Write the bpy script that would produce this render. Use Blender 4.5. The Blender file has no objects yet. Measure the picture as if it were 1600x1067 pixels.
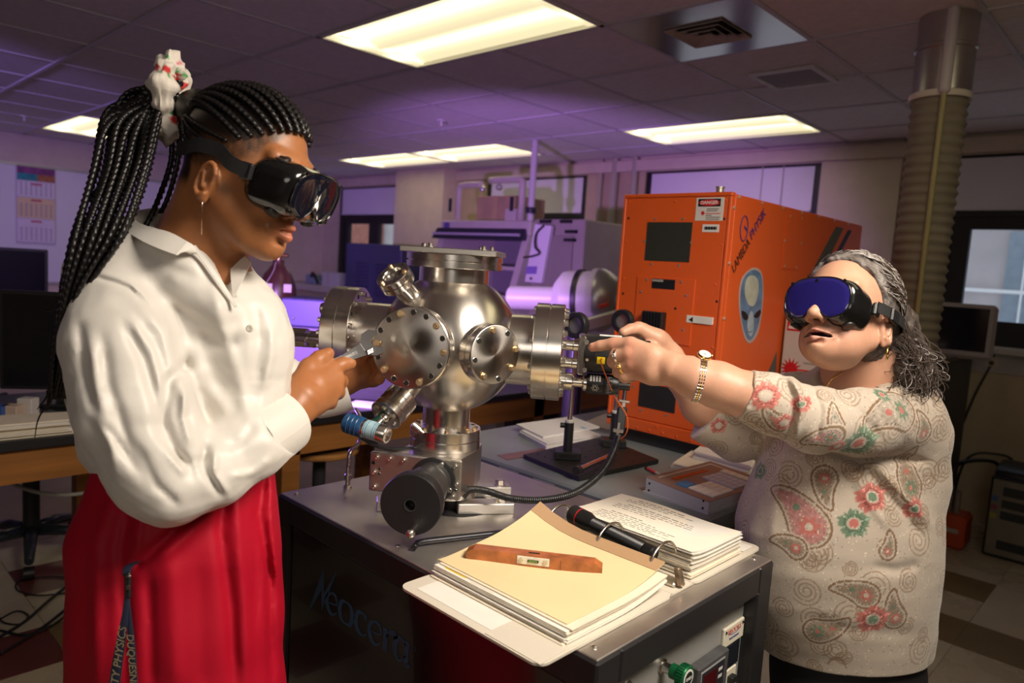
import bpy, bmesh, math, random
import numpy as np
from mathutils import Vector, Matrix

# ------------------------------------------------------------------ camera, world, lights
SC = bpy.context.scene
COL = SC.collection
FPX = 1118.89
CAM_H = 1.48
YAW, PITCH, ROLL = [math.radians(a) for a in (-43.549, 5.9365, 3.6737)]
def cam_axes():
    cy, sy, cp, sp = math.cos(YAW), math.sin(YAW), math.cos(PITCH), math.sin(PITCH)
    f = np.array([sy*cp, cy*cp, -sp]); r = np.array([cy, -sy, 0.0]); u = np.cross(r, f)
    cr, sr = math.cos(ROLL), math.sin(ROLL)
    return cr*r + sr*u, -sr*r + cr*u, f
CR, CU, CF = cam_axes()
CO = np.array([0, 0, CAM_H])
RH = np.array([math.cos(YAW), -math.sin(YAW), 0.0])      # level right of the view
FH = np.array([math.sin(YAW), math.cos(YAW), 0.0])       # level forward of the view
UP = np.array([0, 0, 1.0])
cd = bpy.data.cameras.new('camera'); cam = bpy.data.objects.new('camera', cd); COL.objects.link(cam)
cd.sensor_width = 36.0; cd.sensor_fit = 'HORIZONTAL'; cd.lens = FPX/1600*36
cd.clip_start = 0.02; cd.clip_end = 60
m = Matrix.Identity(4)
for i in range(3):
    m[i][0], m[i][1], m[i][2], m[i][3] = CR[i], CU[i], -CF[i], CO[i]
cam.matrix_world = m
cd.dof.use_dof = True; cd.dof.focus_distance = 1.45; cd.dof.aperture_fstop = 3.6
SC.camera = cam
SC.view_settings.view_transform = 'Standard'; SC.view_settings.look = 'None'
SC.view_settings.gamma = 1.0; SC.view_settings.use_curve_mapping = False
SC.view_settings.exposure = 0.0
w = bpy.data.worlds.new('world'); SC.world = w; w.use_nodes = True
w.node_tree.nodes['Background'].inputs[0].default_value = (0.60, 0.68, 0.80, 1)
w.node_tree.nodes['Background'].inputs[1].default_value = 0.9

def ray(px, py): return CF + (px-800)/FPX*CR - (py-533.5)/FPX*CU
def at(px, py, d): return CO + ray(px, py)*d                   # a point at a depth along the view
def atz(px, py, z): d = ray(px, py); return CO + d*(z-CAM_H)/d[2]
def atx(px, py, x): d = ray(px, py); return CO + d*(x/d[0])
def aty(px, py, y): d = ray(px, py); return CO + d*(y/d[1])
def V(*a): return np.array(a, float)
def nrm(v): v = np.asarray(v, float); return v/np.linalg.norm(v)

def lamp(name, kind, loc, energy, color, target=None, **kw):
    l = bpy.data.lights.new(name, kind); l.energy = energy; l.color = color
    for k, v in kw.items(): setattr(l, k, v)
    o = bpy.data.objects.new(name, l); COL.objects.link(o); o.location = loc
    if target is not None:
        d = Vector(np.asarray(target, float) - np.asarray(loc, float)); o.rotation_euler = d.to_track_quat('-Z', 'Y').to_euler()
    return o
# the photographer's lamps: a warm soft key from above the table's right side, violet gels behind
lamp('key_softbox', 'AREA', (0.20, 1.00, 2.38), 22.5, (1.0, 0.88, 0.74), (-1.0, 1.0, 1.15), shape='DISK', size=0.8, spread=math.radians(104))
lamp('added_fill', 'AREA', (0.9, -1.4, 2.2), 11, (1.0, 0.90, 0.80), (-1.6, 1.6, 1.2), shape='DISK', size=1.2)  # weak fill added behind the view to lift the dark parts, no real lamp
lamp('violet_gel_wall', 'SPOT', (-2.62, 1.08, 1.35), 300, (0.60, 0.28, 1.0), (-4.5, 5.5, 0.65), spot_size=math.radians(80), spot_blend=0.45, shadow_soft_size=0.06)
lamp('violet_gel_left', 'SPOT', (-3.4, -1.6, 2.25), 420, (0.45, 0.26, 1.0), (-9.0, 2.2, 1.5), spot_size=math.radians(62), spot_blend=0.5, shadow_soft_size=0.15)
lamp('violet_gel_rim', 'SPOT', (-2.35, 1.0, 1.15), 10, (0.40, 0.18, 1.0), (-0.75, 1.35, 1.2), spot_size=math.radians(64), spot_blend=0.6, shadow_soft_size=0.12)

# ------------------------------------------------------------------ materials
MATS = {}
def new_mat(name):
    m = bpy.data.materials.new(name); m.use_nodes = True
    return m, m.node_tree, m.node_tree.nodes['Principled BSDF']
def mat(name, col, rough=0.5, metal=0.0, bump=0.0, bscale=60.0, var=0.0, vscale=8.0, spec=0.5, coat=0.0, sheen=0.0, aniso=0.0, sss=0.0, stretch=None, emit=None, trans=0.0, alpha=1.0, rvar=0.0, ior=None):
    if name in MATS: return MATS[name]
    m, nt, b = new_mat(name); N, L = nt.nodes, nt.links
    c = (*col[:3], 1)
    b.inputs['Base Color'].default_value = c; b.inputs['Roughness'].default_value = rough; b.inputs['Metallic'].default_value = metal
    b.inputs['Specular IOR Level'].default_value = spec; b.inputs['Coat Weight'].default_value = coat; b.inputs['Sheen Weight'].default_value = sheen
    b.inputs['Anisotropic'].default_value = aniso; b.inputs['Transmission Weight'].default_value = trans; b.inputs['Alpha'].default_value = alpha
    if ior: b.inputs['IOR'].default_value = ior
    if sss: b.inputs['Subsurface Weight'].default_value = sss; b.inputs['Subsurface Radius'].default_value = (0.012, 0.005, 0.003); b.inputs['Subsurface Scale'].default_value = 0.6
    if emit: b.inputs['Emission Color'].default_value = (*emit[:3], 1); b.inputs['Emission Strength'].default_value = emit[3]
    if bump or var or rvar:
        tc = N.new('ShaderNodeTexCoord'); mp = N.new('ShaderNodeMapping'); L.new(tc.outputs['Object'], mp.inputs[0])
        if stretch: mp.inputs['Scale'].default_value = stretch
    if var or rvar:
        n = N.new('ShaderNodeTexNoise'); n.inputs['Scale'].default_value = vscale; n.inputs['Detail'].default_value = 5; L.new(mp.outputs[0], n.inputs['Vector'])
    if var:
        x = N.new('ShaderNodeMix'); x.data_type = 'RGBA'
        x.inputs['A'].default_value = (*[max(0, v*(1-var)) for v in col[:3]], 1); x.inputs['B'].default_value = (*[min(1, v*(1+var)) for v in col[:3]], 1)
        r = N.new('ShaderNodeMapRange'); r.inputs[1].default_value = 0.3; r.inputs[2].default_value = 0.7
        L.new(n.outputs[0], r.inputs[0]); L.new(r.outputs[0], x.inputs['Factor']); L.new(x.outputs['Result'], b.inputs['Base Color'])
    if rvar:
        r2 = N.new('ShaderNodeMapRange'); r2.inputs[1].default_value = 0.3; r2.inputs[2].default_value = 0.7; r2.inputs[3].default_value = rough-rvar; r2.inputs[4].default_value = rough+rvar
        L.new(n.outputs[0], r2.inputs[0]); L.new(r2.outputs[0], b.inputs['Roughness'])
    if bump:
        n2 = N.new('ShaderNodeTexNoise'); n2.inputs['Scale'].default_value = bscale; n2.inputs['Detail'].default_value = 3; L.new(mp.outputs[0], n2.inputs['Vector'])
        bp = N.new('ShaderNodeBump'); bp.inputs['Strength'].default_value = bump; bp.inputs['Distance'].default_value = 0.002
        L.new(n2.outputs[0], bp.inputs['Height']); L.new(bp.outputs[0], b.inputs['Normal'])
    MATS[name] = m; return m
def attr_mat(name, rough=0.6, bump=0.0, bscale=300, sheen=0.0, sss=0.0, spec=0.4, metal=0.0, coat=0.0):
    m, nt, b = new_mat(name); N, L = nt.nodes, nt.links
    a = N.new('ShaderNodeAttribute'); a.attribute_name = 'tint'; L.new(a.outputs['Color'], b.inputs['Base Color'])
    b.inputs['Roughness'].default_value = rough; b.inputs['Sheen Weight'].default_value = sheen; b.inputs['Specular IOR Level'].default_value = spec; b.inputs['Metallic'].default_value = metal; b.inputs['Coat Weight'].default_value = coat
    if sss: b.inputs['Subsurface Weight'].default_value = sss; b.inputs['Subsurface Radius'].default_value = (0.012, 0.005, 0.003); b.inputs['Subsurface Scale'].default_value = 0.5
    if bump:
        tc = N.new('ShaderNodeTexCoord'); n2 = N.new('ShaderNodeTexNoise'); n2.inputs['Scale'].default_value = bscale; n2.inputs['Detail'].default_value = 3; L.new(tc.outputs['Object'], n2.inputs['Vector'])
        bp = N.new('ShaderNodeBump'); bp.inputs['Strength'].default_value = bump; bp.inputs['Distance'].default_value = 0.001
        L.new(n2.outputs[0], bp.inputs['Height']); L.new(bp.outputs[0], b.inputs['Normal'])
    return m

# ------------------------------------------------------------------ objects
OFF = {}
def tag(o, label=None, cat=None, group=None, kind=None):
    if label: o['label'] = label
    if cat: o['category'] = cat
    if group: o['group'] = group
    if kind: o['kind'] = kind
    return o
def thing(name, loc, label, cat, group=None):
    o = bpy.data.objects.new(name, None); COL.objects.link(o); o.empty_display_size = 0.05
    o.location = [float(v) for v in loc]; OFF[o.name] = np.array(loc, float)
    return tag(o, label, cat, group)
def copy_tree(o, parent=None, delta=(0, 0, 0)):
    c = o.copy(); COL.objects.link(c); c.parent = parent
    OFF[c.name] = OFF[o.name] + np.array(delta, float)
    if parent is None: c.location = Vector(o.location) + Vector(delta)
    for ch in list(o.children): copy_tree(ch, c, delta)
    return c
def mesh_obj(name, verts, faces, material, parent=None, smooth=False, tint=None, mats=None, fmat=None):
    verts = np.asarray(verts, float).reshape(-1, 3)
    off = OFF[parent.name] if parent is not None else np.zeros(3)
    if parent is None:
        off = np.array([*(verts[:, :2].min(0)+verts[:, :2].max(0))/2, verts[:, 2].min()])
    me = bpy.data.meshes.new(name)
    me.from_pydata((verts-off).tolist(), [], faces if isinstance(faces, list) else faces.tolist())
    if smooth is True: me.shade_smooth()
    elif isinstance(smooth, (list, np.ndarray)): me.polygons.foreach_set('use_smooth', np.asarray(smooth, bool))
    for mm in (mats or [material]): me.materials.append(mm)
    if fmat is not None: me.polygons.foreach_set('material_index', np.asarray(fmat, np.int32))
    if tint is not None:
        a = me.color_attributes.new('tint', 'FLOAT_COLOR', 'POINT'); t = np.ones((len(verts), 4), np.float32); t[:, :3] = tint
        a.data.foreach_set('color', t.ravel())
    me.update()
    o = bpy.data.objects.new(name, me); COL.objects.link(o)
    if parent is not None: o.parent = parent
    else: o.location = off.tolist()
    OFF[o.name] = off
    return o

def frame(axis, ref=None):
    a = nrm(axis); ref = UP if ref is None else np.asarray(ref, float)
    if abs(np.dot(a, ref)) > 0.97: ref = V(1, 0, 0) if abs(a[0]) < 0.9 else V(0, 1, 0)
    u = nrm(np.cross(ref, a)); v = np.cross(a, u)
    return u, v, a      # u: sideways, v: "up", a: axis

class MB:
    def __init__(s): s.v = []; s.f = []; s.sm = []; s.n = 0; s.mi = []; s.cur = 0
    def add(s, verts, faces, smooth=False):
        b = s.n; verts = np.asarray(verts, float).reshape(-1, 3); s.v.append(verts); s.n += len(verts)
        for k, f in enumerate(faces):
            s.f.append([i+b for i in f]); s.sm.append(smooth if isinstance(smooth, bool) else smooth[k]); s.mi.append(s.cur)
        return s
    def hexa(s, P):   # 8 corners: bottom 4 ccw, top 4 ccw
        return s.add(P, [[3,2,1,0],[4,5,6,7],[0,1,5,4],[1,2,6,5],[2,3,7,6],[3,0,4,7]])
    def box(s, lo, hi, bev=0.0):
        lo = np.minimum(lo, hi).astype(float); hi2 = np.maximum(lo, hi).astype(float)
        return s.obox((lo+hi2)/2, (hi2-lo), bev=bev)
    def obox(s, c, size, ax=None, bev=0.0):
        X, Y, Z = ax if ax is not None else (V(1,0,0), V(0,1,0), V(0,0,1))
        c = np.asarray(c, float); hx, hy, hz = np.asarray(size, float)/2
        X, Y, Z = (np.asarray(q, float) for q in (X, Y, Z))
        if bev <= 0:
            P = [c+X*a*hx+Y*b*hy+Z*d*hz for d in (-1,1) for a, b in ((-1,-1),(1,-1),(1,1),(-1,1))]
            return s.hexa(P)
        e = min(bev, hx*.98, hy*.98, hz*.98)
        V_ = []; idx = {}
        for sx in (-1,1):
            for sy in (-1,1):
                for sz in (-1,1):
                    for k in range(3):
                        h = [hx-e, hy-e, hz-e]; h[k] += e
                        idx[(sx,sy,sz,k)] = len(V_); V_.append(c+X*sx*h[0]+Y*sy*h[1]+Z*sz*h[2])
        F = []
        for k in range(3):
            i, j = (k+1) % 3, (k+2) % 3
            for sk in (-1,1):
                q = []
                for a, b in ((-1,-1),(1,-1),(1,1),(-1,1)):
                    t = [0,0,0]; t[k] = sk; t[i] = a; t[j] = b; q.append(idx[(*t, k)])
                F.append(q if sk > 0 else q[::-1])
        for k in range(3):        # edges along axis k
            i, j = (k+1) % 3, (k+2) % 3
            for a in (-1,1):
                for b in (-1,1):
                    def g(sk, ax):
                        t = [0,0,0]; t[k] = sk; t[i] = a; t[j] = b; return idx[(*t, ax)]
                    q = [g(-1,i), g(1,i), g(1,j), g(-1,j)]
                    F.append(q if a*b < 0 else q[::-1])
        for sx in (-1,1):
            for sy in (-1,1):
                for sz in (-1,1):
                    q = [idx[(sx,sy,sz,k)] for k in range(3)]
                    F.append(q if sx*sy*sz > 0 else q[::-1])
        return s.add(V_, F)
    def cyl(s, p0, p1, r0, r1=None, n=24, cap=True, bev=0.0):
        r1 = r0 if r1 is None else r1
        L = np.linalg.norm(np.asarray(p1, float)-np.asarray(p0, float))
        if bev > 0: prof = [(r0-bev, 0), (r0, bev), (r1, L-bev), (r1-bev, L)]
        else: prof = [(r0, 0), (r1, L)]
        return s.lathe(p0, np.asarray(p1, float)-np.asarray(p0, float), prof, n, cap)
    def lathe(s, o, axis, prof, n=32, cap=True, ref=None, sharp=35, sx=1.0, sy=1.0):
        o = np.asarray(o, float); u, v, a = frame(axis, ref)
        # split profile where it bends hard so shading stays crisp
        P = [np.array(p, float) for p in prof]
        segs = []; cur = [P[0]]
        for i in range(1, len(P)):
            cur.append(P[i])
            if i < len(P)-1:
                d1 = P[i]-P[i-1]; d2 = P[i+1]-P[i]
                c = np.dot(d1, d2)/max(1e-12, np.linalg.norm(d1)*np.linalg.norm(d2))
                if c < math.cos(math.radians(sharp)): segs.append(cur); cur = [P[i]]
        segs.append(cur)
        t = np.arange(n)*2*math.pi/n; ct, st = np.cos(t)*sx, np.sin(t)*sy
        for sg in segs:
            vs = []; fs = []
            for r, h in sg: vs.append(o + a*h + r*(ct[:, None]*u + st[:, None]*v))
            for k in range(len(sg)-1):
                for i in range(n):
                    j = (i+1) % n; fs.append([k*n+i, k*n+j, (k+1)*n+j, (k+1)*n+i])
            s.add(np.concatenate(vs), fs, True)
        if cap:
            for (r, h), flip in ((P[0], True), (P[-1], False)):
                if r > 1e-6:
                    ring = o + a*h + r*(ct[:, None]*u + st[:, None]*v); q = list(range(n)); s.add(ring, [q[::-1] if flip else q])
        return s
    def tube(s, path, r, n=10, cap=True, closed=False, flat=None, ref=None, twist=None):
        P = np.asarray(path, float); m = len(P); R = np.broadcast_to(np.asarray(r, float), (m,))
        T = np.gradient(P, axis=0) if not closed else (np.roll(P, -1, 0)-np.roll(P, 1, 0))
        T /= np.linalg.norm(T, axis=1)[:, None]+1e-12
        u, v, _ = frame(T[0], ref); vs = []
        t = np.arange(n)*2*math.pi/n + (math.pi/n if flat else 0)
        for i in range(m):
            if ref is not None:
                u, v, _ = frame(T[i], ref)
            else:
                u = nrm(u - T[i]*np.dot(u, T[i])); v = np.cross(T[i], u)
            a, b = (1, 1) if flat is None else flat
            tt = t + (twist[i] if twist is not None else 0)
            vs.append(P[i] + R[i]*(np.cos(tt)[:, None]*u*a + np.sin(tt)[:, None]*v*b))
        fs = []
        for k in range(m if closed else m-1):
            k2 = (k+1) % m
            for i in range(n):
                j = (i+1) % n; fs.append([k*n+i, k*n+j, k2*n+j, k2*n+i])
        sm = [True]*len(fs)
        if cap and not closed:
            fs.append(list(range(n))[::-1]); fs.append([(m-1)*n+i for i in range(n)]); sm += [False, False]
        return s.add(np.concatenate(vs), fs, sm)
    def sph(s, c, r, n=16, sc=(1,1,1), ax=None):
        m = max(6, n//2); X, Y, Z = ax if ax is not None else (V(1,0,0), V(0,1,0), V(0,0,1)); vs = []
        for i in range(1, m):
            th = math.pi*i/m
            for j in range(n):
                ph = 2*math.pi*j/n; vs.append(np.asarray(c)+r*(np.asarray(X)*sc[0]*math.sin(th)*math.cos(ph)+np.asarray(Y)*sc[1]*math.sin(th)*math.sin(ph)+np.asarray(Z)*sc[2]*math.cos(th)))
        top = len(vs); vs.append(np.asarray(c)+np.asarray(Z)*r*sc[2]); bot = len(vs); vs.append(np.asarray(c)-np.asarray(Z)*r*sc[2]); fs = []
        for i in range(m-2):
            for j in range(n):
                k = (j+1) % n; fs.append([i*n+j, (i+1)*n+j, (i+1)*n+k, i*n+k])
        for j in range(n):
            k = (j+1) % n; fs.append([top, j, k]); fs.append([bot, (m-2)*n+k, (m-2)*n+j])
        return s.add(vs, fs, True)
    def prism(s, poly, d):           # polygon (3D, planar, ccw seen from +d side) swept by d
        P = np.asarray(poly, float); n = len(P); d = np.asarray(d, float)
        fs = [list(range(n))[::-1], [n+i for i in range(n)]] + [[i, (i+1) % n, n+(i+1) % n, n+i] for i in range(n)]
        return s.add(np.concatenate([P, P+d]), fs)
    def quad(s, a, b, c, d): return s.add([a, b, c, d], [[0,1,2,3]])
    def grid(s, G, smooth=True, thick=None):
        G = np.asarray(G, float); a, b = G.shape[:2]; fs = []
        for i in range(a-1):
            for j in range(b-1): fs.append([i*b+j, (i+1)*b+j, (i+1)*b+j+1, i*b+j+1])
        if thick is None: return s.add(G.reshape(-1, 3), fs, smooth)
        s.add(G.reshape(-1, 3), fs, smooth)
        H = G + np.asarray(thick, float); s.add(H.reshape(-1, 3), [f[::-1] for f in fs], smooth)
        ed = [(0, j) for j in range(b)] + [(i, b-1) for i in range(1, a)] + [(a-1, j) for j in range(b-2, -1, -1)] + [(i, 0) for i in range(a-2, 0, -1)]
        E1 = np.array([G[e] for e in ed]); E2 = np.array([H[e] for e in ed]); n = len(ed)
        return s.add(np.concatenate([E1, E2]), [[i, n+i, n+(i+1) % n, (i+1) % n] for i in range(n)], False)
    def build(s, name, material, parent=None, tint=None, mats=None):
        return mesh_obj(name, np.concatenate(s.v), s.f, material, parent, s.sm, tint, mats, s.mi if mats else None)

def spline(pts, n=40, closed=False):
    P = np.asarray(pts, float); m = len(P); out = []
    seg = m if closed else m-1
    for i in range(seg):
        p1, p2 = P[i], P[(i+1) % m]
        p0 = P[i-1] if (i > 0 or closed) else 2*p1-p2
        p3 = P[(i+2) % m] if (i+2 < m or closed) else 2*p2-p1
        k = max(2, n//seg)
        for t in np.arange(k)/k:
            out.append(0.5*((2*p1)+(-p0+p2)*t+(2*p0-5*p1+4*p2-p3)*t*t+(-p0+3*p1-3*p2+p3)*t**3))
    if not closed: out.append(P[-1])
    return np.array(out)

def text_mesh(s, size, o, X, Y, material, name, parent, align='CENTER', depth=0.0004, shear=0.0, width=1.0, bold=0.0, fit=None):
    cu = bpy.data.curves.new('txt', 'FONT'); cu.body = s; cu.size = size; cu.align_x = align; cu.align_y = 'CENTER'; cu.extrude = depth/2; cu.resolution_u = 3; cu.shear = shear; cu.offset = bold
    ob = bpy.data.objects.new('txt', cu); COL.objects.link(ob)
    dg = bpy.context.evaluated_depsgraph_get(); dg.update()
    me = bpy.data.meshes.new_from_object(ob.evaluated_get(dg))
    v = np.zeros(len(me.vertices)*3); me.vertices.foreach_get('co', v); v = v.reshape(-1, 3)
    if fit: width = fit/(v[:, 0].max()-v[:, 0].min())
    X, Y = np.asarray(X, float), np.asarray(Y, float); Z = np.cross(X, Y); o = np.asarray(o, float)
    W = o + v[:, :1]*width*X + v[:, 1:2]*Y + (v[:, 2:3]+depth/2)*Z
    F = [list(p.vertices) for p in me.polygons]
    bpy.data.objects.remove(ob); bpy.data.curves.remove(cu); bpy.data.meshes.remove(me)
    return mesh_obj(name, W, F, material, parent)

# ------------------------------------------------------------------ signed-distance modelling for bodies and cloth (view-aligned metres)
def C3(px, py, d): return V((px-800)/FPX*d, -(py-533.5)/FPX*d, d)
def c2w(P): P = np.asarray(P, float); return CO + P[..., :1]*CR + P[..., 1:2]*CU + P[..., 2:3]*CF
def w2c(P): Q = np.asarray(P, float)-CO; return np.stack([Q@CR, Q@CU, Q@CF], -1)
class Field:
    def __init__(s, lo, hi, h):
        s.lo = np.asarray(lo, float); s.h = h; s.n = np.ceil((np.asarray(hi, float)-s.lo)/h).astype(int)+1
        s.f = np.full(s.n, 0.06, np.float32)
    def sub(s, lo, hi):
        a = np.clip(np.floor((lo-s.lo)/s.h).astype(int), 0, s.n); b = np.clip(np.ceil((hi-s.lo)/s.h).astype(int)+1, 0, s.n)
        if np.any(b <= a): return None
        ax = [(s.lo[i]+s.h*np.arange(a[i], b[i])).astype(np.float32) for i in range(3)]
        return tuple(slice(a[i], b[i]) for i in range(3)), ax[0][:, None, None], ax[1][None, :, None], ax[2][None, None, :]
    def comb(s, sl, d, k, op):
        f = s.f[sl]
        if op == '+':
            if k > 0: h = np.clip(0.5+0.5*(f-d)/k, 0, 1); s.f[sl] = f*(1-h)+d*h-k*h*(1-h)
            else: s.f[sl] = np.minimum(f, d)
        elif op == '-':
            if k > 0: h = np.clip(0.5-0.5*(f+d)/k, 0, 1); s.f[sl] = f*(1-h)-d*h+k*h*(1-h)
            else: s.f[sl] = np.maximum(f, -d)
        elif op == '&': s.f[sl] = np.maximum(f, d)
    def cap(s, a, b, ra, rb=None, k=0.01, op='+', e=None, es=1.0):
        a = np.asarray(a, float); b = np.asarray(b, float); rb = ra if rb is None else rb
        R = max(ra, rb)*max(1.0, es)+max(k, 3*s.h); g = s.sub(np.minimum(a, b)-R, np.maximum(a, b)+R)
        if g is None: return s
        sl, X, Y, Z = g; ba = b-a; L = max(1e-9, ba@ba)
        h = np.clip(((X-a[0])*ba[0]+(Y-a[1])*ba[1]+(Z-a[2])*ba[2])/L, 0, 1)
        vx, vy, vz = X-a[0]-h*ba[0], Y-a[1]-h*ba[1], Z-a[2]-h*ba[2]
        if e is not None:
            t = (vx*e[0]+vy*e[1]+vz*e[2])*(1-1/es); vx = vx-t*e[0]; vy = vy-t*e[1]; vz = vz-t*e[2]
        s.comb(sl, (np.sqrt(vx*vx+vy*vy+vz*vz)-(ra+(rb-ra)*h)).astype(np.float32), k, op); return s
    def chain(s, pts, rs, k=0.01, op='+', e=None, es=1.0):
        for i in range(len(pts)-1): s.cap(pts[i], pts[i+1], rs[i], rs[i+1], k, op, e, es)
        return s
    def ell(s, c, r, ax=None, k=0.01, op='+'):
        c = np.asarray(c, float); r = np.asarray(r, float)
        R = r.max()+max(k, 3*s.h); g = s.sub(c-R, c+R)
        if g is None: return s
        sl, X, Y, Z = g; A = np.eye(3) if ax is None else np.asarray(ax, float)
        q = [(X-c[0])*A[i][0]+(Y-c[1])*A[i][1]+(Z-c[2])*A[i][2] for i in range(3)]
        k0 = np.sqrt(sum((q[i]/r[i])**2 for i in range(3))); k1 = np.sqrt(sum((q[i]/r[i]**2)**2 for i in range(3)))+1e-9
        s.comb(sl, (k0*(k0-1)/k1).astype(np.float32), k, op); return s
    def plane(s, p, n, op='-', k=0.0):       # removes the half space on the +n side
        n = nrm(n); g = s.sub(s.lo, s.lo+s.h*s.n); sl, X, Y, Z = g
        d = -((X-p[0])*n[0]+(Y-p[1])*n[1]+(Z-p[2])*n[2]); s.comb(sl, d.astype(np.float32), k, op); return s
    def fold(s, poly, wpx, amp, dmax=None, side=0.0):     # a crease or ridge of cloth running along a line (px, py) seen square-on
        P = np.asarray(poly, float); d0 = dmax[1] if dmax else 1.3
        g = s.sub(s.lo, s.lo+s.h*s.n); sl, X, Y, Z = g
        xs, ys = (P[:, 0]-800)/FPX, -(P[:, 1]-533.5)/FPX; wd = wpx/FPX
        sub = s.sub(np.array([min((xs-3*wd).min()*1.7, (xs-3*wd).min()*0.8), min((ys-3*wd).min()*1.7, (ys-3*wd).min()*0.8), s.lo[2]]),
                    np.array([max((xs+3*wd).max()*1.7, (xs+3*wd).max()*0.8), max((ys+3*wd).max()*1.7, (ys+3*wd).max()*0.8), s.lo[2]+s.h*s.n[2]]))
        if sub is None: return s
        sl, X, Y, Z = sub; fs = s.f[sl]; I = np.nonzero(np.abs(fs) < 0.035)      # only near the surface
        if len(I[0]) == 0: return s
        Zf = Z[0, 0][I[2]]; U = X[:, 0, 0][I[0]]/Zf; W = Y[0, :, 0][I[1]]/Zf; best = np.full(len(U), 9.0); tt = np.zeros(len(U)); m = len(P)-1
        for i in range(m):
            ax, ay, bx, by = xs[i], ys[i], xs[i+1]-xs[i], ys[i+1]-ys[i]
            h = np.clip(((U-ax)*bx+(W-ay)*by)/(bx*bx+by*by), 0, 1)
            dd = np.hypot(U-ax-h*bx, W-ay-h*by); q = dd < best; tt = np.where(q, (i+h)/m, tt); best = np.where(q, dd, best)
        a = amp*np.exp(-(best/wd)**2)*np.clip(np.minimum(tt, 1-tt)*5+0.15, 0, 1)
        if dmax: a = a*np.clip((dmax[1]-Zf)/0.02, 0, 1)*np.clip((Zf-dmax[0])/0.02, 0, 1)
        fs[I] -= a.astype(np.float32); return s
    def noise(s, amp, scale, seed=0, aniso=(1,1,1), octaves=2):
        rng = np.random.RandomState(seed); g = s.sub(s.lo, s.lo+s.h*s.n); sl, X, Y, Z = g; acc = 0
        for o in range(octaves*4):
            kv = rng.normal(size=3)*np.array(aniso)*scale*(1.8**(o//4)); ph = rng.rand()*6.28
            acc = acc + np.sin(X*kv[0]+Y*kv[1]+Z*kv[2]+ph)/(1.8**(o//4))
        s.f[sl] -= (amp*acc/4).astype(np.float32); return s
    def mesh(s, smooth=1):
        f = s.f; I = f < 0; n = s.n
        c = np.zeros(n-1, np.int8)
        for dx in (0,1):
            for dy in (0,1):
                for dz in (0,1): c += I[dx:n[0]-1+dx, dy:n[1]-1+dy, dz:n[2]-1+dz]
        act = np.argwhere((c > 0) & (c < 8)); idx = np.full(n-1, -1, np.int32); idx[tuple(act.T)] = np.arange(len(act))
        cor = np.array([[i>>2 & 1, i>>1 & 1, i & 1] for i in range(8)])
        val = np.stack([f[tuple((act+k).T)] for k in cor], 1)
        acc = np.zeros((len(act), 3)); cnt = np.zeros(len(act))
        for a in range(8):
            for b in range(a+1, 8):
                if np.abs(cor[a]-cor[b]).sum() != 1: continue
                m = (val[:, a] < 0) != (val[:, b] < 0); t = val[m, a]/(val[m, a]-val[m, b])
                acc[m] += cor[a]+t[:, None]*(cor[b]-cor[a]); cnt[m] += 1
        P = s.lo + s.h*(act+acc/cnt[:, None]); F = []
        for ax in range(3):
            o1, o2 = [(1,2),(2,0),(0,1)][ax]
            sl0 = [slice(1, n[i]-1) for i in range(3)]; sl0[ax] = slice(0, n[ax]-1); sl1 = list(sl0); sl1[ax] = slice(1, n[ax])
            A, B = I[tuple(sl0)], I[tuple(sl1)]; e = np.argwhere(A != B)
            st = np.array([1,1,1]); st[ax] = 0; e0 = e+st; ins = A[tuple(e.T)]
            d1 = np.zeros(3, int); d1[o1] = 1; d2 = np.zeros(3, int); d2[o2] = 1
            q = np.stack([idx[tuple((e0-d1-d2).T)], idx[tuple((e0-d2).T)], idx[tuple(e0.T)], idx[tuple((e0-d1).T)]], 1)
            q[~ins] = q[~ins][:, ::-1]; F.append(q)
        F = np.concatenate(F); F = F[(F >= 0).all(1)]
        for _ in range(smooth):
            A = np.concatenate([F[:, i] for i in (0, 1, 2, 3, 1, 2, 3, 0)]); B = np.concatenate([F[:, i] for i in (1, 2, 3, 0, 0, 1, 2, 3)])
            k = np.bincount(A, minlength=len(P)); S = np.stack([np.bincount(A, P[B, c], len(P)) for c in range(3)], 1)
            P = P*0.5+0.5*S/np.maximum(k, 1)[:, None]
        return P, F
    def normals(s, P):
        q = (P-s.lo)/s.h; i = np.clip(np.round(q).astype(int), 1, s.n-2); g = np.stack([s.f[tuple((i+np.eye(3, dtype=int)[a]).T)]-s.f[tuple((i-np.eye(3, dtype=int)[a]).T)] for a in range(3)], 1)
        return g/(np.linalg.norm(g, axis=1)[:, None]+1e-9)
def largest(P, F):           # keep the biggest connected piece, drop specks
    lab = np.arange(len(P), dtype=np.int64)
    for it in range(400):
        old = lab.copy(); a, b = (0, 1), (1, 2)
        for i, j in ((0, 1), (1, 2), (2, 3), (3, 0), (0, 2)):
            m = np.minimum(lab[F[:, i]], lab[F[:, j]]); lab[F[:, i]] = m; lab[F[:, j]] = np.minimum(lab[F[:, j]], m)
        for _ in range(3): lab = lab[lab]
        if it % 4 == 3 and (lab == old).all(): break
    u, c = np.unique(lab, return_counts=True); k = lab == u[c.argmax()]
    if k.sum() < .8*len(P): return P, F
    idx = np.cumsum(k)-1; return P[k], idx[F[k[F].all(1)]]
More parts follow.
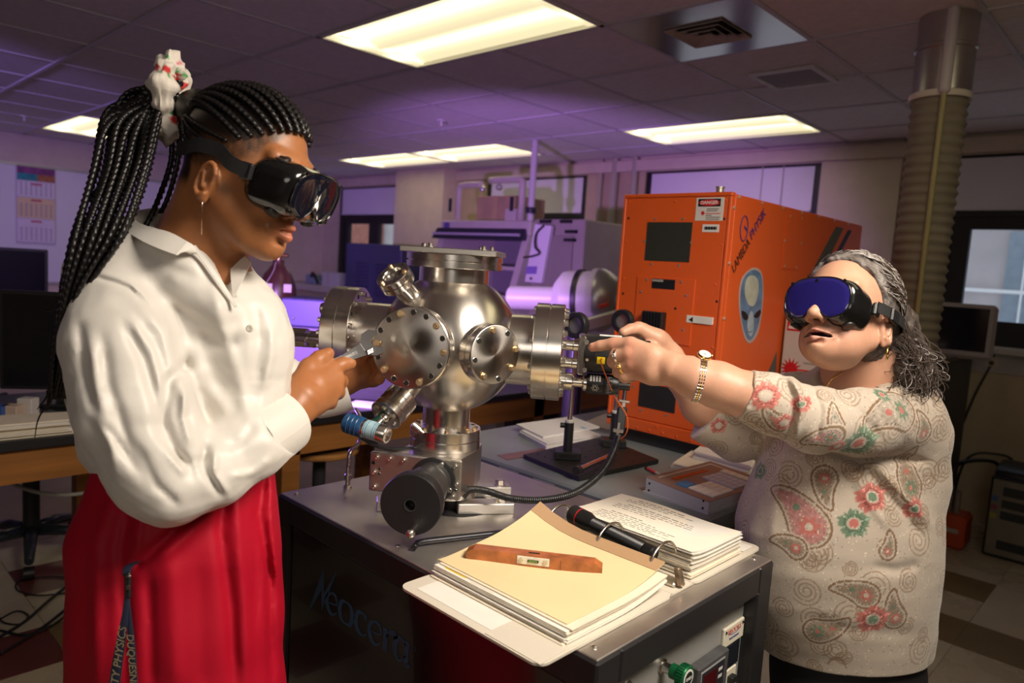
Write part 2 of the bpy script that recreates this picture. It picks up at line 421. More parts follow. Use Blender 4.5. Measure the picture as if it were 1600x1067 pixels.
def field_obj(fd, name, material, parent, smooth=1, paint=None, axes=None, keep=False):
    """mesh a field and map it to the world; axes = (origin, X, Y, Z) in the world, by default the view-aligned ones"""
    P, F = fd.mesh(smooth); t = None
    if keep: P, F = largest(P, F)
    O, X, Y, Z = axes if axes is not None else (CO, CR, CU, CF)
    k = np.arange(0, len(F), max(1, len(F)//400)); q = F[k]; c = P[q].mean(1); n = np.cross(P[q[:, 1]]-P[q[:, 0]], P[q[:, 2]]-P[q[:, 0]])
    out = (np.sum(n*fd.normals(c), 1) > 0).mean() > 0.5
    if out != (np.dot(np.cross(X, Y), Z) > 0): F = F[:, ::-1]
    if paint is not None: t = paint(P, fd.normals(P))
    W = O + P[:, :1]*X + P[:, 1:2]*Y + P[:, 2:3]*Z
    return mesh_obj(name, W, F, material, parent, True, t)
# ------------------------------------------------------------------ the room shell
WY, WX, CZ = 5.5, -9.05, 2.53
TAN = mat('tan_wall_paint', (0.50, 0.41, 0.26), 0.8, bump=0.15, bscale=120, var=0.06)
CREAM = mat('cream_wall_paint', (0.62, 0.54, 0.42), 0.8, bump=0.15, bscale=120, var=0.05)
DKFR = mat('black_window_frame', (0.012, 0.012, 0.014), 0.45)
SHADE = mat('white_roller_shade', (0.72, 0.72, 0.78), 0.85, var=0.04, vscale=3)
SILLM = mat('painted_sill', (0.50, 0.47, 0.42), 0.6, var=0.08)
def st(o, kind='structure'): o['kind'] = kind; return o
# floor slab and vinyl tiles
st(MB().box((-9.05, -3, -0.12), (3, 5.5, -0.004)).build('floor', mat('floor_slab', (0.42, 0.35, 0.25), 0.32, var=0.18, vscale=3.3)))
floor = bpy.data.objects['floor']
TS = 0.3065
tcols = [mat('beige_vinyl', (0.50, 0.42, 0.30), 0.28, var=0.08, vscale=5, rvar=0.06), mat('brown_vinyl', (0.20, 0.135, 0.055), 0.3, var=0.12, vscale=5), mat('cream_vinyl', (0.56, 0.48, 0.36), 0.28, var=0.08, vscale=5), mat('maroon_vinyl', (0.14, 0.04, 0.035), 0.32, var=0.12)]
tmesh = {}
def floor_tile(ix, iy, c):
    if c not in tmesh:
        o = MB().obox((0, 0, -0.002), (TS-0.002, TS-0.002, 0.004), bev=0.0006).build('floor_tile', tcols[c], None)
        me = o.data; bpy.data.objects.remove(o); me.transform(Matrix.Translation((0, 0, -0.004))); tmesh[c] = me
    o = bpy.data.objects.new('floor_tile', tmesh[c]); COL.objects.link(o); o.parent = floor
    f = OFF['floor']; o.location = (-0.437+ix*TS-f[0], 3.62+iy*TS-f[1], 0.0-f[2])
rng = random.Random(4)
brown = {(-1, 2), (0, 0), (-1, 0), (1, -2), (-3, 3), (2, 1), (3, 3)}
for ix in range(-4, 5):
    for iy in range(-5, 7): floor_tile(ix, iy, 1 if (ix, iy) in brown else (3 if (ix, iy) == (1, -3) else rng.choice((0, 0, 2))))
for ix in range(-12, -4):
    for iy in range(-13, -5): floor_tile(ix, iy, 3 if (ix+2*iy) % 7 == 0 else (1 if (ix*3+iy) % 11 == 0 else rng.choice((0, 2, 2))))
# ceiling: a deck, tee bars and lay-in tiles
GX, GY, GX0, GY0 = 0.635, 0.627, -1.97, 2.52
st(MB().box((WX, -3, CZ+0.05), (3, WY, CZ+0.15)).build('ceiling', mat('ceiling_deck', (0.3, 0.3, 0.32), 0.9)))
ceil = bpy.data.objects['ceiling']
CT = mat('ceiling_tile_board', (0.78, 0.75, 0.76), 0.95, bump=0.5, bscale=220, var=0.05, vscale=30)
BAR = mat('tee_bar_enamel', (0.58, 0.57, 0.60), 0.5)
skip = set()
for cx, cy in ((-2, -1), (-1, -1), (-10, -1), (-9, -1), (-6, 3), (-5, 3), (-8, 3), (-7, 3), (-2, 3), (-1, 3), (0, 0), (2, -1), (3, -1)): skip.add((cx, cy))
for ix in range(-11, 6):
    for iy in range(-4, 5):
        x0, y0 = GX0+ix*GX, GY0+iy*GY
        if (ix, iy) in skip or x0 < WX-0.2 or y0+GY > WY+0.4: continue
        o = mesh_obj('ceiling_tile', *(lambda b: (np.concatenate(b.v), b.f))(MB().obox((x0+GX/2, y0+GY/2, CZ+0.012), (GX-0.016, GY-0.016, 0.02), bev=0.004)), CT, ceil) if not tmesh.get('c') else None
        if o is not None: tmesh['c'] = (o.data, x0, y0)
        else:
            o = bpy.data.objects.new('ceiling_tile', tmesh['c'][0]); COL.objects.link(o); o.parent = ceil; o.location = (x0-tmesh['c'][1], y0-tmesh['c'][2], 0)
mid = {-1: ((-1, 0), (3, 4)), -9: ((-1, 0),), -5: ((3, 4),), -7: ((3, 4),), 3: ((-1, 0),)}      # bars stop at the light panels
for ix in range(-11, 7):
    x = GX0+ix*GX; ys = [-0.6]+[GY0+v*GY for ab in mid.get(ix, ()) for v in ab]+[WY]
    for j in range(0, len(ys), 2): MB().box((x-0.011, ys[j], CZ-0.003), (x+0.011, ys[j+1], CZ+0.006)).build('tee_bar', BAR, ceil)
for iy in range(-4, 6):
    y = GY0+iy*GY
    if y < WY: MB().box((WX, y-0.011, CZ-0.0045), (2.5, y+0.011, CZ+0.0055)).build('tee_bar', BAR, ceil)
# walls
HB = 2.40
def wbox(name, lo, hi, m): return st(MB().box(lo, hi).build(name, m))
wbox('wall_left', (WX-0.15, -3, -0.1), (WX, WY, CZ+0.05), CREAM)
wbox('wall_right', (3, -3, -0.1), (3.15, WY+0.2, CZ+0.05), CREAM)
wbox('wall_front', (WX, -3.15, -0.1), (3, -3, CZ+0.05), CREAM)
wb = wbox('wall_back', (WX, WY, -0.1), (3, WY+0.2, 1.16), TAN)
MB().box((WX, WY, HB), (3, WY+0.2, CZ+0.05)).build('soffit', CREAM, wb)
MB().box((WX, WY-0.06, 2.405), (3, WY, 2.50)).build('cornice_rail', CREAM, wb)
MB().box((WX, WY-0.005, 1.0), (3, WY, 1.16)).build('sill_band', SILLM, wb)
wins = [(-8.66, -7.08), (-5.75, -4.37), (-3.71, -2.15), (-1.36, 0.5)]
ex = [WX]+[v for w_ in wins for v in w_]+[3]
for i in range(0, len(ex), 2):
    MB().box((ex[i], WY, 1.16), (ex[i+1], WY+0.2, HB)).build('pier', CREAM if i in (0, 8) else TAN, wb)
MB().box((-7.08, WY-0.24, 0), (-6.2, WY, CZ)).build('column', CREAM, wb)
MB().box((-2.15, WY-0.02, 0), (-1.60, WY, CZ)).build('column', CREAM, wb)
# vertical conduits and pipes down the pier
for x, r in ((-4.02, 0.035), (-4.18, 0.02), (-3.80, 0.03)):
    MB().cyl((x, WY-0.04, 0.1), (x, WY-0.04, CZ), r, n=12).build('conduit', mat('painted_conduit', (0.42, 0.40, 0.30), 0.5), wb)
glass = mat('window_glass', (1, 1, 1), 0.0, trans=1.0, ior=1.02)
for k, (a, b) in enumerate(wins):
    z0, z1 = 1.16, HB
    f = MB()
    for lo, hi in (((a, z0), (a+0.10, z1)), ((b-0.10, z0), (b, z1)), ((a+0.1, z1-0.05), (b-0.1, z1)), ((a+0.1, z0), (b-0.1, z0+0.08)), ((a+0.1, 2.00), (b-0.1, 2.08))): f.box((lo[0], WY+0.02, lo[1]), (hi[0], WY+0.11, hi[1]))
    w_ = st(f.build('window_%d' % (k+1), DKFR)); w_['label'] = ['black framed window left of the pink column', 'shaded window behind the cream hood', 'shaded window above the orange laser', 'black framed window beyond the grey haired woman'][k]
    W = b-a
    nb = 2
    cw = (W-0.2)/nb
    for j in range(nb):
        xa = a+0.1+j*cw; s_ = MB(); t_ = 0.11
        for lo, hi in (((xa, z0+0.08), (xa+t_, 2.0)), ((xa+cw-t_, z0+0.08), (xa+cw, 2.0)), ((xa+t_, 1.92), (xa+cw-t_, 2.0)), ((xa+t_, z0+0.08), (xa+cw-t_, z0+0.17))): s_.box((lo[0], WY+0.03, lo[1]), (hi[0], WY+0.08, hi[1]))
        s_.build('sash', DKFR, w_)
        MB().box((xa+t_, WY+0.05, z0+0.17), (xa+cw-t_, WY+0.054, 1.92)).build('pane', glass, w_)
    MB().box((a+0.06, WY+0.012, 2.055), (b-0.06, WY+0.016, z1-0.02)).build('roller_shade', SHADE, w_)
    MB().cyl((a+0.06, WY+0.014, 2.05), (b-0.06, WY+0.014, 2.05), 0.012, n=10).build('shade_hem_bar', SHADE, w_)
    if k == 2:
        for xx in (-2.62, -2.45): MB().cyl((xx, WY+0.005, 2.06), (xx, WY+0.005, HB), 0.004, n=6).build('shade_cord', SILLM, w_)
    MB().box((a-0.05, WY-0.07, 1.12), (b+0.05, WY+0.02, 1.17), 0.008).build('window_sill', SILLM, w_)
# outlets under the right window
for x in (-0.93, -0.72):
    o = thing('wall_outlet', (x, WY-0.012, 1.04), 'cream duplex power outlet in the sill band, %s of the two' % ('left' if x < -0.8 else 'right'), 'outlet', 'outlets below the right window')
    MB().obox((x, WY-0.009, 1.085), (0.075, 0.008, 0.11), bev=0.003).build('cover_plate', mat('outlet_plate', (0.6, 0.55, 0.42), 0.5), o)
    for dz in (-0.025, 0.025): MB().cyl((x, WY-0.013, 1.085+dz), (x, WY-0.017, 1.085+dz), 0.016, n=12).build('socket', mat('outlet_dark', (0.10, 0.07, 0.04), 0.5), o)
# the building seen through the panes
fac = thing('facade', (-3, 12, -2), 'pale building with rows of windows seen through the panes', 'building')
MB().box((-22, 12, -2), (8, 12.3, 7)).build('wall', mat('facade_render', (0.55, 0.50, 0.50), 0.9, var=0.12, vscale=1.5), fac)
MB().box((-22, 11.9, 2.55), (8, 12.0, 2.66)).build('ledge', mat('facade_ledge', (0.95, 0.95, 0.95), 0.8), fac)
MB().box((-22, 11.92, 1.55), (8, 12.0, 1.6)).build('ledge', MATS['facade_ledge'], fac)
MB().box((-19.6, 11.85, -2), (-16.6, 12.0, 5)).build('brick_panel', mat('facade_brick', (0.42, 0.16, 0.12), 0.9, var=0.2, vscale=6), fac)
for i in range(14):
    x = -20+i*2.0
    p = MB().box((x, 11.93, 0.0), (x+1.3, 11.99, 2.4)).build('window', mat('facade_glass', (0.30, 0.36, 0.42), 0.25, var=0.1), fac)
    for q in range(1, 6): MB().box((x+q*1.3/6-0.012, 11.90, 0), (x+q*1.3/6+0.012, 11.93, 2.4)).build('glazing_bar', MATS['facade_ledge'], p)
# ceiling lights
def lens_mat():
    m, nt, b = new_mat('troffer_lens'); N, L = nt.nodes, nt.links
    tc = N.new('ShaderNodeTexCoord'); sp = N.new('ShaderNodeSeparateXYZ'); L.new(tc.outputs['Object'], sp.inputs[0])
    acc = None
    for c in (-0.14, 0.14):
        s_ = N.new('ShaderNodeMath'); s_.operation = 'SUBTRACT'; L.new(sp.outputs['Y'], s_.inputs[0]); s_.inputs[1].default_value = c
        q = N.new('ShaderNodeMath'); q.operation = 'MULTIPLY'; L.new(s_.outputs[0], q.inputs[0]); L.new(s_.outputs[0], q.inputs[1])
        e = N.new('ShaderNodeMath'); e.operation = 'MULTIPLY'; L.new(q.outputs[0], e.inputs[0]); e.inputs[1].default_value = -260
        p = N.new('ShaderNodeMath'); p.operation = 'EXPONENT'; L.new(e.outputs[0], p.inputs[0])
        if acc is None: acc = p
        else:
            a = N.new('ShaderNodeMath'); a.operation = 'ADD'; L.new(acc.outputs[0], a.inputs[0]); L.new(p.outputs[0], a.inputs[1]); acc = a
    r = N.new('ShaderNodeMapRange'); r.inputs[3].default_value = 0.88; r.inputs[4].default_value = 2.3; L.new(acc.outputs[0], r.inputs[0])
    b.inputs['Emission Color'].default_value = (1.0, 0.87, 0.52, 1); L.new(r.outputs[0], b.inputs['Emission Strength'])
    b.inputs['Base Color'].default_value = (0.8, 0.78, 0.7, 1); b.inputs['Roughness'].default_value = 0.6
    return m
LENS = lens_mat(); FRM = mat('troffer_frame', (0.70, 0.69, 0.66), 0.5)
def troffer(ix, iy, label):
    x0, y0 = GX0+ix*GX, GY0+iy*GY; x1, y1 = x0+2*GX, y0+GY; cx, cy = (x0+x1)/2, (y0+y1)/2
    t = thing('ceiling_light', (cx, cy, CZ), label, 'ceiling light', 'fluorescent ceiling panels')
    f = MB(); e = 0.022
    for lo, hi in (((x0, y0), (x1, y0+e)), ((x0, y1-e), (x1, y1)), ((x0, y0), (x0+e, y1)), ((x1-e, y0), (x1, y1))): f.box((*lo, CZ-0.007), (*hi, CZ+0.03))
    f.build('frame', FRM, t)
    G = np.array([[[x, y, CZ+0.006+0.032*math.exp(-((min(abs(x-x0), abs(x1-x))-0.02)/0.05)**2)*0+0.03*abs(math.sin((y-y0)/(y1-y0)*2*math.pi))] for y in np.linspace(y0+e, y1-e, 25)] for x in np.linspace(x0+e, x1-e, 2)])
    MB().grid(G).build('diffuser', LENS, t)
    for x in (x0+e, x1-e-0.05): MB().hexa([(x, y0+e, CZ), (x+0.05, y0+e, CZ), (x+0.05, y1-e, CZ), (x, y1-e, CZ), (x, y0+e, CZ+0.012), (x+0.05, y0+e, CZ+0.012), (x+0.05, y1-e, CZ+0.012), (x, y1-e, CZ+0.012)]).build('end_plate', LENS, t)
    MB().box((x0+e, y0+e, CZ+0.038), (x1-e, y1-e, CZ+0.045)).build('housing', FRM, t)
troffer(-2, -1, 'large nearest fluorescent panel at the top of the picture')
troffer(-10, -1, 'fluorescent panel far left behind the braided ponytail')
troffer(-6, 3, 'fluorescent panel above the cream hood and its pole')
troffer(-8, 3, 'fluorescent panel just right of the young woman\'s goggles')
troffer(-2, 3, 'fluorescent panel above the orange laser cabinet')
troffer(2, -1, 'fluorescent panel on the right beyond the edge of view')
# supply diffuser in a polished panel, and a small return grille
x0, y0 = GX0, GY0; x1, y1 = x0+GX, y0+GY; cx, cy = (x0+x1)/2, (y0+y1)/2
t = thing('ceiling_vent', (cx, cy, CZ), 'square louvred air vent in a polished metal ceiling panel', 'vent')
POL = mat('polished_vent_panel', (0.62, 0.60, 0.58), 0.18, 0.9)
pm = MB()
h = 0.135
for lo, hi in (((x0+.01, y0+.01), (x1-.01, cy-h)), ((x0+.01, cy+h), (x1-.01, y1-.01)), ((x0+.01, cy-h), (cx-h, cy+h)), ((cx+h, cy-h), (x1-.01, cy+h))): pm.box((*lo, CZ-0.004), (*hi, CZ+0.002))
pm.build('panel', POL, t)
for k in range(4):
    a = h-k*0.033; b_ = a-0.022; z = CZ-0.012-0.004*k; lm = MB()
    for sx, sy in ((1, 0), (-1, 0), (0, 1), (0, -1)):
        if sx: P = [(cx+sx*a, cy-a, z), (cx+sx*a, cy+a, z), (cx+sx*b_, cy+b_, z+0.02), (cx+sx*b_, cy-b_, z+0.02)]
        else: P = [(cx-a, cy+sy*a, z), (cx+a, cy+sy*a, z), (cx+b_, cy+sy*b_, z+0.02), (cx-b_, cy+sy*b_, z+0.02)]
        n = np.cross(np.subtract(P[1], P[0]), np.subtract(P[2], P[0])); P = P if n[2] > 0 else P[::-1]
        lm.prism(P, (0, 0, 0.0025))
    lm.build('louvre', mat('louvre_enamel', (0.55, 0.50, 0.46), 0.4), t)
MB().box((cx-h, cy-h, CZ+0.03), (cx+h, cy+h, CZ+0.034)).build('plenum', mat('vent_dark', (0.01, 0.01, 0.01), 0.9), t)
t = thing('return_grille', (-1.62, 3.66, CZ), 'small white framed return grille in a ceiling tile', 'vent')
gm = MB()
for lo, hi in (((-1.79, 3.50), (-1.46, 3.525)), ((-1.79, 3.805), (-1.46, 3.83)), ((-1.79, 3.525), (-1.765, 3.805)), ((-1.485, 3.525), (-1.46, 3.805))): gm.box((*lo, CZ-0.012), (*hi, CZ))
gm.build('frame', mat('grille_white', (0.75, 0.75, 0.75), 0.5), t)
for i in range(11): y = 3.535+i*0.025; MB().box((-1.765, y, CZ-0.006), (-1.485, y+0.013, CZ-0.001)).build('slat', mat('grille_slat', (0.4, 0.4, 0.42), 0.6), t)
for q, lab in (((690, 188), 'small ceiling sprinkler near the middle of the ceiling'), ((38, 181), 'small ceiling sprinkler at the far left above the whiteboard')):
    p = atz(*q, CZ); t = thing('sprinkler_head', p, lab, 'sprinkler', 'ceiling sprinklers')
    MB().cyl(p, p-V(0, 0, 0.008), 0.035, n=16).build('escutcheon', FRM, t); MB().cyl(p-V(0, 0, 0.006), p-V(0, 0, 0.04), 0.008, n=8).cyl(p-V(0, 0, 0.04), p-V(0, 0, 0.044), 0.016, n=12).build('nozzle', FRM, t)
# fume duct: smooth galvanised top, flexible hose below, a thin pipe down its side
dx, dy = [float(v) for v in at(1451, 300, 2.80)[:2]]
t = thing('exhaust_duct', (dx, dy, 1.0), 'galvanised exhaust duct with ribbed flexible hose hanging from the ceiling', 'duct')
GALV = mat('galvanised_steel', (0.50, 0.49, 0.48), 0.3, 0.9, var=0.1, vscale=6)
HOSE = mat('ribbed_hose', (0.27, 0.235, 0.18), 0.75, var=0.1)
rd = 0.102
zc = 2.24
u = MB(); u.lathe((dx, dy, zc), UP, [(rd, 0), (rd, 0.16), (rd+0.006, 0.165), (rd+0.006, 0.175), (rd, 0.18), (rd, 0.32)], 40); u.build('galvanised_pipe', GALV, t)
prof = []
nrib = 32
for i in range(nrib*4+1):
    z = 1.05+(zc-1.05)*i/(nrib*4); prof.append((rd-0.006+0.005*math.cos(i/4*2*math.pi), z-1.05))
MB().lathe((dx, dy, 1.05), UP, prof, 36, sharp=180).build('flexible_hose', HOSE, t)
MB().lathe((dx, dy, zc-0.02), UP, [(rd+0.004, 0), (rd+0.006, 0.004), (rd+0.006, 0.02), (rd+0.003, 0.024)], 40).build('hose_clamp', mat('clamp_band', (0.75, 0.7, 0.6), 0.4), t)
pd = -RH*0.045-FH*0.102
q = V(dx, dy, 0)+pd
MB().cyl(q+V(0, 0, zc), q+V(0, 0, CZ), 0.021, n=14).sph(q+V(0, 0, zc), 0.021, 14).build('drop_pipe', mat('white_pipe', (0.62, 0.58, 0.60), 0.5), t)
MB().cyl(q+V(0, 0, 1.0), q+V(0, 0, zc), 0.010, n=10).build('thin_rod', mat('olive_rod', (0.42, 0.38, 0.18), 0.5), t)
# left wall: whiteboard and calendar
t = thing('whiteboard', (WX+0.01, 1.5, 1.0), 'long white marker board on the far left wall', 'whiteboard')
MB().box((WX, 0.2, 1.0), (WX+0.02, 4.2, 2.2)).build('board', mat('whiteboard_face', (0.75, 0.75, 0.80), 0.25), t)
for lo, hi in (((0.2, 2.2), (4.2, 2.23)), ((0.2, 0.97), (4.2, 1.0)), ((4.2, 0.97), (4.23, 2.23))): MB().box((WX, lo[0], lo[1]), (WX+0.03, hi[0], hi[1])).build('rail', mat('alu_rail', (0.5, 0.5, 0.5), 0.4, 0.6), t)
x = WX+0.03
t = thing('wall_calendar', (x, 2.03, 1.41), 'tall three-month wall calendar hanging on the whiteboard', 'calendar')
MB().box((x-0.004, 1.85, 1.40), (x, 2.21, 2.22)).build('backing', mat('calendar_card', (0.55, 0.5, 0.6), 0.7), t)
def cal_panel(z0, z1, col, nm, dark):
    MB().box((x, 1.86, z0), (x+0.004, 2.20, z1)).build('month_sheet', mat(nm, col, 0.7, var=0.04), t)
    if dark:
        MB().box((x+0.004, 1.98, z1-0.035), (x+0.0048, 2.08, z1-0.015)).build('print', mat('calendar_red', (0.5, 0.08, 0.15), 0.7), t)
        for r_ in range(5):
            for c_ in range(7): MB().box((x+0.004, 1.885+c_*0.045, z0+0.02+r_*0.028), (x+0.0046, 1.905+c_*0.045, z0+0.035+r_*0.028)).build('print', mat('calendar_ink', (0.35, 0.3, 0.4), 0.7), t)
cal_panel(1.42, 1.66, (0.72, 0.66, 0.78), 'calendar_sheet_pale', 1); cal_panel(1.67, 1.88, (0.74, 0.58, 0.36), 'calendar_sheet_tan', 1); cal_panel(1.89, 2.05, (0.74, 0.70, 0.80), 'calendar_sheet_white', 1)
for y0_, y1_, z0_, z1_, c in ((1.86, 2.20, 2.13, 2.20, (0.22, 0.05, 0.2)), (1.86, 2.04, 2.06, 2.13, (0.02, 0.25, 0.3)), (2.04, 2.20, 2.06, 2.13, (0.35, 0.13, 0.06))):
    MB().box((x, y0_, z0_), (x+0.004, y1_, z1_)).build('picture', mat('calpic%.2f%.2f' % (y0_, z0_), c, 0.6, var=0.4, vscale=14), t)
# ------------------------------------------------------------------ metals
STEEL = mat('brushed_steel', (0.68, 0.645, 0.60), 0.27, 1.0, bump=0.05, bscale=400, aniso=0.5, var=0.05, vscale=12)
STEELS = mat('satin_steel_sphere', (0.66, 0.625, 0.575), 0.27, 1.0, bump=0.03, bscale=500, aniso=0.6, var=0.04, vscale=6)
STEELS.node_tree.nodes['Principled BSDF'].inputs['Anisotropic Rotation'].default_value = 0.25      # turned on a vertical axis
STEELP = mat('machined_steel', (0.68, 0.645, 0.60), 0.235, 1.0, bump=0.03, bscale=600)
STEELD = mat('turned_disc_face', (0.38, 0.355, 0.33), 0.30, 1.0, aniso=0.85, bump=0.04, bscale=300, var=0.10, vscale=9)
BRASS = mat('bronze_bolt', (0.62, 0.46, 0.28), 0.35, 0.9)
BOLTS = mat('steel_bolt', (0.66, 0.62, 0.56), 0.28, 1.0)
HOLE = mat('hole_black', (0.004, 0.004, 0.004), 0.8)
BLK = mat('black_plastic', (0.012, 0.012, 0.013), 0.42, bump=0.05, bscale=500)
BLKM = mat('black_anodised', (0.02, 0.02, 0.021), 0.38, 0.2)
SHEET = mat('stainless_top_sheet', (0.52, 0.485, 0.45), 0.40, 0.9, var=0.16, vscale=7, rvar=0.07, bump=0.04, bscale=200)
CABB = mat('black_cabinet_gloss', (0.010, 0.008, 0.009), 0.16, coat=0.4)
CABF = mat('charcoal_frame', (0.020, 0.019, 0.021), 0.40, 0.2, bump=0.05, bscale=300)

# ------------------------------------------------------------------ the black equipment cabinet
TX0, TX1, TY0, TY1, TZ = -1.502, -0.566, 0.819, 1.415, 0.92
cab = thing('equipment_cabinet', ((TX0+TX1)/2, (TY0+TY1)/2, 0), 'black equipment cabinet with stainless top and blue lettering', 'cabinet')
MB().box((TX0+.004, TY0+.004, TZ-0.006), (TX1-.004, TY1-.004, TZ), 0.0015).build('top_sheet', SHEET, cab)
f = MB()
for lo, hi in (((TX0, TY0, TZ-.06), (TX1, TY0+.06, TZ-.003)), ((TX0, TY1-.06, TZ-.06), (TX1, TY1, TZ-.003)), ((TX0, TY0+.06, TZ-.06), (TX0+.06, TY1-.06, TZ-.003)), ((TX1-.06, TY0+.06, TZ-.06), (TX1, TY1-.06, TZ-.003))): f.box(lo, hi, 0.004)
for x in (TX0, TX1-.06):
    for y in (TY0, TY1-.06): f.box((x+.0005, y+.0005, 0.0), (x+.0595, y+.0595, TZ-.055), 0.003)
f.build('frame', CABF, cab)
MB().box((TX0+.055, TY0+.006, 0.08), (TX1-.055, TY0+.012, TZ-.062), 0.001).build('front_panel', CABB, cab)
MB().box((TX0+.006, TY0+.05, 0.08), (TX0+.012, TY1-.05, TZ-.062)).build('side_panel', CABB, cab)
MB().box((TX0+.05, TY1-.012, 0.08), (TX1-.05, TY1-.006, TZ-.062)).build('back_panel', CABB, cab)
for (x, y) in ((TX0+.03, TY0+.03), (TX1-.03, TY0+.03), (TX1-.03, TY1-.03), (TX0+.03, TY1-.03), (TX0+.42, TY0+.03), (TX1-.35, TY1-.03)):
    MB().lathe((x, y, TZ), UP, [(0.006, 0), (0.0055, 0.0015), (0.003, 0.003), (0, 0.0033)], 12).build('screw', BOLTS, cab)
MB().cyl((TX0+.036, TY0+.006, 0.848), (TX0+.036, TY0+.001, 0.848), 0.006, n=12).build('screw', BOLTS, cab)
# instrument panel recessed in the right end
rx = TX1-0.028
PANEL = mat('grey_rack_panel', (0.36, 0.36, 0.34), 0.45, 0.3, var=0.06)
pn = MB().box((rx-.004, TY0+.065, 0.25), (rx, 1.386, 0.852)).build('rack_panel', PANEL, cab)
for y, z in ((1.377, 0.82), (1.377, 0.652), (0.95, 0.82), (0.95, 0.652)): MB().lathe((rx, y, z), (1, 0, 0), [(0.0075, 0), (0.007, 0.003), (0.003, 0.0055), (0, 0.006)], 14).build('panel_bolt', BOLTS, pn)
pl = MB().box((rx, 1.268, 0.768), (rx+.006, 1.352, 0.808), 0.0015).build('nameplate', mat('cream_plate', (0.66, 0.62, 0.50), 0.5), cab)
text_mesh('BROOKS', 0.014, (rx+.0062, 1.31, 0.796), (0, 1, 0), (0, 0, 1), mat('red_print', (0.5, 0.06, 0.04), 0.6), 'lettering', pl)
text_mesh('Instrument', 0.009, (rx+.0062, 1.31, 0.782), (0, 1, 0), (0, 0, 1), mat('blue_print', (0.05, 0.06, 0.25), 0.6), 'lettering', pl)
cm = MB()
for i in range(13):
    a = math.pi*(1.15+0.7*i/12); cm.box((rx+.006, 1.31+0.026*math.cos(a)-.0015, 0.7975+0.009*math.sin(a)-.0008), (rx+.0064, 1.31+0.026*math.cos(a)+.0015, 0.7975+0.009*math.sin(a)+.0008))
cm.build('underline_arc', MATS['blue_print'], pl)
for y in (1.275, 1.345): MB().cyl((rx+.006, y, 0.80), (rx+.0075, y, 0.80), 0.0028, n=10).build('screw', HOLE, pl)
MB().box((rx, 1.275, 0.715), (rx+.004, 1.345, 0.764), 0.001).build('display_window', mat('dark_display', (0.012, 0.014, 0.02), 0.12), cab)
sw = MB().box((rx, 1.275, 0.56), (rx+.005, 1.338, 0.712), 0.0015).build('switch_plate', MATS['cream_plate'], cab)
for z in (0.695, 0.668, 0.638): MB().box((rx+.005, 1.30, z-.009), (rx+.017, 1.32, z+.007), 0.002).build('rocker_switch', BLK, sw)
for z in (0.70, 0.655, 0.61): MB().box((rx+.005, 1.283, z-.002), (rx+.0054, 1.293, z), 0).build('print', HOLE, sw)
bm = MB(); bm.box((rx, 1.146, 0.54), (rx+.022, 1.262, 0.781), 0.003)
bx_ = bm.build('readout_box', mat('dusty_black_case', (0.055, 0.055, 0.058), 0.6, var=0.25, vscale=40), cab)
MB().box((rx+.022, 1.154, 0.62), (rx+.0232, 1.244, 0.771)).build('bezel', mat('bezel_line', (0.3, 0.3, 0.3), 0.5), bx_)
MB().box((rx+.0232, 1.1565, 0.6225), (rx+.0242, 1.2415, 0.7685)).build('faceplate', mat('face_black', (0.02, 0.02, 0.025), 0.3), bx_)
MB().box((rx+.0242, 1.162, 0.715), (rx+.0246, 1.212, 0.762)).build('readout', mat('red_readout', (0.06, 0.004, 0.006), 0.1), bx_)
for z in (0.754, 0.740): MB().box((rx+.0242, 1.218, z-.003), (rx+.0246, 1.233, z+.003)).build('print', mat('grey_print', (0.5, 0.5, 0.5), 0.6), bx_)
# green regulator knob
kp = V(rx, 1.051, 0.815); XA = (1, 0, 0)
MB().lathe(kp, XA, [(0.013, 0), (0.013, .003), (0.009, .004), (0.009, .022)], 20).build('valve_stem', STEELP, cab)
kn = MB(); kn.lathe(kp+V(.020, 0, 0), XA, [(0.013, 0), (0.013, 0.012), (0.020, 0.016), (0.0205, 0.018), (0.0205, 0.029), (0.019, 0.031)], 28)
for i in range(28):
    a = i*2*math.pi/28; kn.obox(kp+V(.0435, 0.0206*math.cos(a), 0.0206*math.sin(a)), (0.011, 0.0018, 0.0022), (V(1, 0, 0), V(0, math.cos(a), math.sin(a)), V(0, -math.sin(a), math.cos(a))))
kg = kn.build('regulator_knob', mat('green_anodised', (0.012, 0.14, 0.05), 0.3, 0.5), cab)
MB().cyl(kp+V(.0508, 0, 0), kp+V(.0516, 0, 0), 0.0155, n=24).build('knob_ring', mat('white_ring', (0.75, 0.75, 0.7), 0.5), kg)
MB().cyl(kp+V(.0516, 0, 0), kp+V(.0522, 0, 0), 0.0120, n=24).build('knob_label', BLK, kg)
text_mesh('OPEN', 0.0075, kp+V(.0524, 0, 0), (0, 1, 0), (0, 0, 1), MATS['white_ring'], 'lettering', kg)
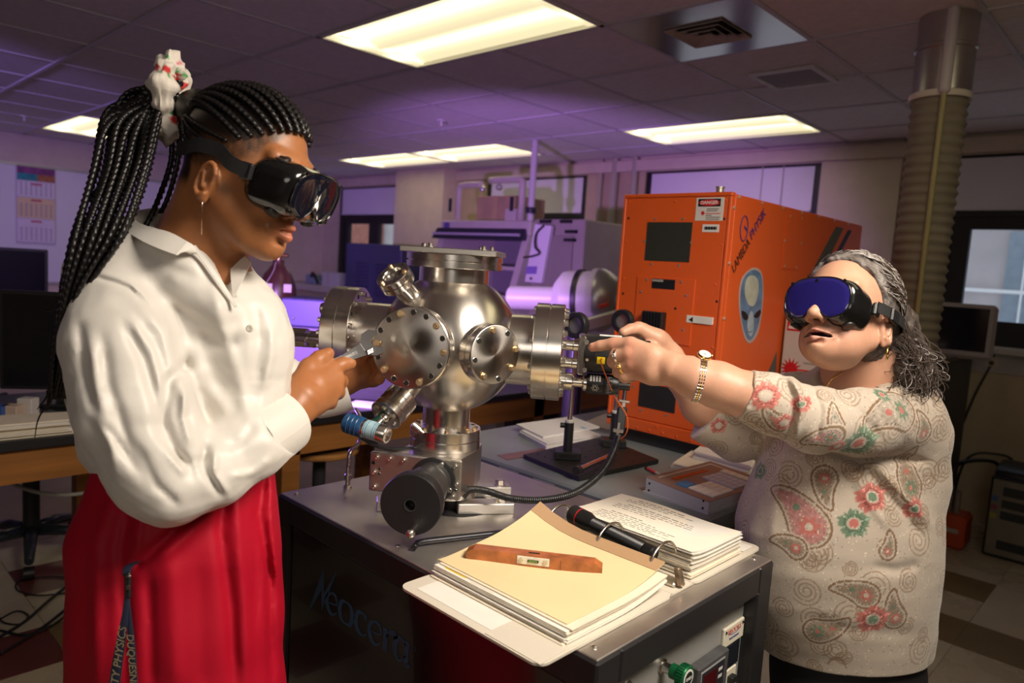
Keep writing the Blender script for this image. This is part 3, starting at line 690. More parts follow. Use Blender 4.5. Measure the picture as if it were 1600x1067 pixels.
# blue lettering on the black front: a swashed N, then the rest in a serif-like heavy hand
BLUE = mat('blue_lettering', (0.018, 0.075, 0.15), 0.5)
yb = TY0+.006
def fp(px, py): return aty(px, py, yb)
nm = MB()
for poly in (((506, 888), (478, 965), (503, 921)), ((506, 888), (503, 921), (502.5, 954), (505.5, 935)), ((502.5, 954), (528, 889), (506, 928))):
    P = [fp(*q) for q in poly]; n = np.cross(P[1]-P[0], P[2]-P[0]); P = P if n[1] < 0 else P[::-1]
    nm.prism(P, (0, -0.0006, 0))
nm.build('lettering', BLUE, cab)
def stroke_letter(strokes, x0, sc):
    mbb = MB()
    for pts, wd in strokes:
        P = spline(pts, 26); Wd = np.interp(np.linspace(0, 1, len(P)), np.linspace(0, 1, len(wd)), wd)
        T = np.gradient(P, axis=0); T /= np.linalg.norm(T, axis=1)[:, None]+1e-9; Nn = np.stack([-T[:, 1], T[:, 0]], 1)
        A = P+Nn*Wd[:, None]/2; B = P-Nn*Wd[:, None]/2
        w3 = lambda q: np.stack([x0+q[:, 0]*sc, np.full(len(q), yb-0.0006), 0.712+q[:, 1]*sc], 1)
        mbb.grid(np.stack([w3(A), w3(B)], 1), False)
    return mbb
O_ = [([(.5, .03), (.16, .12), (.03, .5), (.16, .88), (.5, .97), (.84, .88), (.97, .5), (.84, .12), (.5, .03)], (.08, .2, .32, .2, .08, .2, .32, .2, .08))]
C_ = [([(.88, .22), (.6, .04), (.25, .12), (.06, .5), (.22, .88), (.55, .96), (.8, .8)], (.05, .1, .25, .32, .2, .1, .26))]
E_ = [([(.15, .47), (.55, .5), (.86, .6), (.72, .92), (.42, .95), (.12, .75), (.08, .4), (.3, .07), (.6, .05), (.88, .25)], (.07, .08, .1, .2, .1, .2, .32, .25, .1, .05))]
R_ = [([(.2, 0), (.22, .5), (.2, .97)], (.3, .3, .3)), ([(.25, .6), (.45, .9), (.75, .95), (.85, .8)], (.06, .12, .28, .3))]
A_ = [([(.72, .8), (.45, .97), (.12, .75), (.08, .35), (.3, .04), (.55, .15), (.72, .4)], (.08, .12, .3, .32, .14, .08, .06)), ([(.8, 1.0), (.78, .5), (.82, .08), (1.05, .1)], (.28, .28, .3, .08))]
for i, (L_, x) in enumerate(((E_, -1.290), (O_, -1.238), (C_, -1.180), (E_, -1.132), (R_, -1.085), (A_, -1.047))):
    stroke_letter(L_, x, 0.050).build('lettering', BLUE, cab)
mbr = MB(); mbr.tube([V(-0.985+.004*math.cos(a), yb-.0004, .757+.004*math.sin(a)) for a in np.linspace(0, 2*math.pi, 16, endpoint=False)], 0.0005, 4, closed=True); mbr.build('lettering', BLUE, cab)

# ------------------------------------------------------------------ vacuum chamber
S = at(704, 535, 1.631)
def yawed(deg):
    a = math.radians(deg); return math.cos(a)*RH-math.sin(a)*FH, math.cos(a)*FH+math.sin(a)*RH
kr, kf = yawed(5); vr, vf = yawed(8)
ch = thing('vacuum_chamber', (S[0], S[1], TZ), 'spherical stainless steel vacuum chamber with bolted flanges on the cabinet', 'vacuum chamber')
LM = {}
def local_disc(name, c, n, prof, m, parent, seg=64):
    b = MB(); b.lathe((0, 0, 0), (0, 0, 1), prof, seg)
    me = bpy.data.meshes.new(name); me.from_pydata(np.concatenate(b.v).tolist(), [], b.f); me.polygons.foreach_set('use_smooth', b.sm); me.materials.append(m)
    o = bpy.data.objects.new(name, me); COL.objects.link(o); o.parent = parent
    u_, v_, a_ = frame(n); M = Matrix([[u_[i], v_[i], a_[i], c[i]-OFF[parent.name][i]] for i in range(3)]+[[0, 0, 0, 1]])
    o.matrix_local = M; LM[o.name] = M.copy(); OFF[o.name] = OFF[parent.name]; return o
BM = {}
def bolt(c, n, r, parent, m=BRASS, kind='hex', h=None):
    h = h or r*1.1
    key = (kind, round(r, 4), round(h, 4), m.name)
    if key not in BM:
        b = MB()
        if kind == 'hex':
            b.lathe((0, 0, 0), (0, 0, 1), [(r*1.25, 0), (r*1.25, h*.22)], 14)
            b.lathe((0, 0, h*.22), (0, 0, 1), [(r, 0), (r, h*.7), (r*.85, h*.8)], 6, sharp=5)
        elif kind == 'socket':
            b.lathe((0, 0, 0), (0, 0, 1), [(r, 0), (r, h*.9), (r*.88, h), (r*.5, h), (r*.5, h*.5)], 16); 
        me = bpy.data.meshes.new('bolt'); me.from_pydata(np.concatenate(b.v).tolist(), [], b.f); me.polygons.foreach_set('use_smooth', b.sm if kind != 'hex' else [False]*len(b.f)); me.materials.append(m); BM[key] = me
    o = bpy.data.objects.new('bolt', BM[key]); COL.objects.link(o); o.parent = parent
    u_, v_, a_ = frame(n); pm_ = LM.get(parent.name, Matrix.Identity(4))
    M = Matrix([[u_[i], v_[i], a_[i], c[i]-OFF[parent.name][i]] for i in range(3)]+[[0, 0, 0, 1]])
    o.matrix_local = pm_.inverted() @ M; OFF[o.name] = OFF[parent.name]; return o
def holedisc(c, n, r, parent):
    u_, v_, a_ = frame(n); pm_ = LM.get(parent.name, Matrix.Identity(4))
    key = ('hole', round(r, 4))
    if key not in BM:
        b = MB(); b.lathe((0, 0, 0), (0, 0, 1), [(r*1.12, 0.0002), (r, 0.0006), (r*.98, -0.0035)], 14, cap=False); b.cur = 1
        b.lathe((0, 0, 0), (0, 0, 1), [(r*1.0, -0.004), (r, 0.00035)], 14)
        me = bpy.data.meshes.new('bolt_hole'); me.from_pydata(np.concatenate(b.v).tolist(), [], b.f); me.materials.append(STEELP); me.materials.append(HOLE); me.polygons.foreach_set('material_index', b.mi); BM[key] = me
    o = bpy.data.objects.new('bolt_hole', BM[key]); COL.objects.link(o); o.parent = parent
    M = Matrix([[u_[i], v_[i], a_[i], c[i]-OFF[parent.name][i]] for i in range(3)]+[[0, 0, 0, 1]]); o.matrix_local = pm_.inverted() @ M; OFF[o.name] = OFF[parent.name]; return o
def disc_prof(r, t, e=0.0012): return [(0, 0), (r-e, 0), (r, e), (r, t-e), (r-e, t)]
def flange(c, n, r, t, parent, m=STEELP, groove=True, name='flange', inner=0.0):
    """a pair of bolted knife-edge discs; c is the outer face, n points outwards"""
    n = nrm(n); e = 0.0015
    p = [(inner, -t), (r-e, -t), (r, -t+e)]
    if groove:
        p += [(r, -t/2-.0016), (r-.004, -t/2-.0012), (r-.004, -t/2+.0012), (r, -t/2+.0016)]
    p += [(r, -e), (r-e, 0), (inner, 0)]
    return MB().lathe(c, n, p, 64, cap=False).build(name, m, parent)
def ring_of(c, n, rad, count, r, parent, m=BRASS, kind='hex', ph=0, skip=(), holes=False, ref=None, h=None):
    u_, v_, a_ = frame(n, ref)
    for i in range(count):
        a = ph+i*2*math.pi/count; p = np.asarray(c)+rad*(math.cos(a)*u_+math.sin(a)*v_)
        if i in skip:
            if holes: holedisc(p, n, r*.95, parent)
            continue
        bolt(p, n, r, parent, m, kind, h)
MB().lathe(S-V(0, 0, .158), UP, [(.158*math.sin(t), .158-.158*math.cos(t)) for t in np.linspace(0.25, math.pi-0.35, 48)], 96, cap=False, sharp=180).build('sphere', STEELS, ch)
# top neck, flange pair and lid
T = lambda z: V(S[0], S[1], z)
MB().lathe(T(1.425), UP, [(.0785, 0), (.0785, .047)], 64, cap=False).build('top_neck', STEELP, ch)
tf = flange(T(1.4985), UP, .108, .030, ch, name='top_flange')
lid = MB().obox(T(1.505), (.208, .196, .012), (kr, kf, UP), 0.0015).build('lid_plate', mat('lid_plate_steel', (0.55, 0.52, 0.48), 0.35, 1.0, bump=0.05, bscale=300), ch)
for a, b in ((-.065, -.03), (-.045, -.06), (.072, -.062), (.05, .05), (.085, -.02), (-.085, .05)):
    MB().cyl(T(1.511)+kr*a+kf*b, T(1.5125)+kr*a+kf*b, 0.011, n=18).build('washer', BOLTS, lid); bolt(T(1.5125)+kr*a+kf*b, UP, 0.0055, lid, BOLTS, 'socket', 0.008)
# lower neck, flange pair
MB().lathe(T(1.10), UP, [(.054, 0), (.054, .06)], 48, cap=False).build('lower_neck', STEELP, ch)
bf = flange(T(1.106), UP, .0805, .046, ch, name='lower_flange', inner=.05)
ring_of(T(1.106), UP, .069, 16, .0052, bf, BRASS, 'hex', 0.1, skip=(1, 3, 6, 7, 9, 12, 14), holes=True)
# gate valve body under it
vb = S.copy(); vb[2] = 0
vz0, vz1 = 0.972, 1.060
def vp(l, q, z): return V(S[0], S[1], 0)+vr*l+vf*q+V(0, 0, z)
body = MB(); pts = [(-.095, -.10), (.062, -.10), (.078, -.02), (.078, .05), (.045, .085), (-.045, .085), (-.078, .05), (-.078, -.03)]
body.prism([vp(l, q, vz0+.003) for l, q in pts], (0, 0, vz1-vz0-.003)); vbo = body.build('valve_body', mat('valve_body_steel', (0.66, 0.62, 0.57), 0.30, 1.0, bump=0.04, bscale=300), ch)
MB().lathe(vp(.012, .018, 0.945), UP, [(.066, 0), (.066, .03), (.064, .03), (.064, .07)], 48).build('valve_lower_flange', STEELP, ch)
plate = MB(); c = vp(-.0375, -.107, (vz0+vz1)/2); plate.obox(c, (.205, .013, vz1-vz0), (vr, vf, UP), 0.003); pl_ = plate.build('valve_front_plate', mat('plate_steel', (0.50, 0.465, 0.41), 0.42, 1.0, bump=0.08, bscale=250, stretch=(1, 1, 6)), ch)
def vface(l, z): return vp(l, -.1135, z)
for l, z in ((-.123, 1.049), (-.094, 1.049), (-.063, 1.049), (-.128, 1.015), (-.126, .983), (.052, 1.047), (.057, 1.008), (.050, .980)): bolt(vface(l, z), -vf, .0048, pl_, BOLTS, 'socket', .007)
for l, z, r in ((-.131, 1.036, .0042), (-.117, 1.024, .0028), (-.117, 1.013, .0028), (.055, .994, .003)): holedisc(vface(l, z), -vf, r, pl_)
kb = vp(.004, -.1135, 1.012)
MB().lathe(kb, -vf, [(0, 0), (.050, 0), (.050, .006), (.047, .007), (0, .007)], 40, cap=False).build('knob_base_ring', BLK, ch)
for a in (1.1, -.35, 2.9): 
    p = kb-vf*.007+.043*(math.cos(a)*vr+math.sin(a)*UP); bolt(p, -vf, .0055, bpy.data.objects['knob_base_ring'], BOLTS, 'socket', .008)
GREYK = mat('dark_grey_knob', (0.055, 0.054, 0.052), 0.36, 0.35, bump=0.05, bscale=300)
MB().lathe(kb, -vf, [(.041, .007), (.041, .030), (.038, .032), (.038, .042), (.044, .046), (.046, .060), (.046, .100), (.044, .104), (.044, .110), (.052, .113), (.0545, .118), (.0545, .140)], 48, cap=False).build('knob_barrel', GREYK, ch)
kd = MB().lathe(kb, -vf, [(.0545, .138), (.0605, .141), (.061, .150), (.061, .170), (.0595, .1725), (.011, .1725), (.011, .150), (0, .150)], 64, cap=False).build('knob', BLK, ch)
MB().lathe(kb, -vf, [(.0115, .1715), (.0125, .1738), (.0105, .1735)], 24, cap=False).build('bore_ring', GREYK, kd)
hp = kb-vf*.172+vr*.012-UP*.043
MB().cyl(hp, hp-vf*.028, .0068, .0058, n=20).build('crank_pin', STEELP, ch)
MB().sph(hp-vf*.032, .0092, 20).build('crank_ball', STEELP, ch)
# clamp bars, bolts, hole and cable under the chamber
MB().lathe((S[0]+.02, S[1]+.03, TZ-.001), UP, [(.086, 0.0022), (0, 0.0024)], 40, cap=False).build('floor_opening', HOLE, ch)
MB().lathe((S[0]+.01, S[1]+.02, TZ+.0), UP, [(.045, 0), (.045, .03)], 24).build('pump_neck', BLKM, ch)
for (l, q, dl) in ((.085, .105, .12), (.105, -.015, .13), (-.085, -.06, .10)):
    cc = vp(l, q, TZ+.012); o = MB().obox(cc, (dl, .042, .024), (vr*.94+vf*.34, vf*.94-vr*.34, UP), 0.002).build('clamp_bar', mat('aluminium_bar', (0.60, 0.58, 0.55), 0.42, 0.9, var=0.05), ch)
    bolt(cc+V(0, 0, .012)+(vr*.94+vf*.34)*(dl*.28 if l > 0 else -dl*.25), UP, .0115, o, BOLTS, 'hex', .014)
# side arms
for s_, (t0, t1), r_t, r_f in ((1, (.10, .195), .080, .108), (-1, (.10, .212), .072, .105)):
    n = kr*s_; base = S-UP*(.004 if s_ > 0 else -.006)
    MB().cyl(base+n*t0, base+n*t1, r_t, n=56, cap=False).build('arm_tube', STEEL, ch)
    fo = flange(base+n*(t1+.060), n, r_f, .063, ch, name='arm_flange')
    ring_of(base+n*(t1+.060), n, r_f-.014, 20, .0055, fo, BOLTS, 'hex', 0.05, h=.009)
    ring_of(base+n*(t1-.003), -n, r_f-.014, 20, .0055, fo, BOLTS, 'hex', 0.05, skip=tuple(range(0, 20, 2)), holes=True, h=.007)
    # short mini flange on the outer face
# big front port, ported towards the viewer's left
def port(px, py, d, n, r_f, t, r_t, back, nb, skip, name, br=.0058, ph=0.0):
    c = at(px, py, d); n = nrm(n)
    MB().cyl(c-n*back, c-n*t*.9, r_t, n=48, cap=False).build('port_tube', STEELP, ch)
    rim = MB().lathe(c, n, [(r_t*.9, -t), (r_f-.0015, -t), (r_f, -t+.0015), (r_f, -t*.52), (r_f-.003, -t*.5), (r_f-.003, -t*.46), (r_f, -t*.44), (r_f, -.003), (r_f-.002, -.0006)], 72, cap=False).build('port_rim', STEELP, ch)
    face = local_disc(name, c, n, [(r_f-.002, -.0008), (r_f-.0035, 0.0002), (0.0005, 0.0003)], STEELD, ch, 96)
    ring_of(c+n*.0003, n, r_f-.0115, nb, br, face, BRASS, 'hex', ph, skip, True)
    return c
nbig = -.235*RH*.21-FH*.24*1.0; nbig = nrm(-RH*.225-FH*.97+UP*.03)
bigc = port(640.5, 543.5, 1.385, nbig, .0805, .030, .056, .16, 16, (0, 2, 3, 5, 6, 8, 10, 11, 13, 14), 'blank_flange', .0056, ph=.35)
nsm = nrm(RH*.62-FH*.78+UP*.02)
smc = port(774, 554, 1.475, nsm, .0635, .040, .036, .12, 8, (1, 3, 4, 6), 'small_blank_flange', .0060, ph=.2)
# upper left viewport with a glass window
nv = nrm(-RH*.42-FH*.55+UP*.72); vc = at(613, 428, 1.50)
MB().cyl(S+nrm(vc-S)*.13, vc-nv*.02, .024, n=32, cap=False).build('viewport_tube', STEELP, ch)
vfl = flange(vc, nv, .0375, .030, ch, name='viewport_flange', inner=.022)
MB().lathe(vc, nv, [(.022, 0), (.020, -.004), (.020, -.012)], 32, cap=False).build('viewport_bore', STEELP, ch)
MB().cyl(vc-nv*.012, vc-nv*.011, .0205, n=32).build('viewport_glass', mat('viewport_glass', (0.10, 0.09, 0.08), 0.06), ch)
ring_of(vc, nv, .0305, 6, .0045, vfl, BRASS, 'hex', .3, (1, 3, 5), True)
# lower left angled port with gauge head and bellows valve
na = nrm(-RH*.50-FH*.30-UP*.62); p0 = S+nrm(at(655, 600, 1.53)-S)*.12; pa = at(628, 622, 1.50)
na = nrm(at(600, 652, 1.46)-pa)
MB().cyl(pa-na*.06, pa+na*.01, .019, n=28).build('angled_tube', STEELP, ch)
af = MB(); af.lathe(pa, na, [(0, .0), (.036, 0), (.036, .016), (.034, .017), (.034, .019), (.036, .020), (.036, .040), (.034, .041), (.034, .043), (.036, .044), (.036, .056), (.030, .058), (0, .058)], 40, cap=False)
afo = af.build('angled_flange', STEELP, ch)
ring_of(pa+na*.058, na, .026, 6, .0045, afo, BOLTS, 'hex', .2)
MB().sph(pa+na*.064+nrm(np.cross(na, FH))*.002, .012, 18).cyl(pa+na*.05, pa+na*.085, .008, n=16).build('ball_joint', STEELP, ch)
qv = at(650, 668, 1.49)
MB().cyl(qv-RH*.008+UP*.006, qv+RH*.008-UP*.006, .0095, n=18, bev=.001).cyl(qv+RH*.007-UP*.005, qv+RH*.015-UP*.011, .0060, n=12).build('compression_fitting', STEELP, ch)
g0, g1 = at(540, 660, 1.43), at(606, 680, 1.40); gd = nrm(g1-g0); L = np.linalg.norm(g1-g0)
gh = MB().lathe(g0, gd, [(0, 0), (.017, 0), (.020, .003), (.020, L*.42), (.0185, L*.45), (0, L*.45)], 28, cap=False).build('gauge_head', mat('blue_gauge_cap', (0.012, 0.06, 0.16), 0.35), ch)
for q in (.12, .22, .32):
    MB().lathe(g0+gd*L*q, gd, [(.0202, 0), (.0212, .001), (.0202, .0025)], 28, cap=False).build('rib', MATS['blue_gauge_cap'], gh)
gb = MB().lathe(g0, gd, [(.0185, L*.45), (.0185, L*.97), (.0165, L*1.0), (.006, L*1.0), (.0035, L*.985), (0, L*.985)], 28, cap=False).build('gauge_body', STEELP, ch)
MB().lathe(g0, gd, [(.0187, L*.50), (.0187, L*.80)], 28, cap=False).build('gauge_label', mat('pale_blue_label', (0.35, 0.52, 0.60), 0.5, var=0.1, vscale=90), gb)
for q in (.52, .57, .72, .77): MB().lathe(g0, gd, [(.0189, L*q), (.0189, L*q+.0012)], 28, cap=False).build('label_print', mat('label_blue', (0.02, 0.16, 0.3), 0.5), gb)
MB().cyl(at(585, 665, 1.45), pa+na*.05, .012, n=14).build('gauge_elbow', mat('green_block', (0.01, 0.06, 0.045), 0.4), ch)
gc = spline([at(590, 690, 1.44), at(560, 680, 1.49), at(600, 700, 1.56), at(660, 700, 1.64)], 24); MB().tube(gc, .0045, 8).build('gauge_cable', BLK, ch)
# feed-through behind the left flange
lo = S-kr*.272+UP*.006
def lf(a, b, z): return S-kr*a+kf*b+UP*z
l1 = MB()
l1.lathe(lf(.272, -.02, -.012), -kr, [(.017, 0), (.017, .012), (.014, .013), (.014, .016), (.017, .017), (.017, .028), (.012, .030), (.012, .055), (.0215, .056), (.0215, .100), (.020, .102), (.020, .104), (.026, .112)], 28)
l1.build('rotary_feedthrough', STEELP, ch)
MB().lathe(lf(.384, -.02, -.012), -kr, [(.026, 0), (.027, .03), (.024, .09)], 28).build('feedthrough_grip', mat('slate_grip', (0.035, 0.045, 0.06), 0.5), ch)
l2 = MB().lathe(lf(.272, -.02, .058), -kr, [(.020, 0), (.020, .012), (.014, .014), (.014, .022), (.012, .026)], 20).build('mini_flange', STEELP, ch)
MB().lathe(lf(.272, .03, -.02), -kr, [(.016, 0), (.016, .05), (.02, .055), (.02, .10)], 20).build('second_feedthrough', STEELP, ch)
# right side: stepper motor housing and manipulator
def rt(a, b, z): return S+kr*a+kf*b+UP*z
for dz in (.028, -.012):
    MB().lathe(rt(.255, -.02, -.002+dz-.01), kr, [(.012, 0), (.012, .022), (.0135, .024), (.0135, .034)], 20).build('motor_spacer', STEELP, ch)
mp = MB(); mp.obox(rt(.298, -.03, .0), (.016, .08, .085), (kr, kf, UP), .004); mpo = mp.build('motor_mount', STEELP, ch)
for dz in (.03, -.03): bolt(rt(.306, -.058, dz)-kf*.012, -kf, .005, mpo, BOLTS, 'socket', .006)
mc = rt(.304, -.03, .003)
# axis tipped as seen: the black barrel runs to the right
mb_ = MB().lathe(mc, kr, [(0, 0), (.040, 0), (.042, .003), (.042, .125), (.040, .128), (.036, .128), (.036, .14), (0, .14)], 40, cap=False).build('motor_barrel', BLK, ch)
u1, v1, a1 = frame(kr)
def onb(t, ang, r=.0422): return mc+kr*t+r*(math.cos(ang)*(-kf)+math.sin(ang)*UP)
def patch(t0, t1, a0, a1_, m, name, parent, r=.0426):
    G = np.array([[onb(t, a, r) for a in np.linspace(a0, a1_, 8)] for t in (t0, t1)]); return MB().grid(G, True, thick=(0, 0, 0.0002)).build(name, m, parent)
patch(.030, .078, 1.25, 1.6, mat('silver_label', (0.6, 0.6, 0.58), 0.5, var=0.15, vscale=80), 'silver_label', mb_)
patch(.022, .072, -.52, .12, BLKM, 'socket_block', mb_, .0434)
YEL = mat('yellow_socket', (0.75, 0.55, 0.005), 0.4)
patch(.027, .044, -.40, -.05, YEL, 'yellow_socket', mb_, .0442); patch(.051, .068, -.40, -.05, YEL, 'yellow_socket', mb_, .0442)
for t_ in (.036, .060): MB().cyl(onb(t_, -.15, .0440), onb(t_, -.15, .0452), .002, n=8).build('pin_hole', HOLE, mb_)
MB().cyl(onb(.006, -.25, .0415), onb(.006, -.25, .0435), .0032, n=12).build('set_screw', BOLTS, mb_)
mn = MB(); m0 = rt(.255, -.03, -.064)
mn.lathe(m0, kr, [(.020, 0), (.020, .010), (.018, .011), (.018, .013), (.020, .014), (.020, .026), (.011, .028), (.011, .048), (.018, .052), (.018, .058)], 28)
mno = mn.build('mini_conflat', STEELP, ch); ring_of(m0+kr*.026, kr, .015, 6, .003, mno, BOLTS, 'hex')
md = MB().lathe(m0+kr*.058, kr, [(0, 0), (.021, 0), (.0225, .003), (.0225, .036), (.021, .037), (.0215, .038), (.0225, .040), (.0225, .060), (.0205, .064), (.0205, .070), (.010, .071), (.010, .095), (.0, .096)], 32, cap=False).build('manipulator_knob', BLK, ch)
def onm(t, ang, r=.0227): return m0+kr*(.058+t)+r*(math.cos(ang)*(-kf)+math.sin(ang)*UP)
for i in range(4):
    G = np.array([[onm(t, a) for a in np.linspace(.35, 1.05, 5)] for t in (.007+i*.0065, .0110+i*.0065)]); MB().grid(G, True, thick=-kf*.0002).build('scale_mark', mat('white_print', (0.75, 0.75, 0.72), 0.5), md)
for k in range(3):
    th = k*math.pi/3; pts = []
    for a in np.linspace(0, 2*math.pi, 22, endpoint=False):
        e = V(.0085*math.cos(a), .0032*math.sin(a)); q = V(e[0]*math.cos(th)-e[1]*math.sin(th), e[0]*math.sin(th)+e[1]*math.cos(th)); pts.append(onm(.019+q[0], -.30+q[1]/.0227, .0229))
    MB().tube(pts, .0004, 4, closed=True).build('atom_emblem', MATS['white_print'], md)
for k in range(10):
    G = np.array([[onm(t, a) for a in np.linspace(-.9+k*.2, -.86+k*.2, 2)] for t in (.044, .050+.004*(k % 2))]); MB().grid(G, True, thick=-kf*.0002).build('scale_mark', MATS['grey_print'], md)
# the gas line fitting at the back left of the cabinet top
gl = thing('gas_line', atz(543, 762, TZ), 'bent steel gas line rising from a fitting on the cabinet top', 'pipe')
b0 = atz(543, 762, TZ)
MB().lathe(b0, UP, [(.011, 0), (.011, .006), (.007, .008), (.007, .02), (.0095, .021), (.0095, .032), (.006, .036)], 6, sharp=10).build('hex_fitting', BOLTS, gl)
dd0 = np.dot(b0-CO, CF)
MB().tube(spline([b0+V(0, 0, .034), b0+V(0, 0, .06), at(548, 705, dd0), at(562, 690, dd0+.03), at(563, 655, dd0+.05), at(556, 640, dd0+.09)], 30), .0055, 10).build('tube', STEELP, gl)
# ------------------------------------------------------------------ binder on the cabinet: covers, sheets, rings
PAPER = mat('white_paper', (0.74, 0.71, 0.65), 0.75, var=0.03, vscale=20)
PAPER2 = mat('aged_paper', (0.74, 0.66, 0.52), 0.8, var=0.06, vscale=20)
MANILA = mat('manila_divider', (0.72, 0.58, 0.33), 0.7, var=0.03, vscale=10)
VINYL = mat('cream_vinyl_cover', (0.62, 0.57, 0.48), 0.45, bump=0.12, bscale=90)
TANV = mat('tan_strip', (0.42, 0.26, 0.14), 0.6)
binder = thing('ring_binder', (-.77, 1.09, TZ), 'open cream three-ring binder lying on the cabinet corner', 'binder')
bx0, bx1 = -.934, -.607
def rrect(x0, y0, x1, y1, r, z, n=6):
    P = []
    for cx, cy, a0 in ((x1-r, y1-r, 0), (x0+r, y1-r, 90), (x0+r, y0+r, 180), (x1-r, y0+r, 270)):
        for k in range(n+1): a = math.radians(a0+90*k/n); P.append((cx+r*math.cos(a), cy+r*math.sin(a), z))
    return P
MB().prism(rrect(bx0, .738, bx1, 1.095, .02, TZ+.001), (0, 0, .004)).build('front_cover', VINYL, binder)
MB().prism(rrect(bx0, 1.165, bx1, 1.446, .02, TZ+.001), (0, 0, .004)).build('back_cover', VINYL, binder)
MB().box((bx0+.004, 1.09, TZ+.001), (bx1-.004, 1.17, TZ+.0045)).build('spine', VINYL, binder)
for y in (1.094, 1.166): MB().cyl((bx0+.004, y, TZ+.0045), (bx1-.004, y, TZ+.0045), .002, n=8).build('hinge_seam', VINYL, binder)
# pocket with a loose white sheet
MB().box((bx0+.03, .755, TZ+.005), (bx1-.10, .86, TZ+.0056)).build('pocket_sheet', PAPER, binder)
MB().box((bx1-.115, .741, TZ+.005), (bx1-.003, .90, TZ+.0062)).build('pocket', VINYL, binder)
rm = MB(); rm.obox(((bx0+bx1)/2, 1.13, TZ+.009), (.30, .030, .010), bev=.003); rm.build('ring_mechanism', mat('nickel_plate', (0.6, 0.54, 0.45), 0.3, 0.9), binder)
MB().obox((bx1-.012, 1.128, TZ+.024), (.014, .012, .034), (V(.94, 0, .34), V(0, 1, 0), V(-.34, 0, .94)), .003).build('release_lever', mat('rusty_lever', (0.30, 0.22, 0.15), 0.4, 0.7, var=0.4, vscale=90), binder)
RINGM = mat('ring_wire', (0.52, 0.47, 0.40), 0.28, 1.0)
for x in (-.905, -.775, -.655):
    pts = [V(x, 1.13+.050*math.cos(a), TZ+.014+.062*max(0, math.sin(a))**.8) for a in np.linspace(0, math.pi, 26)]
    MB().tube(pts, .0026, 8).build('ring', RINGM, binder)
random.seed(7)
# left pile: sheets and card dividers rising towards the rings
def sheet_surface(x0, x1, y0, y1, z, lift, n=14, curl=0.0, skew=0.0):
    G = []
    for i in range(n+1):
        ty = i/n; row = []
        for j in range(9):
            tx = j/8; y = y0+(y1-y0)*ty; x = x0+(x1-x0)*tx+skew*ty
            zz = z+lift*max(0, (ty-.45)/.55)**2 + curl*(max(0, 1-tx*2.2)**2)*max(0, (ty-.1))
            row.append((x, y, zz))
        G.append(row)
    return np.array(G)
for k in range(9):
    dx_, dy_ = random.uniform(-.004, .004), random.uniform(-.006, .006)
    MB().grid(sheet_surface(bx0+.010+dx_, bx1-.012+dx_, .815+dy_-(.008 if k % 3 == 0 else 0), 1.085, TZ+.006+k*.0024, .020-.001*k), True, thick=(0, 0, .0019)).build('sheet', PAPER if k % 2 else PAPER2, binder)
topz = TZ+.006+9*.0024
G = sheet_surface(bx0+.0, bx1-.026, .826, 1.098, topz, .026, curl=.03)
MB().grid(G, True, thick=(0, 0, .0008)).build('manila_sheet', MANILA, binder)
# tan reinforced edge along the rings
G2 = G[-3:].copy(); G2[0] = G2[0]*.45+G2[1]*.55; G2[..., 2] += .0012
MB().grid(G2, True, thick=(0, 0, .0006)).build('reinforced_edge', TANV, binder)
MB().obox((bx0+.055, .820, topz-.004), (.055, .006, .003), bev=.0008).build('index_tab', mat('yellow_tab', (0.72, 0.52, 0.02), 0.4), binder)
MB().obox((bx0+.125, .818, topz-.004), (.060, .008, .003), bev=.0008).build('index_tab', mat('clear_tab', (0.70, 0.66, 0.56), 0.3), binder)
# right pile of aged sheets
for k in range(16):
    dx_, dy_ = random.uniform(-.004, .004), random.uniform(-.005, .005); z = TZ+.006+k*.0027
    MB().grid(np.array([[(x+dx_, y+dy_, z+.008*max(0, 1-(y-1.17)/.07)**2*(k/16)) for x in np.linspace(bx0+.012, bx1-.014, 5)] for y in np.linspace(1.172, 1.372, 9)]), True, thick=(0, 0, .0021)).build('sheet', PAPER2 if k % 3 else PAPER, binder)
ztop = TZ+.006+16*.0027
def wave(x, y): return ztop+.002*math.sin((x+.9)*22)*((y-1.17)/.2)+.009*max(0, 1-(y-1.17)/.07)**2
MB().grid(np.array([[(x, y, wave(x, y)) for x in np.linspace(bx0+.010, bx1-.016, 17)] for y in np.linspace(1.172, 1.378, 11)]), True, thick=(0, 0, .0004)).build('top_page', mat('page_cream', (0.80, 0.74, 0.63), 0.8, var=0.03, vscale=15), binder)
INK = mat('grey_ink', (0.16, 0.14, 0.13), 0.8)
random.seed(3)
for r_ in range(16):
    y = 1.36-r_*.0105
    if r_ in (3, 8, 9): continue
    xe = bx0+.05+random.choice((.10, .14, .18, .21)); x = bx0+.05+(.02 if r_ in (0, 4, 10) else 0)
    im = MB()
    while x < xe:
        wl = random.uniform(.006, .018); z = max(wave(x, y), wave(x+wl, y))+.0007; im.box((x, y-.0011, z-.0002), (x+wl, y+.0011+(.0008 if r_ in (0, 4, 10) else 0), z)); x += wl+.004
    im.build('printed_line', INK, binder)
MB().box((-.80, 1.386, TZ+.006), (-.62, 1.43, TZ+.0066)).build('loose_slip', PAPER, binder)
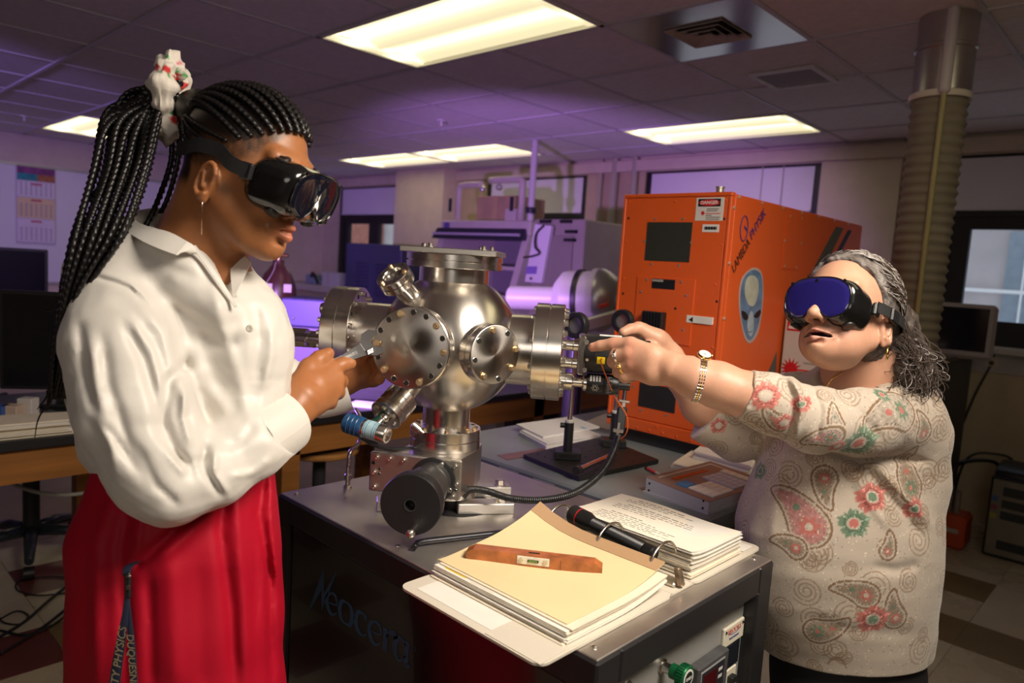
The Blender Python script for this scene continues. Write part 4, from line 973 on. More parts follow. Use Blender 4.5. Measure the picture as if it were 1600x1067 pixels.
# flashlight between the piles
fl = thing('flashlight', (-.775, 1.135, TZ+.03), 'black knurled flashlight with a red ring lying through the binder rings', 'flashlight')
f0, f1 = V(-.888, 1.150, .978), V(-.672, 1.128, .966); fd_ = nrm(f1-f0)
FB = mat('black_aluminium', (0.015, 0.015, 0.016), 0.35, 0.4); 
KNB = mat('knurled_black', (0.018, 0.018, 0.019), 0.45, 0.4, bump=0.9, bscale=700)
MB().lathe(f0, fd_, [(0, .002), (.0165, .002), (.0185, 0), (.0195, .002), (.0195, .022)], 28, cap=False).build('head', KNB, fl)
MB().lathe(f0, fd_, [(.0197, .022), (.0197, .0255)], 28, cap=False).build('red_ring', mat('red_ring', (0.4, 0.01, 0.01), 0.4), fl)
MB().lathe(f0, fd_, [(.0195, .0255), (.0195, .043), (.0145, .060)], 28, cap=False).build('collar', FB, fl)
prof = [(.0145, .060)]
for i in range(60): prof += [(.0150, .061+i*.0022), (.0142, .0621+i*.0022)]
MB().lathe(f0, fd_, prof, 24, cap=False).build('grip', FB, fl)
MB().lathe(f0, fd_, [(.0142, .1935), (.0155, .195), (.0155, .213), (.012, .216), (0, .216)], 24, cap=False).build('tail_cap', FB, fl)
# wooden spirit level
def lvp(px, py): return atz(px, py, .957)
a0, a1 = V(-.912, .876, topz+.001), V(-.712, 1.020, topz+.001); d_ = nrm((a1-a0)*V(1, 1, 0)); Lv = np.linalg.norm((a1-a0)[:2]); s_ = nrm(np.cross(UP, d_))
lv = thing('spirit_level', (a0+a1)/2, 'varnished wooden spirit level lying on the manila sheet', 'spirit level')
WOODL = mat('varnished_mahogany', (0.40, 0.125, 0.035), 0.3, var=0.35, vscale=40, coat=0.3, stretch=(1, 1, 1))
hw, ht = .013, .021
prof2 = [(0, 0.004), (.008, 0), (Lv-.008, 0), (Lv, .004), (Lv, ht-.008), (Lv-.014, ht), (.014, ht), (0, ht-.008)]
P = [a0-s_*hw+d_*l+UP*z for l, z in prof2]
bmb = MB(); bmb.prism(P[::-1], s_*2*hw)
lvb = bmb.build('wooden_bar', WOODL, lv)
fc = a0-s_*hw+d_*(Lv*.50)+UP*ht*.55
pln = MB().obox(fc-s_*.0006, (.058, .0014, .0145), (d_, s_, UP), .0004).build('inset_plate', mat('ivory_plate', (0.75, 0.70, 0.58), 0.4), lv)
MB().obox(fc-s_*.0016, (.020, .0014, .0045), (d_, s_, UP), .0004).build('vial_slot', HOLE, pln)
MB().cyl(fc-s_*.0022-d_*.008, fc-s_*.0022+d_*.008, .0017, n=10).build('vial', mat('green_vial', (0.12, 0.20, 0.02), 0.1), pln)
for q in (-.022, .022): MB().cyl(fc-s_*.001+d_*q, fc-s_*.0028+d_*q, .0042, n=16).build('screw', BOLTS, pln)
for q in (-.0, ): MB().obox(a0+d_*(Lv*.5)+UP*(ht+.0002), (.02, .005, .0006), (d_, s_, UP)).build('top_slot', HOLE, lv)
MB().obox(a0-s_*(hw+.0001)+d_*(Lv*.70)+UP*ht*.45, (.0006, .0006, ht*.8), (d_, s_, UP)).build('joint_line', mat('joint_dark', (0.12, 0.04, 0.01), 0.6), lv)
# hex key
hk = thing('hex_key', (-1.02, .95, TZ), 'black steel hex key lying on the cabinet top', 'hex key')
k0, k1, k2 = V(-1.040, .855, TZ+.008), V(-1.057, .880, TZ+.008), V(-.990, 1.056, TZ+.008)
pth = np.concatenate([np.linspace(k0, k1*.8+k0*.2, 4), spline([k1*.8+k0*.2, k1+V(.004, .004, 0), k1*.9+k2*.1], 10)[1:], np.linspace(k1*.9+k2*.1, k2, 6)[1:]])
MB().tube(pth, .0066, 6, ref=(0, 0, 1)).build('shaft', mat('black_oxide', (0.035, 0.035, 0.04), 0.38, 0.7), hk)
MB().sph(k2+nrm(k2-k1)*.004, .0052, 12).build('ball_end', MATS['black_oxide'], hk)

# ------------------------------------------------------------------ grey optical table behind
GT = mat('blue_grey_laminate', (0.20, 0.225, 0.235), 0.38, var=0.06, vscale=5)
GZ = .925
gx0, gx1, gy0, gy1 = -1.70, -.765, 1.432, 3.3
gt = thing('optical_table', ((gx0+gx1)/2, (gy0+gy1)/2, 0), 'blue grey instrument table behind the cabinet', 'table')
MB().box((gx0, gy0, GZ-.05), (gx1, gy1, GZ), .006).build('table_top', GT, gt)
for x in (gx0+.05, gx1-.05):
    for y in (gy0+.06, gy1-.06): MB().box((x-.035, y-.035, 0), (x+.035, y+.035, GZ-.05)).build('leg', mat('grey_leg', (0.10, 0.11, 0.12), 0.5), gt)
MB().box((gx0+.03, gy0+.03, GZ-.13), (gx1-.03, gy1-.03, GZ-.05)).build('apron', MATS['grey_leg'], gt)
for px, py in ((795, 735), (850, 755)):
    p = aty(px, py, gy0); MB().obox((p[0], gy0-.001, GZ-.018), (.075, .002, .016)).build('drawer_label', mat('pale_label', (0.45, 0.45, 0.48), 0.6), gt)
# orange laser cabinet
OR = mat('orange_enamel', (0.78, 0.115, 0.018), 0.42, bump=0.04, bscale=400, var=0.03, vscale=4)
ox0, ox1, oy0, oy1, oz0, oz1 = -1.413, -1.028, 1.983, 3.113, .970, 1.741
lz = thing('laser_cabinet', ((ox0+ox1)/2, (oy0+oy1)/2, GZ), 'large orange laser cabinet with an alien sticker and warning signs', 'laser')
MB().box((ox0+.01, oy0+.006, oz0+.002), (ox1-.006, oy1, oz1-.002), .004).build('body', OR, lz)
plinth = MB().box((ox0+.02, oy0+.02, GZ), (ox1-.03, oy1-.02, oz0)).build('plinth', mat('dark_plinth', (0.03, 0.03, 0.032), 0.6), lz)
fm = MB().box((ox0+.006, oy0-.001, oz0+.04), (ox1-.012, oy0+.008, oz1-.012), .002).build('front_panel', OR, lz)
for lo, hi in (((ox0, oz1-.012), (ox1, oz1)), ((ox0, oz0), (ox1, oz0+.038))): MB().box((lo[0], oy0-.004, lo[1]), (hi[0], oy0+.02, hi[1]), .002).build('trim', OR, lz)
for x in (ox0, ox1-.010): MB().box((x, oy0-.004, oz0+.038), (x+.010, oy0+.02, oz1-.012), .002).build('trim', OR, lz)
MB().box((ox1-.005, oy0+.02, oz0+.038), (ox1+.001, oy1-.01, oz1-.006), .002).build('side_panel', OR, lz)
sp_ = [o for o in lz.children if o.name.startswith('side_panel')][0]
MB().box((ox1-.005, oy0+.02, oz0+.002), (ox1+.0, oy1-.01, oz0+.035), .002).build('side_skirt', OR, lz)
YF = oy0-.001
def ff(px, py): return aty(px, py, YF)
def fside(px, py): return atx(px, py, ox1+.001)
def fbox(px0, py0, px1, py1, name, m, parent, t=.002, rec=0.0):
    a = ff(px0, py0); b = ff(px1, py1); return MB().box((a[0], YF-t, min(a[2], b[2])), (b[0], YF+.0005, max(a[2], b[2])), min(.0008, t/3)).build(name, m, parent)
MESHB = mat('dark_green_mesh', (0.022, 0.026, 0.016), 0.45, bump=0.8, bscale=900)
fbox(1012, 347, 1077, 410, 'mesh_window', MESHB, lz, .0015)
fbox(1000, 597, 1054, 646, 'mesh_window', mat('black_mesh', (0.012, 0.011, 0.011), 0.5, bump=0.8, bscale=900), lz, .0015)
dp = fbox(997, 431, 1078, 541, 'access_door', OR, lz, .003)
wl = fbox(1089, 309, 1129, 345, 'warning_label', mat('label_white', (0.72, 0.68, 0.62), 0.5), lz, .0012)
def front_text(s, size, px, py, m, parent, lift=.0016, align='CENTER', **kw):
    p = ff(px, py); return text_mesh(s, size, V(p[0], YF-lift, p[2]), (1, 0, 0), (0, 0, 1), m, 'lettering', parent, align, **kw)
RED = mat('warning_red', (0.62, 0.012, 0.02), 0.45); WHT = mat('print_white', (0.8, 0.78, 0.74), 0.5); INKB = mat('print_black', (0.01, 0.01, 0.012), 0.5)
a = ff(1092, 311); b = ff(1126, 322.5); MB().box((a[0], YF-.0016, b[2]), (b[0], YF-.0010, a[2])).build('header', INKB, wl)
cc = (a+b)/2
def disc2(c, X, Y, rx_, ry_, d, m, name, parent, n=28):
    P = [c+X*rx_*math.cos(t)+Y*ry_*math.sin(t) for t in np.arange(n)*2*math.pi/n]; return MB().prism(P, d).build(name, m, parent)
disc2(V(cc[0], YF-.0016, cc[2]), V(1, 0, 0), V(0, 0, 1), (b[0]-a[0])*.46, (a[2]-b[2])*.42, (0, -.0004, 0), RED, 'oval', wl)
text_mesh('DANGER', (a[2]-b[2])*.62, V(cc[0], YF-.0021, cc[2]), (1, 0, 0), (0, 0, 1), WHT, 'lettering', wl, bold=.0002)
def burst(c, X, Y, d, r, m, name, parent, n=14, inner=.45):
    P = []
    for i in range(n*2): rr = r if i % 2 == 0 else r*inner; t = i*math.pi/n; P.append(c+X*rr*math.cos(t)+Y*rr*math.sin(t))
    return MB().prism(P, d).build(name, m, parent)
p = ff(1098.5, 333); burst(V(p[0], YF-.0013, p[2]), V(1, 0, 0), V(0, 0, 1), (0, -.0004, 0), .0085, RED, 'laser_burst', wl)
for i, (y_, w0, w1, m_) in enumerate(((326, 1105, 1123, INKB), (329, 1104, 1121, INKB), (333, 1103, 1126, RED), (336, 1103, 1112, INKB), (339, 1103, 1125, INKB), (342, 1103, 1124, INKB))):
    a_ = ff(w0, y_); b_ = ff(w1, y_+1); MB().box((a_[0], YF-.0015, b_[2]), (b_[0], YF-.0011, a_[2])).build('print', m_, wl)
bl = fbox(1098, 350.5, 1123, 363, 'barcode_label', WHT, lz, .0012)
for i in range(14):
    a_ = ff(1101+i*1.4, 354); b_ = ff(1101+i*1.4+(.9 if i % 3 else .5), 359); MB().box((a_[0], YF-.0015, b_[2]), (b_[0], YF-.0011, a_[2])).build('bar', INKB, bl)
pd_ = fbox(1020, 435, 1055, 453, 'danger_placard', INKB, lz, .0042)
text_mesh('DANGER', .010, V(ff(1029, 438.5)[0], YF-.0044, ff(1029, 438.5)[2]), (1, 0, 0), (0, 0, 1), WHT, 'lettering', pd_)
for y_ in (444, 447.5, 450.5):
    a_ = ff(1022, y_); b_ = ff(1052-(8 if y_ == 450.5 else 0), y_+1); MB().box((a_[0], YF-.0046, b_[2]), (b_[0], YF-.0042, a_[2])).build('print', mat('print_grey', (0.35, 0.33, 0.3), 0.6), pd_)
al = fbox(1074, 492, 1114, 508, 'arrow_label', WHT, lz, .0042)
P = [ff(1077, 499.5), ff(1084, 495), ff(1083.5, 503.5)]; P = [V(q[0], YF-.0042, q[2]) for q in P]
MB().prism(P if np.cross(P[1]-P[0], P[2]-P[0])[1] < 0 else P[::-1], (0, -.0004, 0)).build('arrow', INKB, al)
for y_ in (496, 499, 501.5, 504):
    a_ = ff(1088, y_+.2); b_ = ff(1110-(6 if y_ == 504 else 0), y_+1.2); MB().box((a_[0], YF-.0046, b_[2]), (b_[0], YF-.0042, a_[2])).build('print', MATS['print_grey'], al)
# finned black block on the door
a = ff(1011, 485); b = ff(1040, 522)
fb = MB().box((a[0], YF-.030, b[2]), (b[0], YF-.003, a[2]), .002).build('finned_block', BLK, lz)
for i in range(7):
    x = a[0]+.005+i*(b[0]-a[0]-.01)/6; MB().box((x-.0014, YF-.034, b[2]+.004), (x+.0014, YF-.030, a[2]-.004)).build('fin', BLK, fb)
# screws and blind holes
for px, py in ((1024, 342), (1067, 342), (1007, 377), (1079.5, 379), (1018, 413), (1061, 415), (1011.5, 437), (1065, 441), (1002, 456), (1072.5, 462), (1067.5, 515.5), (1057, 535), (990, 604), (1001, 641), (1041, 649)):
    p = ff(px, py); MB().lathe((p[0], YF-.003 if 997 < px < 1078 and 431 < py < 541 else YF, p[2]), (0, -1, 0), [(.0042, -.001), (.004, .0012), (.0018, .0022), (0, .0024)], 10).build('screw', mat('grey_screw', (0.30, 0.31, 0.33), 0.4, 0.6), lz)
for px, py in ((982, 341), (1131.5, 342), (973.5, 458.5), (1120, 471), (1056, 482), (1112.5, 556)):
    p = ff(px, py); MB().cyl((p[0], YF+.001, p[2]), (p[0], YF-.0034 if px == 1056 else YF-.0004, p[2]), .0042, n=12).build('hole', HOLE, lz)
for px, py in ((984, 315), (1054.5, 314.5), (1134, 313), (979, 376.5), (1127, 381.5), (974.5, 435), (1118, 445), (1116, 545), (1113, 543), (1027, 667), (996, 668), (1015, 672), (1036, 676), (1058, 682), (1080, 688), (1104, 693)):
    p = ff(px, py); MB().lathe((p[0], YF-.0035 if py > 660 else YF, p[2]), (0, -1, 0), [(.0042, -.001), (.004, .001), (.0018, .002), (0, .0022)], 10).build('painted_screw', OR, lz)
MB().cyl((ox1-.075, oy0+.06, oz1-.003), (ox1-.075, oy0+.06, oz1+.02), .012, n=16).cyl((ox1-.075, oy0+.06, oz1+.02), (ox1-.075, oy0+.06, oz1+.024), .014, n=16).build('top_stud', mat('alu_stud', (0.6, 0.55, 0.5), 0.4, 0.8), lz)
for px, py in ((1155, 308), (1147, 324.5), (1191, 317), (1223.5, 325), (1253, 332.5), (1279.5, 339), (1304, 345), (1325.5, 350), (1139.5, 411.5), (1131.5, 498), (1234, 337.5), (1252, 341.5), (1226, 376), (1251.5, 380), (1225.5, 415.5), (1243.5, 417.5)):
    p = fside(px, py); MB().lathe((p[0], p[1], p[2]), (1, 0, 0), [(.0055, -.001), (.005, .002), (.0025, .0035), (0, .0038)], 12).build('side_screw', mat('cream_screw', (0.62, 0.52, 0.42), 0.4, 0.5), lz)
def spoly(pts, m, name, parent, t=.0012):
    P = [fside(*q) for q in pts]; n = np.cross(P[1]-P[0], P[2]-P[0]); P = P if n[0] > 0 else P[::-1]
    return MB().prism([q+V(.0002, 0, 0) for q in P], (t, 0, 0)).build(name, m, parent)
spoly(((1229, 334), (1255.5, 339), (1246, 421), (1221, 420)), OR, 'hatch', lz, .002)
spoly(((1306, 354), (1317.5, 356.5), (1275, 445), (1250, 468), (1246, 466)), mat('grey_stripe', (0.10, 0.095, 0.085), 0.5), 'stripe', lz)
spoly(((1325, 359), (1330.5, 360.5), (1285, 450), (1278, 449)), mat('navy_stripe', (0.025, 0.03, 0.09), 0.5), 'stripe', lz)
spoly(((1213, 550), (1212, 590), (1180, 640), (1175, 640)), mat('grey_stripe', (0.1, 0.1, 0.1), 0.5), 'stripe', lz)
# oblique maker's lettering on the side
o1 = fside(1143, 424); o2 = fside(1196, 330); d1 = o2-o1; Ls = np.linalg.norm(d1); X = d1/Ls
Yv = nrm(V(0, 0, 1)-X*X[2]); 
if np.cross(X, Yv)[0] < 0: Yv = -Yv
Yv = nrm(Yv*.75+V(0, 0, .1)); 
half = fside(1171, 372)
text_mesh('LAMBDA', .042, o1+X*.004+V(.002, 0, 0), X, Yv, mat('dark_ink', (0.06, 0.025, 0.02), 0.5), 'lettering', lz, 'LEFT', fit=np.linalg.norm(half-o1)*.90)
text_mesh('PHYSIK', .042, half+X*.004+V(.002, 0, 0), X, Yv, mat('violet_ink', (0.07, 0.03, 0.20), 0.5), 'lettering', lz, 'LEFT', fit=np.linalg.norm(o2-half)*.92)
ce = fside(1162, 357); pts = [ce+V(.0015, .024*math.cos(t), .038*math.sin(t)) for t in np.linspace(0, 2*math.pi, 30, endpoint=False)]
MB().tube(pts, .0018, 5, closed=True).build('emblem', MATS['violet_ink'], lz)
spoly(((1162, 352), (1165, 355), (1169, 361), (1165.5, 361), (1163, 357)), MATS['violet_ink'], 'emblem', lz)
# alien-head sticker
def blob(pts, m, name, parent, t): return spoly([tuple(q) for q in spline(pts, 48, closed=True)], m, name, parent, t)
ak = blob(((1174, 419), (1188, 423), (1192, 445), (1191, 480), (1184, 520), (1172, 536), (1163, 528), (1157, 500), (1154, 470), (1158, 437)), mat('sticker_pale_edge', (0.50, 0.40, 0.38), 0.5), 'alien_sticker', lz, .0010)
blob(((1174, 422), (1187, 427), (1190.5, 446), (1189, 480), (1183, 512), (1172, 531), (1164, 523), (1158, 498), (1156, 470), (1160, 438)), mat('alien_blue', (0.13, 0.22, 0.38), 0.5, var=0.35, vscale=22), 'alien_head', ak, .0016)
blob(((1174, 430), (1183, 437), (1184, 455), (1178, 476), (1169, 476), (1163, 458), (1165, 437)), mat('alien_brow', (0.52, 0.53, 0.44), 0.5, var=0.15, vscale=25), 'alien_forehead', ak, .0020)
blob(((1171, 488), (1175, 488), (1177, 510), (1173, 525), (1168, 520), (1167, 505)), mat('alien_nose', (0.42, 0.50, 0.58), 0.5, var=0.2, vscale=30), 'alien_muzzle', ak, .0020)
blob(((1158, 486), (1164, 488), (1168, 495), (1165, 500), (1160, 497)), INKB, 'alien_eye', ak, .0024)
blob(((1177, 494), (1182, 487), (1187, 484), (1187.5, 490), (1182, 497)), INKB, 'alien_eye', ak, .0024)
blob(((1166, 517.5), (1171, 518), (1175, 516.5), (1171, 519.5)), mat('alien_mouth', (0.06, 0.09, 0.16), 0.5), 'alien_mouth', ak, .0024)
# standing danger sign beside the laser
sy = 2.42
def sg(px, py): return aty(px, py, sy)
sgn = thing('danger_sign', V(-.93, sy, GZ), 'white and red laser danger sign leaning beside the orange cabinet', 'sign')
c0, c1 = sg(1222, 467), sg(1330, 470)
sx0, sx1, sz1 = ox1+.012, ox1+.282, c0[2]; sz0 = sz1-.36
MB().box((sx0, sy, sz0), (sx1, sy+.006, sz1), .002).build('board', mat('sign_white', (0.62, 0.58, 0.54), 0.5), sgn)
MB().box((sx0+.008, sy-.0008, sz1-.105), (sx1-.008, sy, sz1-.018)).build('red_band', RED, sgn)
P = [V(sx0+.012, sy-.0008, sz1-.098), V(sx0+.058, sy-.0008, sz1-.098), V(sx0+.035, sy-.0008, sz1-.028)]; MB().prism(P, (0, -.0006, 0)).build('triangle', WHT, sgn)
burst(V(sx0+.035, sy-.0016, sz1-.077), V(1, 0, 0), V(0, 0, 1), (0, -.0005, 0), .014, RED, 'burst', sgn, 8, .4)
text_mesh('DANGER', .044, V(sx0+.064, sy-.0012, sz1-.063), (1, 0, 0), (0, 0, 1), WHT, 'lettering', sgn, 'LEFT', bold=.0006)
burst(V(sx0+.035, sy-.0004, sz1-.235), V(1, 0, 0), V(0, 0, 1), (0, -.0006, 0), .040, RED, 'laser_burst', sgn, 14, .5)
MB().box((sx0+.05, sy-.0008, sz1-.237), (sx1-.01, sy, sz1-.232)).build('beam', RED, sgn)
for i in range(5): MB().box((sx0+.075+.01*(i % 2), sy-.0008, sz1-.140-i*.018), (sx1-.03-.02*(i % 3), sy, sz1-.134-i*.018)).build('print', MATS['print_grey'], sgn)
for xx in (sx0+.02, sx1-.05): MB().box((xx, sy+.006, GZ), (xx+.03, sy+.02, sz0+.05)).build('foot', MATS['grey_leg'], sgn)
# breadboard with two ring mounts on posts
bb = thing('optical_breadboard', (-1.25, 1.7, GZ), 'black perforated optical breadboard on the grey table', 'breadboard')
Pb = [atz(*q, GZ+.012) for q in ((818, 711), (905, 746), (1029, 719), (940, 683))]
MB().prism([V(q[0], q[1], GZ+.002) for q in Pb], (0, 0, .012)).build('plate', mat('breadboard_black', (0.02, 0.018, 0.017), 0.5, 0.3), bb)
for i in range(7):
    for j in range(6):
        q = (Pb[0]*(1-(i+.7)/7.4)+Pb[1]*((i+.7)/7.4))*(1-(j+.7)/6.4)+(Pb[3]*(1-(i+.7)/7.4)+Pb[2]*((i+.7)/7.4))*((j+.7)/6.4)
        MB().cyl((q[0], q[1], GZ+.0138), (q[0], q[1], GZ+.0145), .004, n=10).build('tapped_hole', HOLE, bb)
def ring_mount(base, ring_px, rr, lab, dz=0):
    b_ = np.array([base[0], base[1], GZ+.0145]); d = np.dot(b_-CO, CF)
    rp = at(*ring_px, d); top = rp[2]
    t_ = thing('lens_mount', b_, lab, 'lens mount', 'lens mounts on posts')
    MB().obox(b_+V(0, 0, .011), (.075, .06, .022), (RH, FH, UP), .002).build('base', BLKM, t_)
    MB().obox(b_+V(0, 0, .012)-FH*.0301, (.05, .001, .010), (RH, FH, UP)).build('base_slot', HOLE, t_)
    MB().cyl(b_+V(0, 0, .02), b_+V(0, 0, .105), .0135, n=22, bev=.001).build('post_holder', BLKM, t_)
    MB().lathe(b_+V(0, 0, .105), UP, [(.0125, 0), (.0125, .006), (.010, .008)], 20).build('collar', mat('white_collar', (0.55, 0.53, 0.48), 0.5), t_)
    MB().cyl(b_+V(0, 0, .095)-RH*.013, b_+V(0, 0, .095)-RH*.026, .0075, n=14).build('thumbscrew', BLKM, t_)
    MB().cyl(b_+V(0, 0, .1), V(b_[0], b_[1], top-rr), .0072, n=20).build('post', STEELP, t_)
    n = nrm(-FH*.75-RH*.65); c_ = V(b_[0], b_[1], top)
    MB().lathe(c_-n*.012, n, [(rr-.012, 0), (rr, .001), (rr+.002, .003), (rr+.002, .021), (rr, .024), (rr-.012, .024), (rr-.012, 0)], 36, cap=False).build('lens_ring', BLKM, t_)
    MB().cyl(c_-n*.002, c_+n*.002, rr-.012, n=30).build('lens', mat('lens_glass', (0.35, 0.35, 0.38), 0.04, trans=0.6), t_)
    return t_
ring_mount((-1.273, 1.602), (908, 507), .036, 'black ring lens mount on a steel post, left of the two behind the motor')
ring_mount((-1.285, 1.845), (969, 500), .035, 'black ring lens mount on a steel post nearest the orange laser')
mr = thing('alignment_rod', (-1.2, 1.70, GZ+.02), 'slim chrome rod lying between the black post bases', 'rod')
r0, r1 = atz(905, 733, GZ+.03), atz(962, 708, GZ+.03); MB().cyl(r0, r1, .007, n=14).build('rod', STEELP, mr); MB().cyl(r0-nrm(r1-r0)*.02, r0, .011, n=14).build('clamp', BLKM, mr)
# corrugated cable with plug, and orange fibre
cb = thing('motor_cable', vp(.09, -.06, TZ), 'black corrugated cable sweeping from the chamber base up to the motor plug', 'cable')
cp = [at(723, 775, 1.60), at(735, 765, 1.60), at(760, 767, 1.60), at(800, 779, 1.58), at(850, 781, 1.57), at(900, 769, 1.58), at(940, 738, 1.62), at(960, 702, 1.66), at(967, 680, 1.68)]
path = spline(cp, 420); R_ = .0078+.0008*np.sin(np.arange(len(path))*2*math.pi/3.2)
MB().tube(path, R_, 10).build('corrugated_sleeve', BLK, cb)
pk = at(970, 655, 1.68); pu = nrm(at(974, 625, 1.69)-at(967, 680, 1.68)); pr_ = nrm(np.cross(pu, FH)); pr_ = pr_ if np.dot(pr_, RH) > 0 else -pr_; pf_ = np.cross(pu, pr_)
MB().obox(pk, (.022, .018, .058), (pr_, pf_, pu), .003).build('plug', BLK, cb)
MB().obox(at(966, 670, 1.655), (.006, .006, .03), (pr_, pf_, pu), .001).obox(at(966, 673, 1.65), (.024, .006, .008), (pr_, pf_, pu), .001).build('latch', BOLTS, cb)
MB().obox(at(975, 627, 1.685), (.026, .008, .006), (pr_, pf_, pu), .001).obox(at(974, 633, 1.685), (.009, .008, .016), (pr_, pf_, pu), .001).build('retainer', BOLTS, cb)
MB().tube(spline([at(974, 630, 1.69), at(977, 600, 1.70), at(974, 570, 1.70), at(962, 556, 1.60)], 20), .0045, 8).build('motor_lead', BLK, cb)
fo_ = thing('optical_fibre', at(934, 548, 1.50), 'thin orange fibre plugged into the yellow socket', 'cable')
MB().tube(spline([onb(.036, -.15, .046), at(939, 566, 1.50), at(948, 590, 1.52), at(962, 622, 1.58), at(977, 645, 1.61), at(981, 662, 1.62), at(978, 678, 1.63), at(969, 686, 1.66)], 40), .0013, 6).build('fibre', mat('orange_fibre', (0.75, 0.14, 0.02), 0.4), fo_)
# envelopes, ruler, papers, keypad controller, pencil
def quadpile(name, lab, cat, Q, z0, layers, mats_, part, group=None, dz=.004, jit=.006, fan=(0, 0)):
    Pq = [atz(*q, z0) for q in Q]; c = sum(Pq)/4; t_ = thing(name, V(c[0], c[1], z0), lab, cat, group)
    rg = random.Random(len(lab))
    for k in range(layers):
        d = V(rg.uniform(-jit, jit)+fan[0]*k, rg.uniform(-jit, jit)+fan[1]*k, 0); PP = [V(q[0], q[1], z0+k*dz)+d for q in Pq]
        n = np.cross(PP[1]-PP[0], PP[2]-PP[0]); PP = PP if n[2] > 0 else PP[::-1]
        MB().prism(PP, (0, 0, dz*.9)).build(part, mats_[k % len(mats_)], t_)
    return t_, Pq
ENV = mat('white_envelope', (0.74, 0.72, 0.72), 0.7)
et, _ = quadpile('envelope_stack', 'stack of white envelopes behind the lens posts', 'envelopes', ((812, 681), (852, 703), (936, 688), (888, 668)), GZ, 4, [ENV], 'envelope', dz=.005, jit=.004)
et2, Pq = quadpile('envelope', 'top white envelope lying askew on the envelope stack', 'envelope', ((806, 664), (848, 684), (936, 668), (893, 652)), GZ+.0205, 1, [ENV], 'paper', dz=.006)
q = atz(912, 668, GZ+.027); MB().obox((q[0], q[1], GZ+.0262), (.03, .012, .0006), (nrm(Pq[1]-Pq[0]), nrm(np.cross(UP, Pq[1]-Pq[0])), UP)).build('blue_print', mat('pale_blue_print', (0.25, 0.5, 0.65), 0.6), et2)
quadpile('steel_ruler', 'long brownish copper strip lying under the breadboard', 'strip', ((775, 712), (790, 719), (962, 690), (950, 684)), GZ, 1, [mat('copper_strip', (0.30, 0.15, 0.10), 0.4, 0.5, var=0.2)], 'blade', dz=.0018)
quadpile('paper_sheet', 'loose paper lying at the foot of the orange cabinet', 'paper', ((912, 661), (952, 672), (985, 660), (952, 645)), GZ, 2, [PAPER], 'sheet', dz=.001)
t1, _ = quadpile('paper_stack', 'lower stack of curled papers behind the keypad controller', 'papers', ((1050, 732), (1168, 765), (1180, 728), (1085, 708)), GZ, 5, [PAPER2], 'sheet', dz=.004)
quadpile('paper_stack', 'upper stack of printed papers leaning behind the keypad controller', 'papers', ((1084, 716), (1172, 740), (1186, 708), (1112, 694)), GZ+.0205, 6, [PAPER], 'sheet', dz=.004)
kc = [atz(*q, GZ) for q in ((1008, 770), (1106, 803), (1172, 762), (1075, 735))]
X = nrm(kc[1]-kc[0]); Y = nrm(kc[2]-kc[1]); wd, dp_ = np.linalg.norm(kc[1]-kc[0]), np.linalg.norm(kc[2]-kc[1])
# the sloping case: deep end at the left, low end at the right
kd_ = thing('keypad_controller', sum(kc)/4, 'sloping handheld laser controller with white keys on the grey table', 'controller')
KG = mat('controller_grey', (0.42, 0.42, 0.46), 0.45); KBW = mat('controller_brown', (0.22, 0.155, 0.135), 0.45)
Y = nrm(Y-X*np.dot(X, Y)); o_ = kc[0]
hL, hR = .040, .028
def kp_(a, b, z): return o_+X*a*wd+Y*b*dp_+UP*z
MB().hexa([kp_(0, 0, 0), kp_(1, 0, 0), kp_(1, 1, 0), kp_(0, 1, 0), kp_(0, 0, hL), kp_(1, 0, hR), kp_(1, 1, hR), kp_(0, 1, hL)]).build('case', KG, kd_)
MB().hexa([kp_(-.02, -.02, 0), kp_(1.02, -.02, 0), kp_(1.02, 1.02, 0), kp_(-.02, 1.02, 0), kp_(-.02, -.02, .006), kp_(1.02, -.02, .006), kp_(1.02, 1.02, .006), kp_(-.02, 1.02, .006)]).build('base_plate', KG, kd_)
def kt(a, b, dz=0): return kp_(a, b, hL+(hR-hL)*a+dz)
def ktile(a0, b0, a1, b1, m, name, parent, z=.0, t_=.0015): MB().hexa([kt(a0, b0, z), kt(a1, b0, z), kt(a1, b1, z), kt(a0, b1, z), kt(a0, b0, z+t_), kt(a1, b0, z+t_), kt(a1, b1, z+t_), kt(a0, b1, z+t_)]).build(name, m, parent)
face = MB().hexa([kt(0, 0), kt(1, 0), kt(1, 1), kt(0, 1), kt(0, 0, .0015), kt(1, 0, .0015), kt(1, 1, .0015), kt(0, 1, .0015)]).build('faceplate', KBW, kd_)
for b0, b1, a0, a1 in ((.90, .92, .08, .95), (.10, .90, .08, .10)): ktile(a0, b0, a1, b1, mat('pale_line', (0.6, 0.56, 0.5), 0.5), 'outline', face, .0015, .0008)
ktile(.20, .18, .27, .70, mat('rust_display', (0.32, 0.06, 0.015), 0.2), 'display', kd_, .0015, .001)
WK = mat('white_key', (0.74, 0.70, 0.66), 0.5); LK = mat('lavender_key', (0.45, 0.45, 0.58), 0.5)
for i in range(4):
    for j in range(2): ktile(.56+i*.095, .12+j*.17, .56+i*.095+.085, .12+j*.17+.155, WK, 'key', kd_, .0015, .003)
for i in range(3): ktile(.37+i*.055, .10, .37+i*.055+.05, .26, mat('blue_key', (0.03, 0.22, 0.5), 0.5), 'key', kd_, .0015, .003)
for i in range(6):
    for j in range(3): ktile(.40+i*.085, .47+j*.10, .40+i*.085+.075, .47+j*.10+.09, LK, 'key', kd_, .0015, .003)
for i in range(5): ktile(.36+i*.115, .80, .36+i*.115+.10, .885, WK, 'key', kd_, .0015, .003)
for a_, b_ in ((.06, .03), (.92, .022)):
    for z in (.010, .028): MB().cyl(kp_(a_, 0, z), kp_(a_, 0, z)-Y*.001, .003, n=10).build('case_screw', HOLE, kd_)
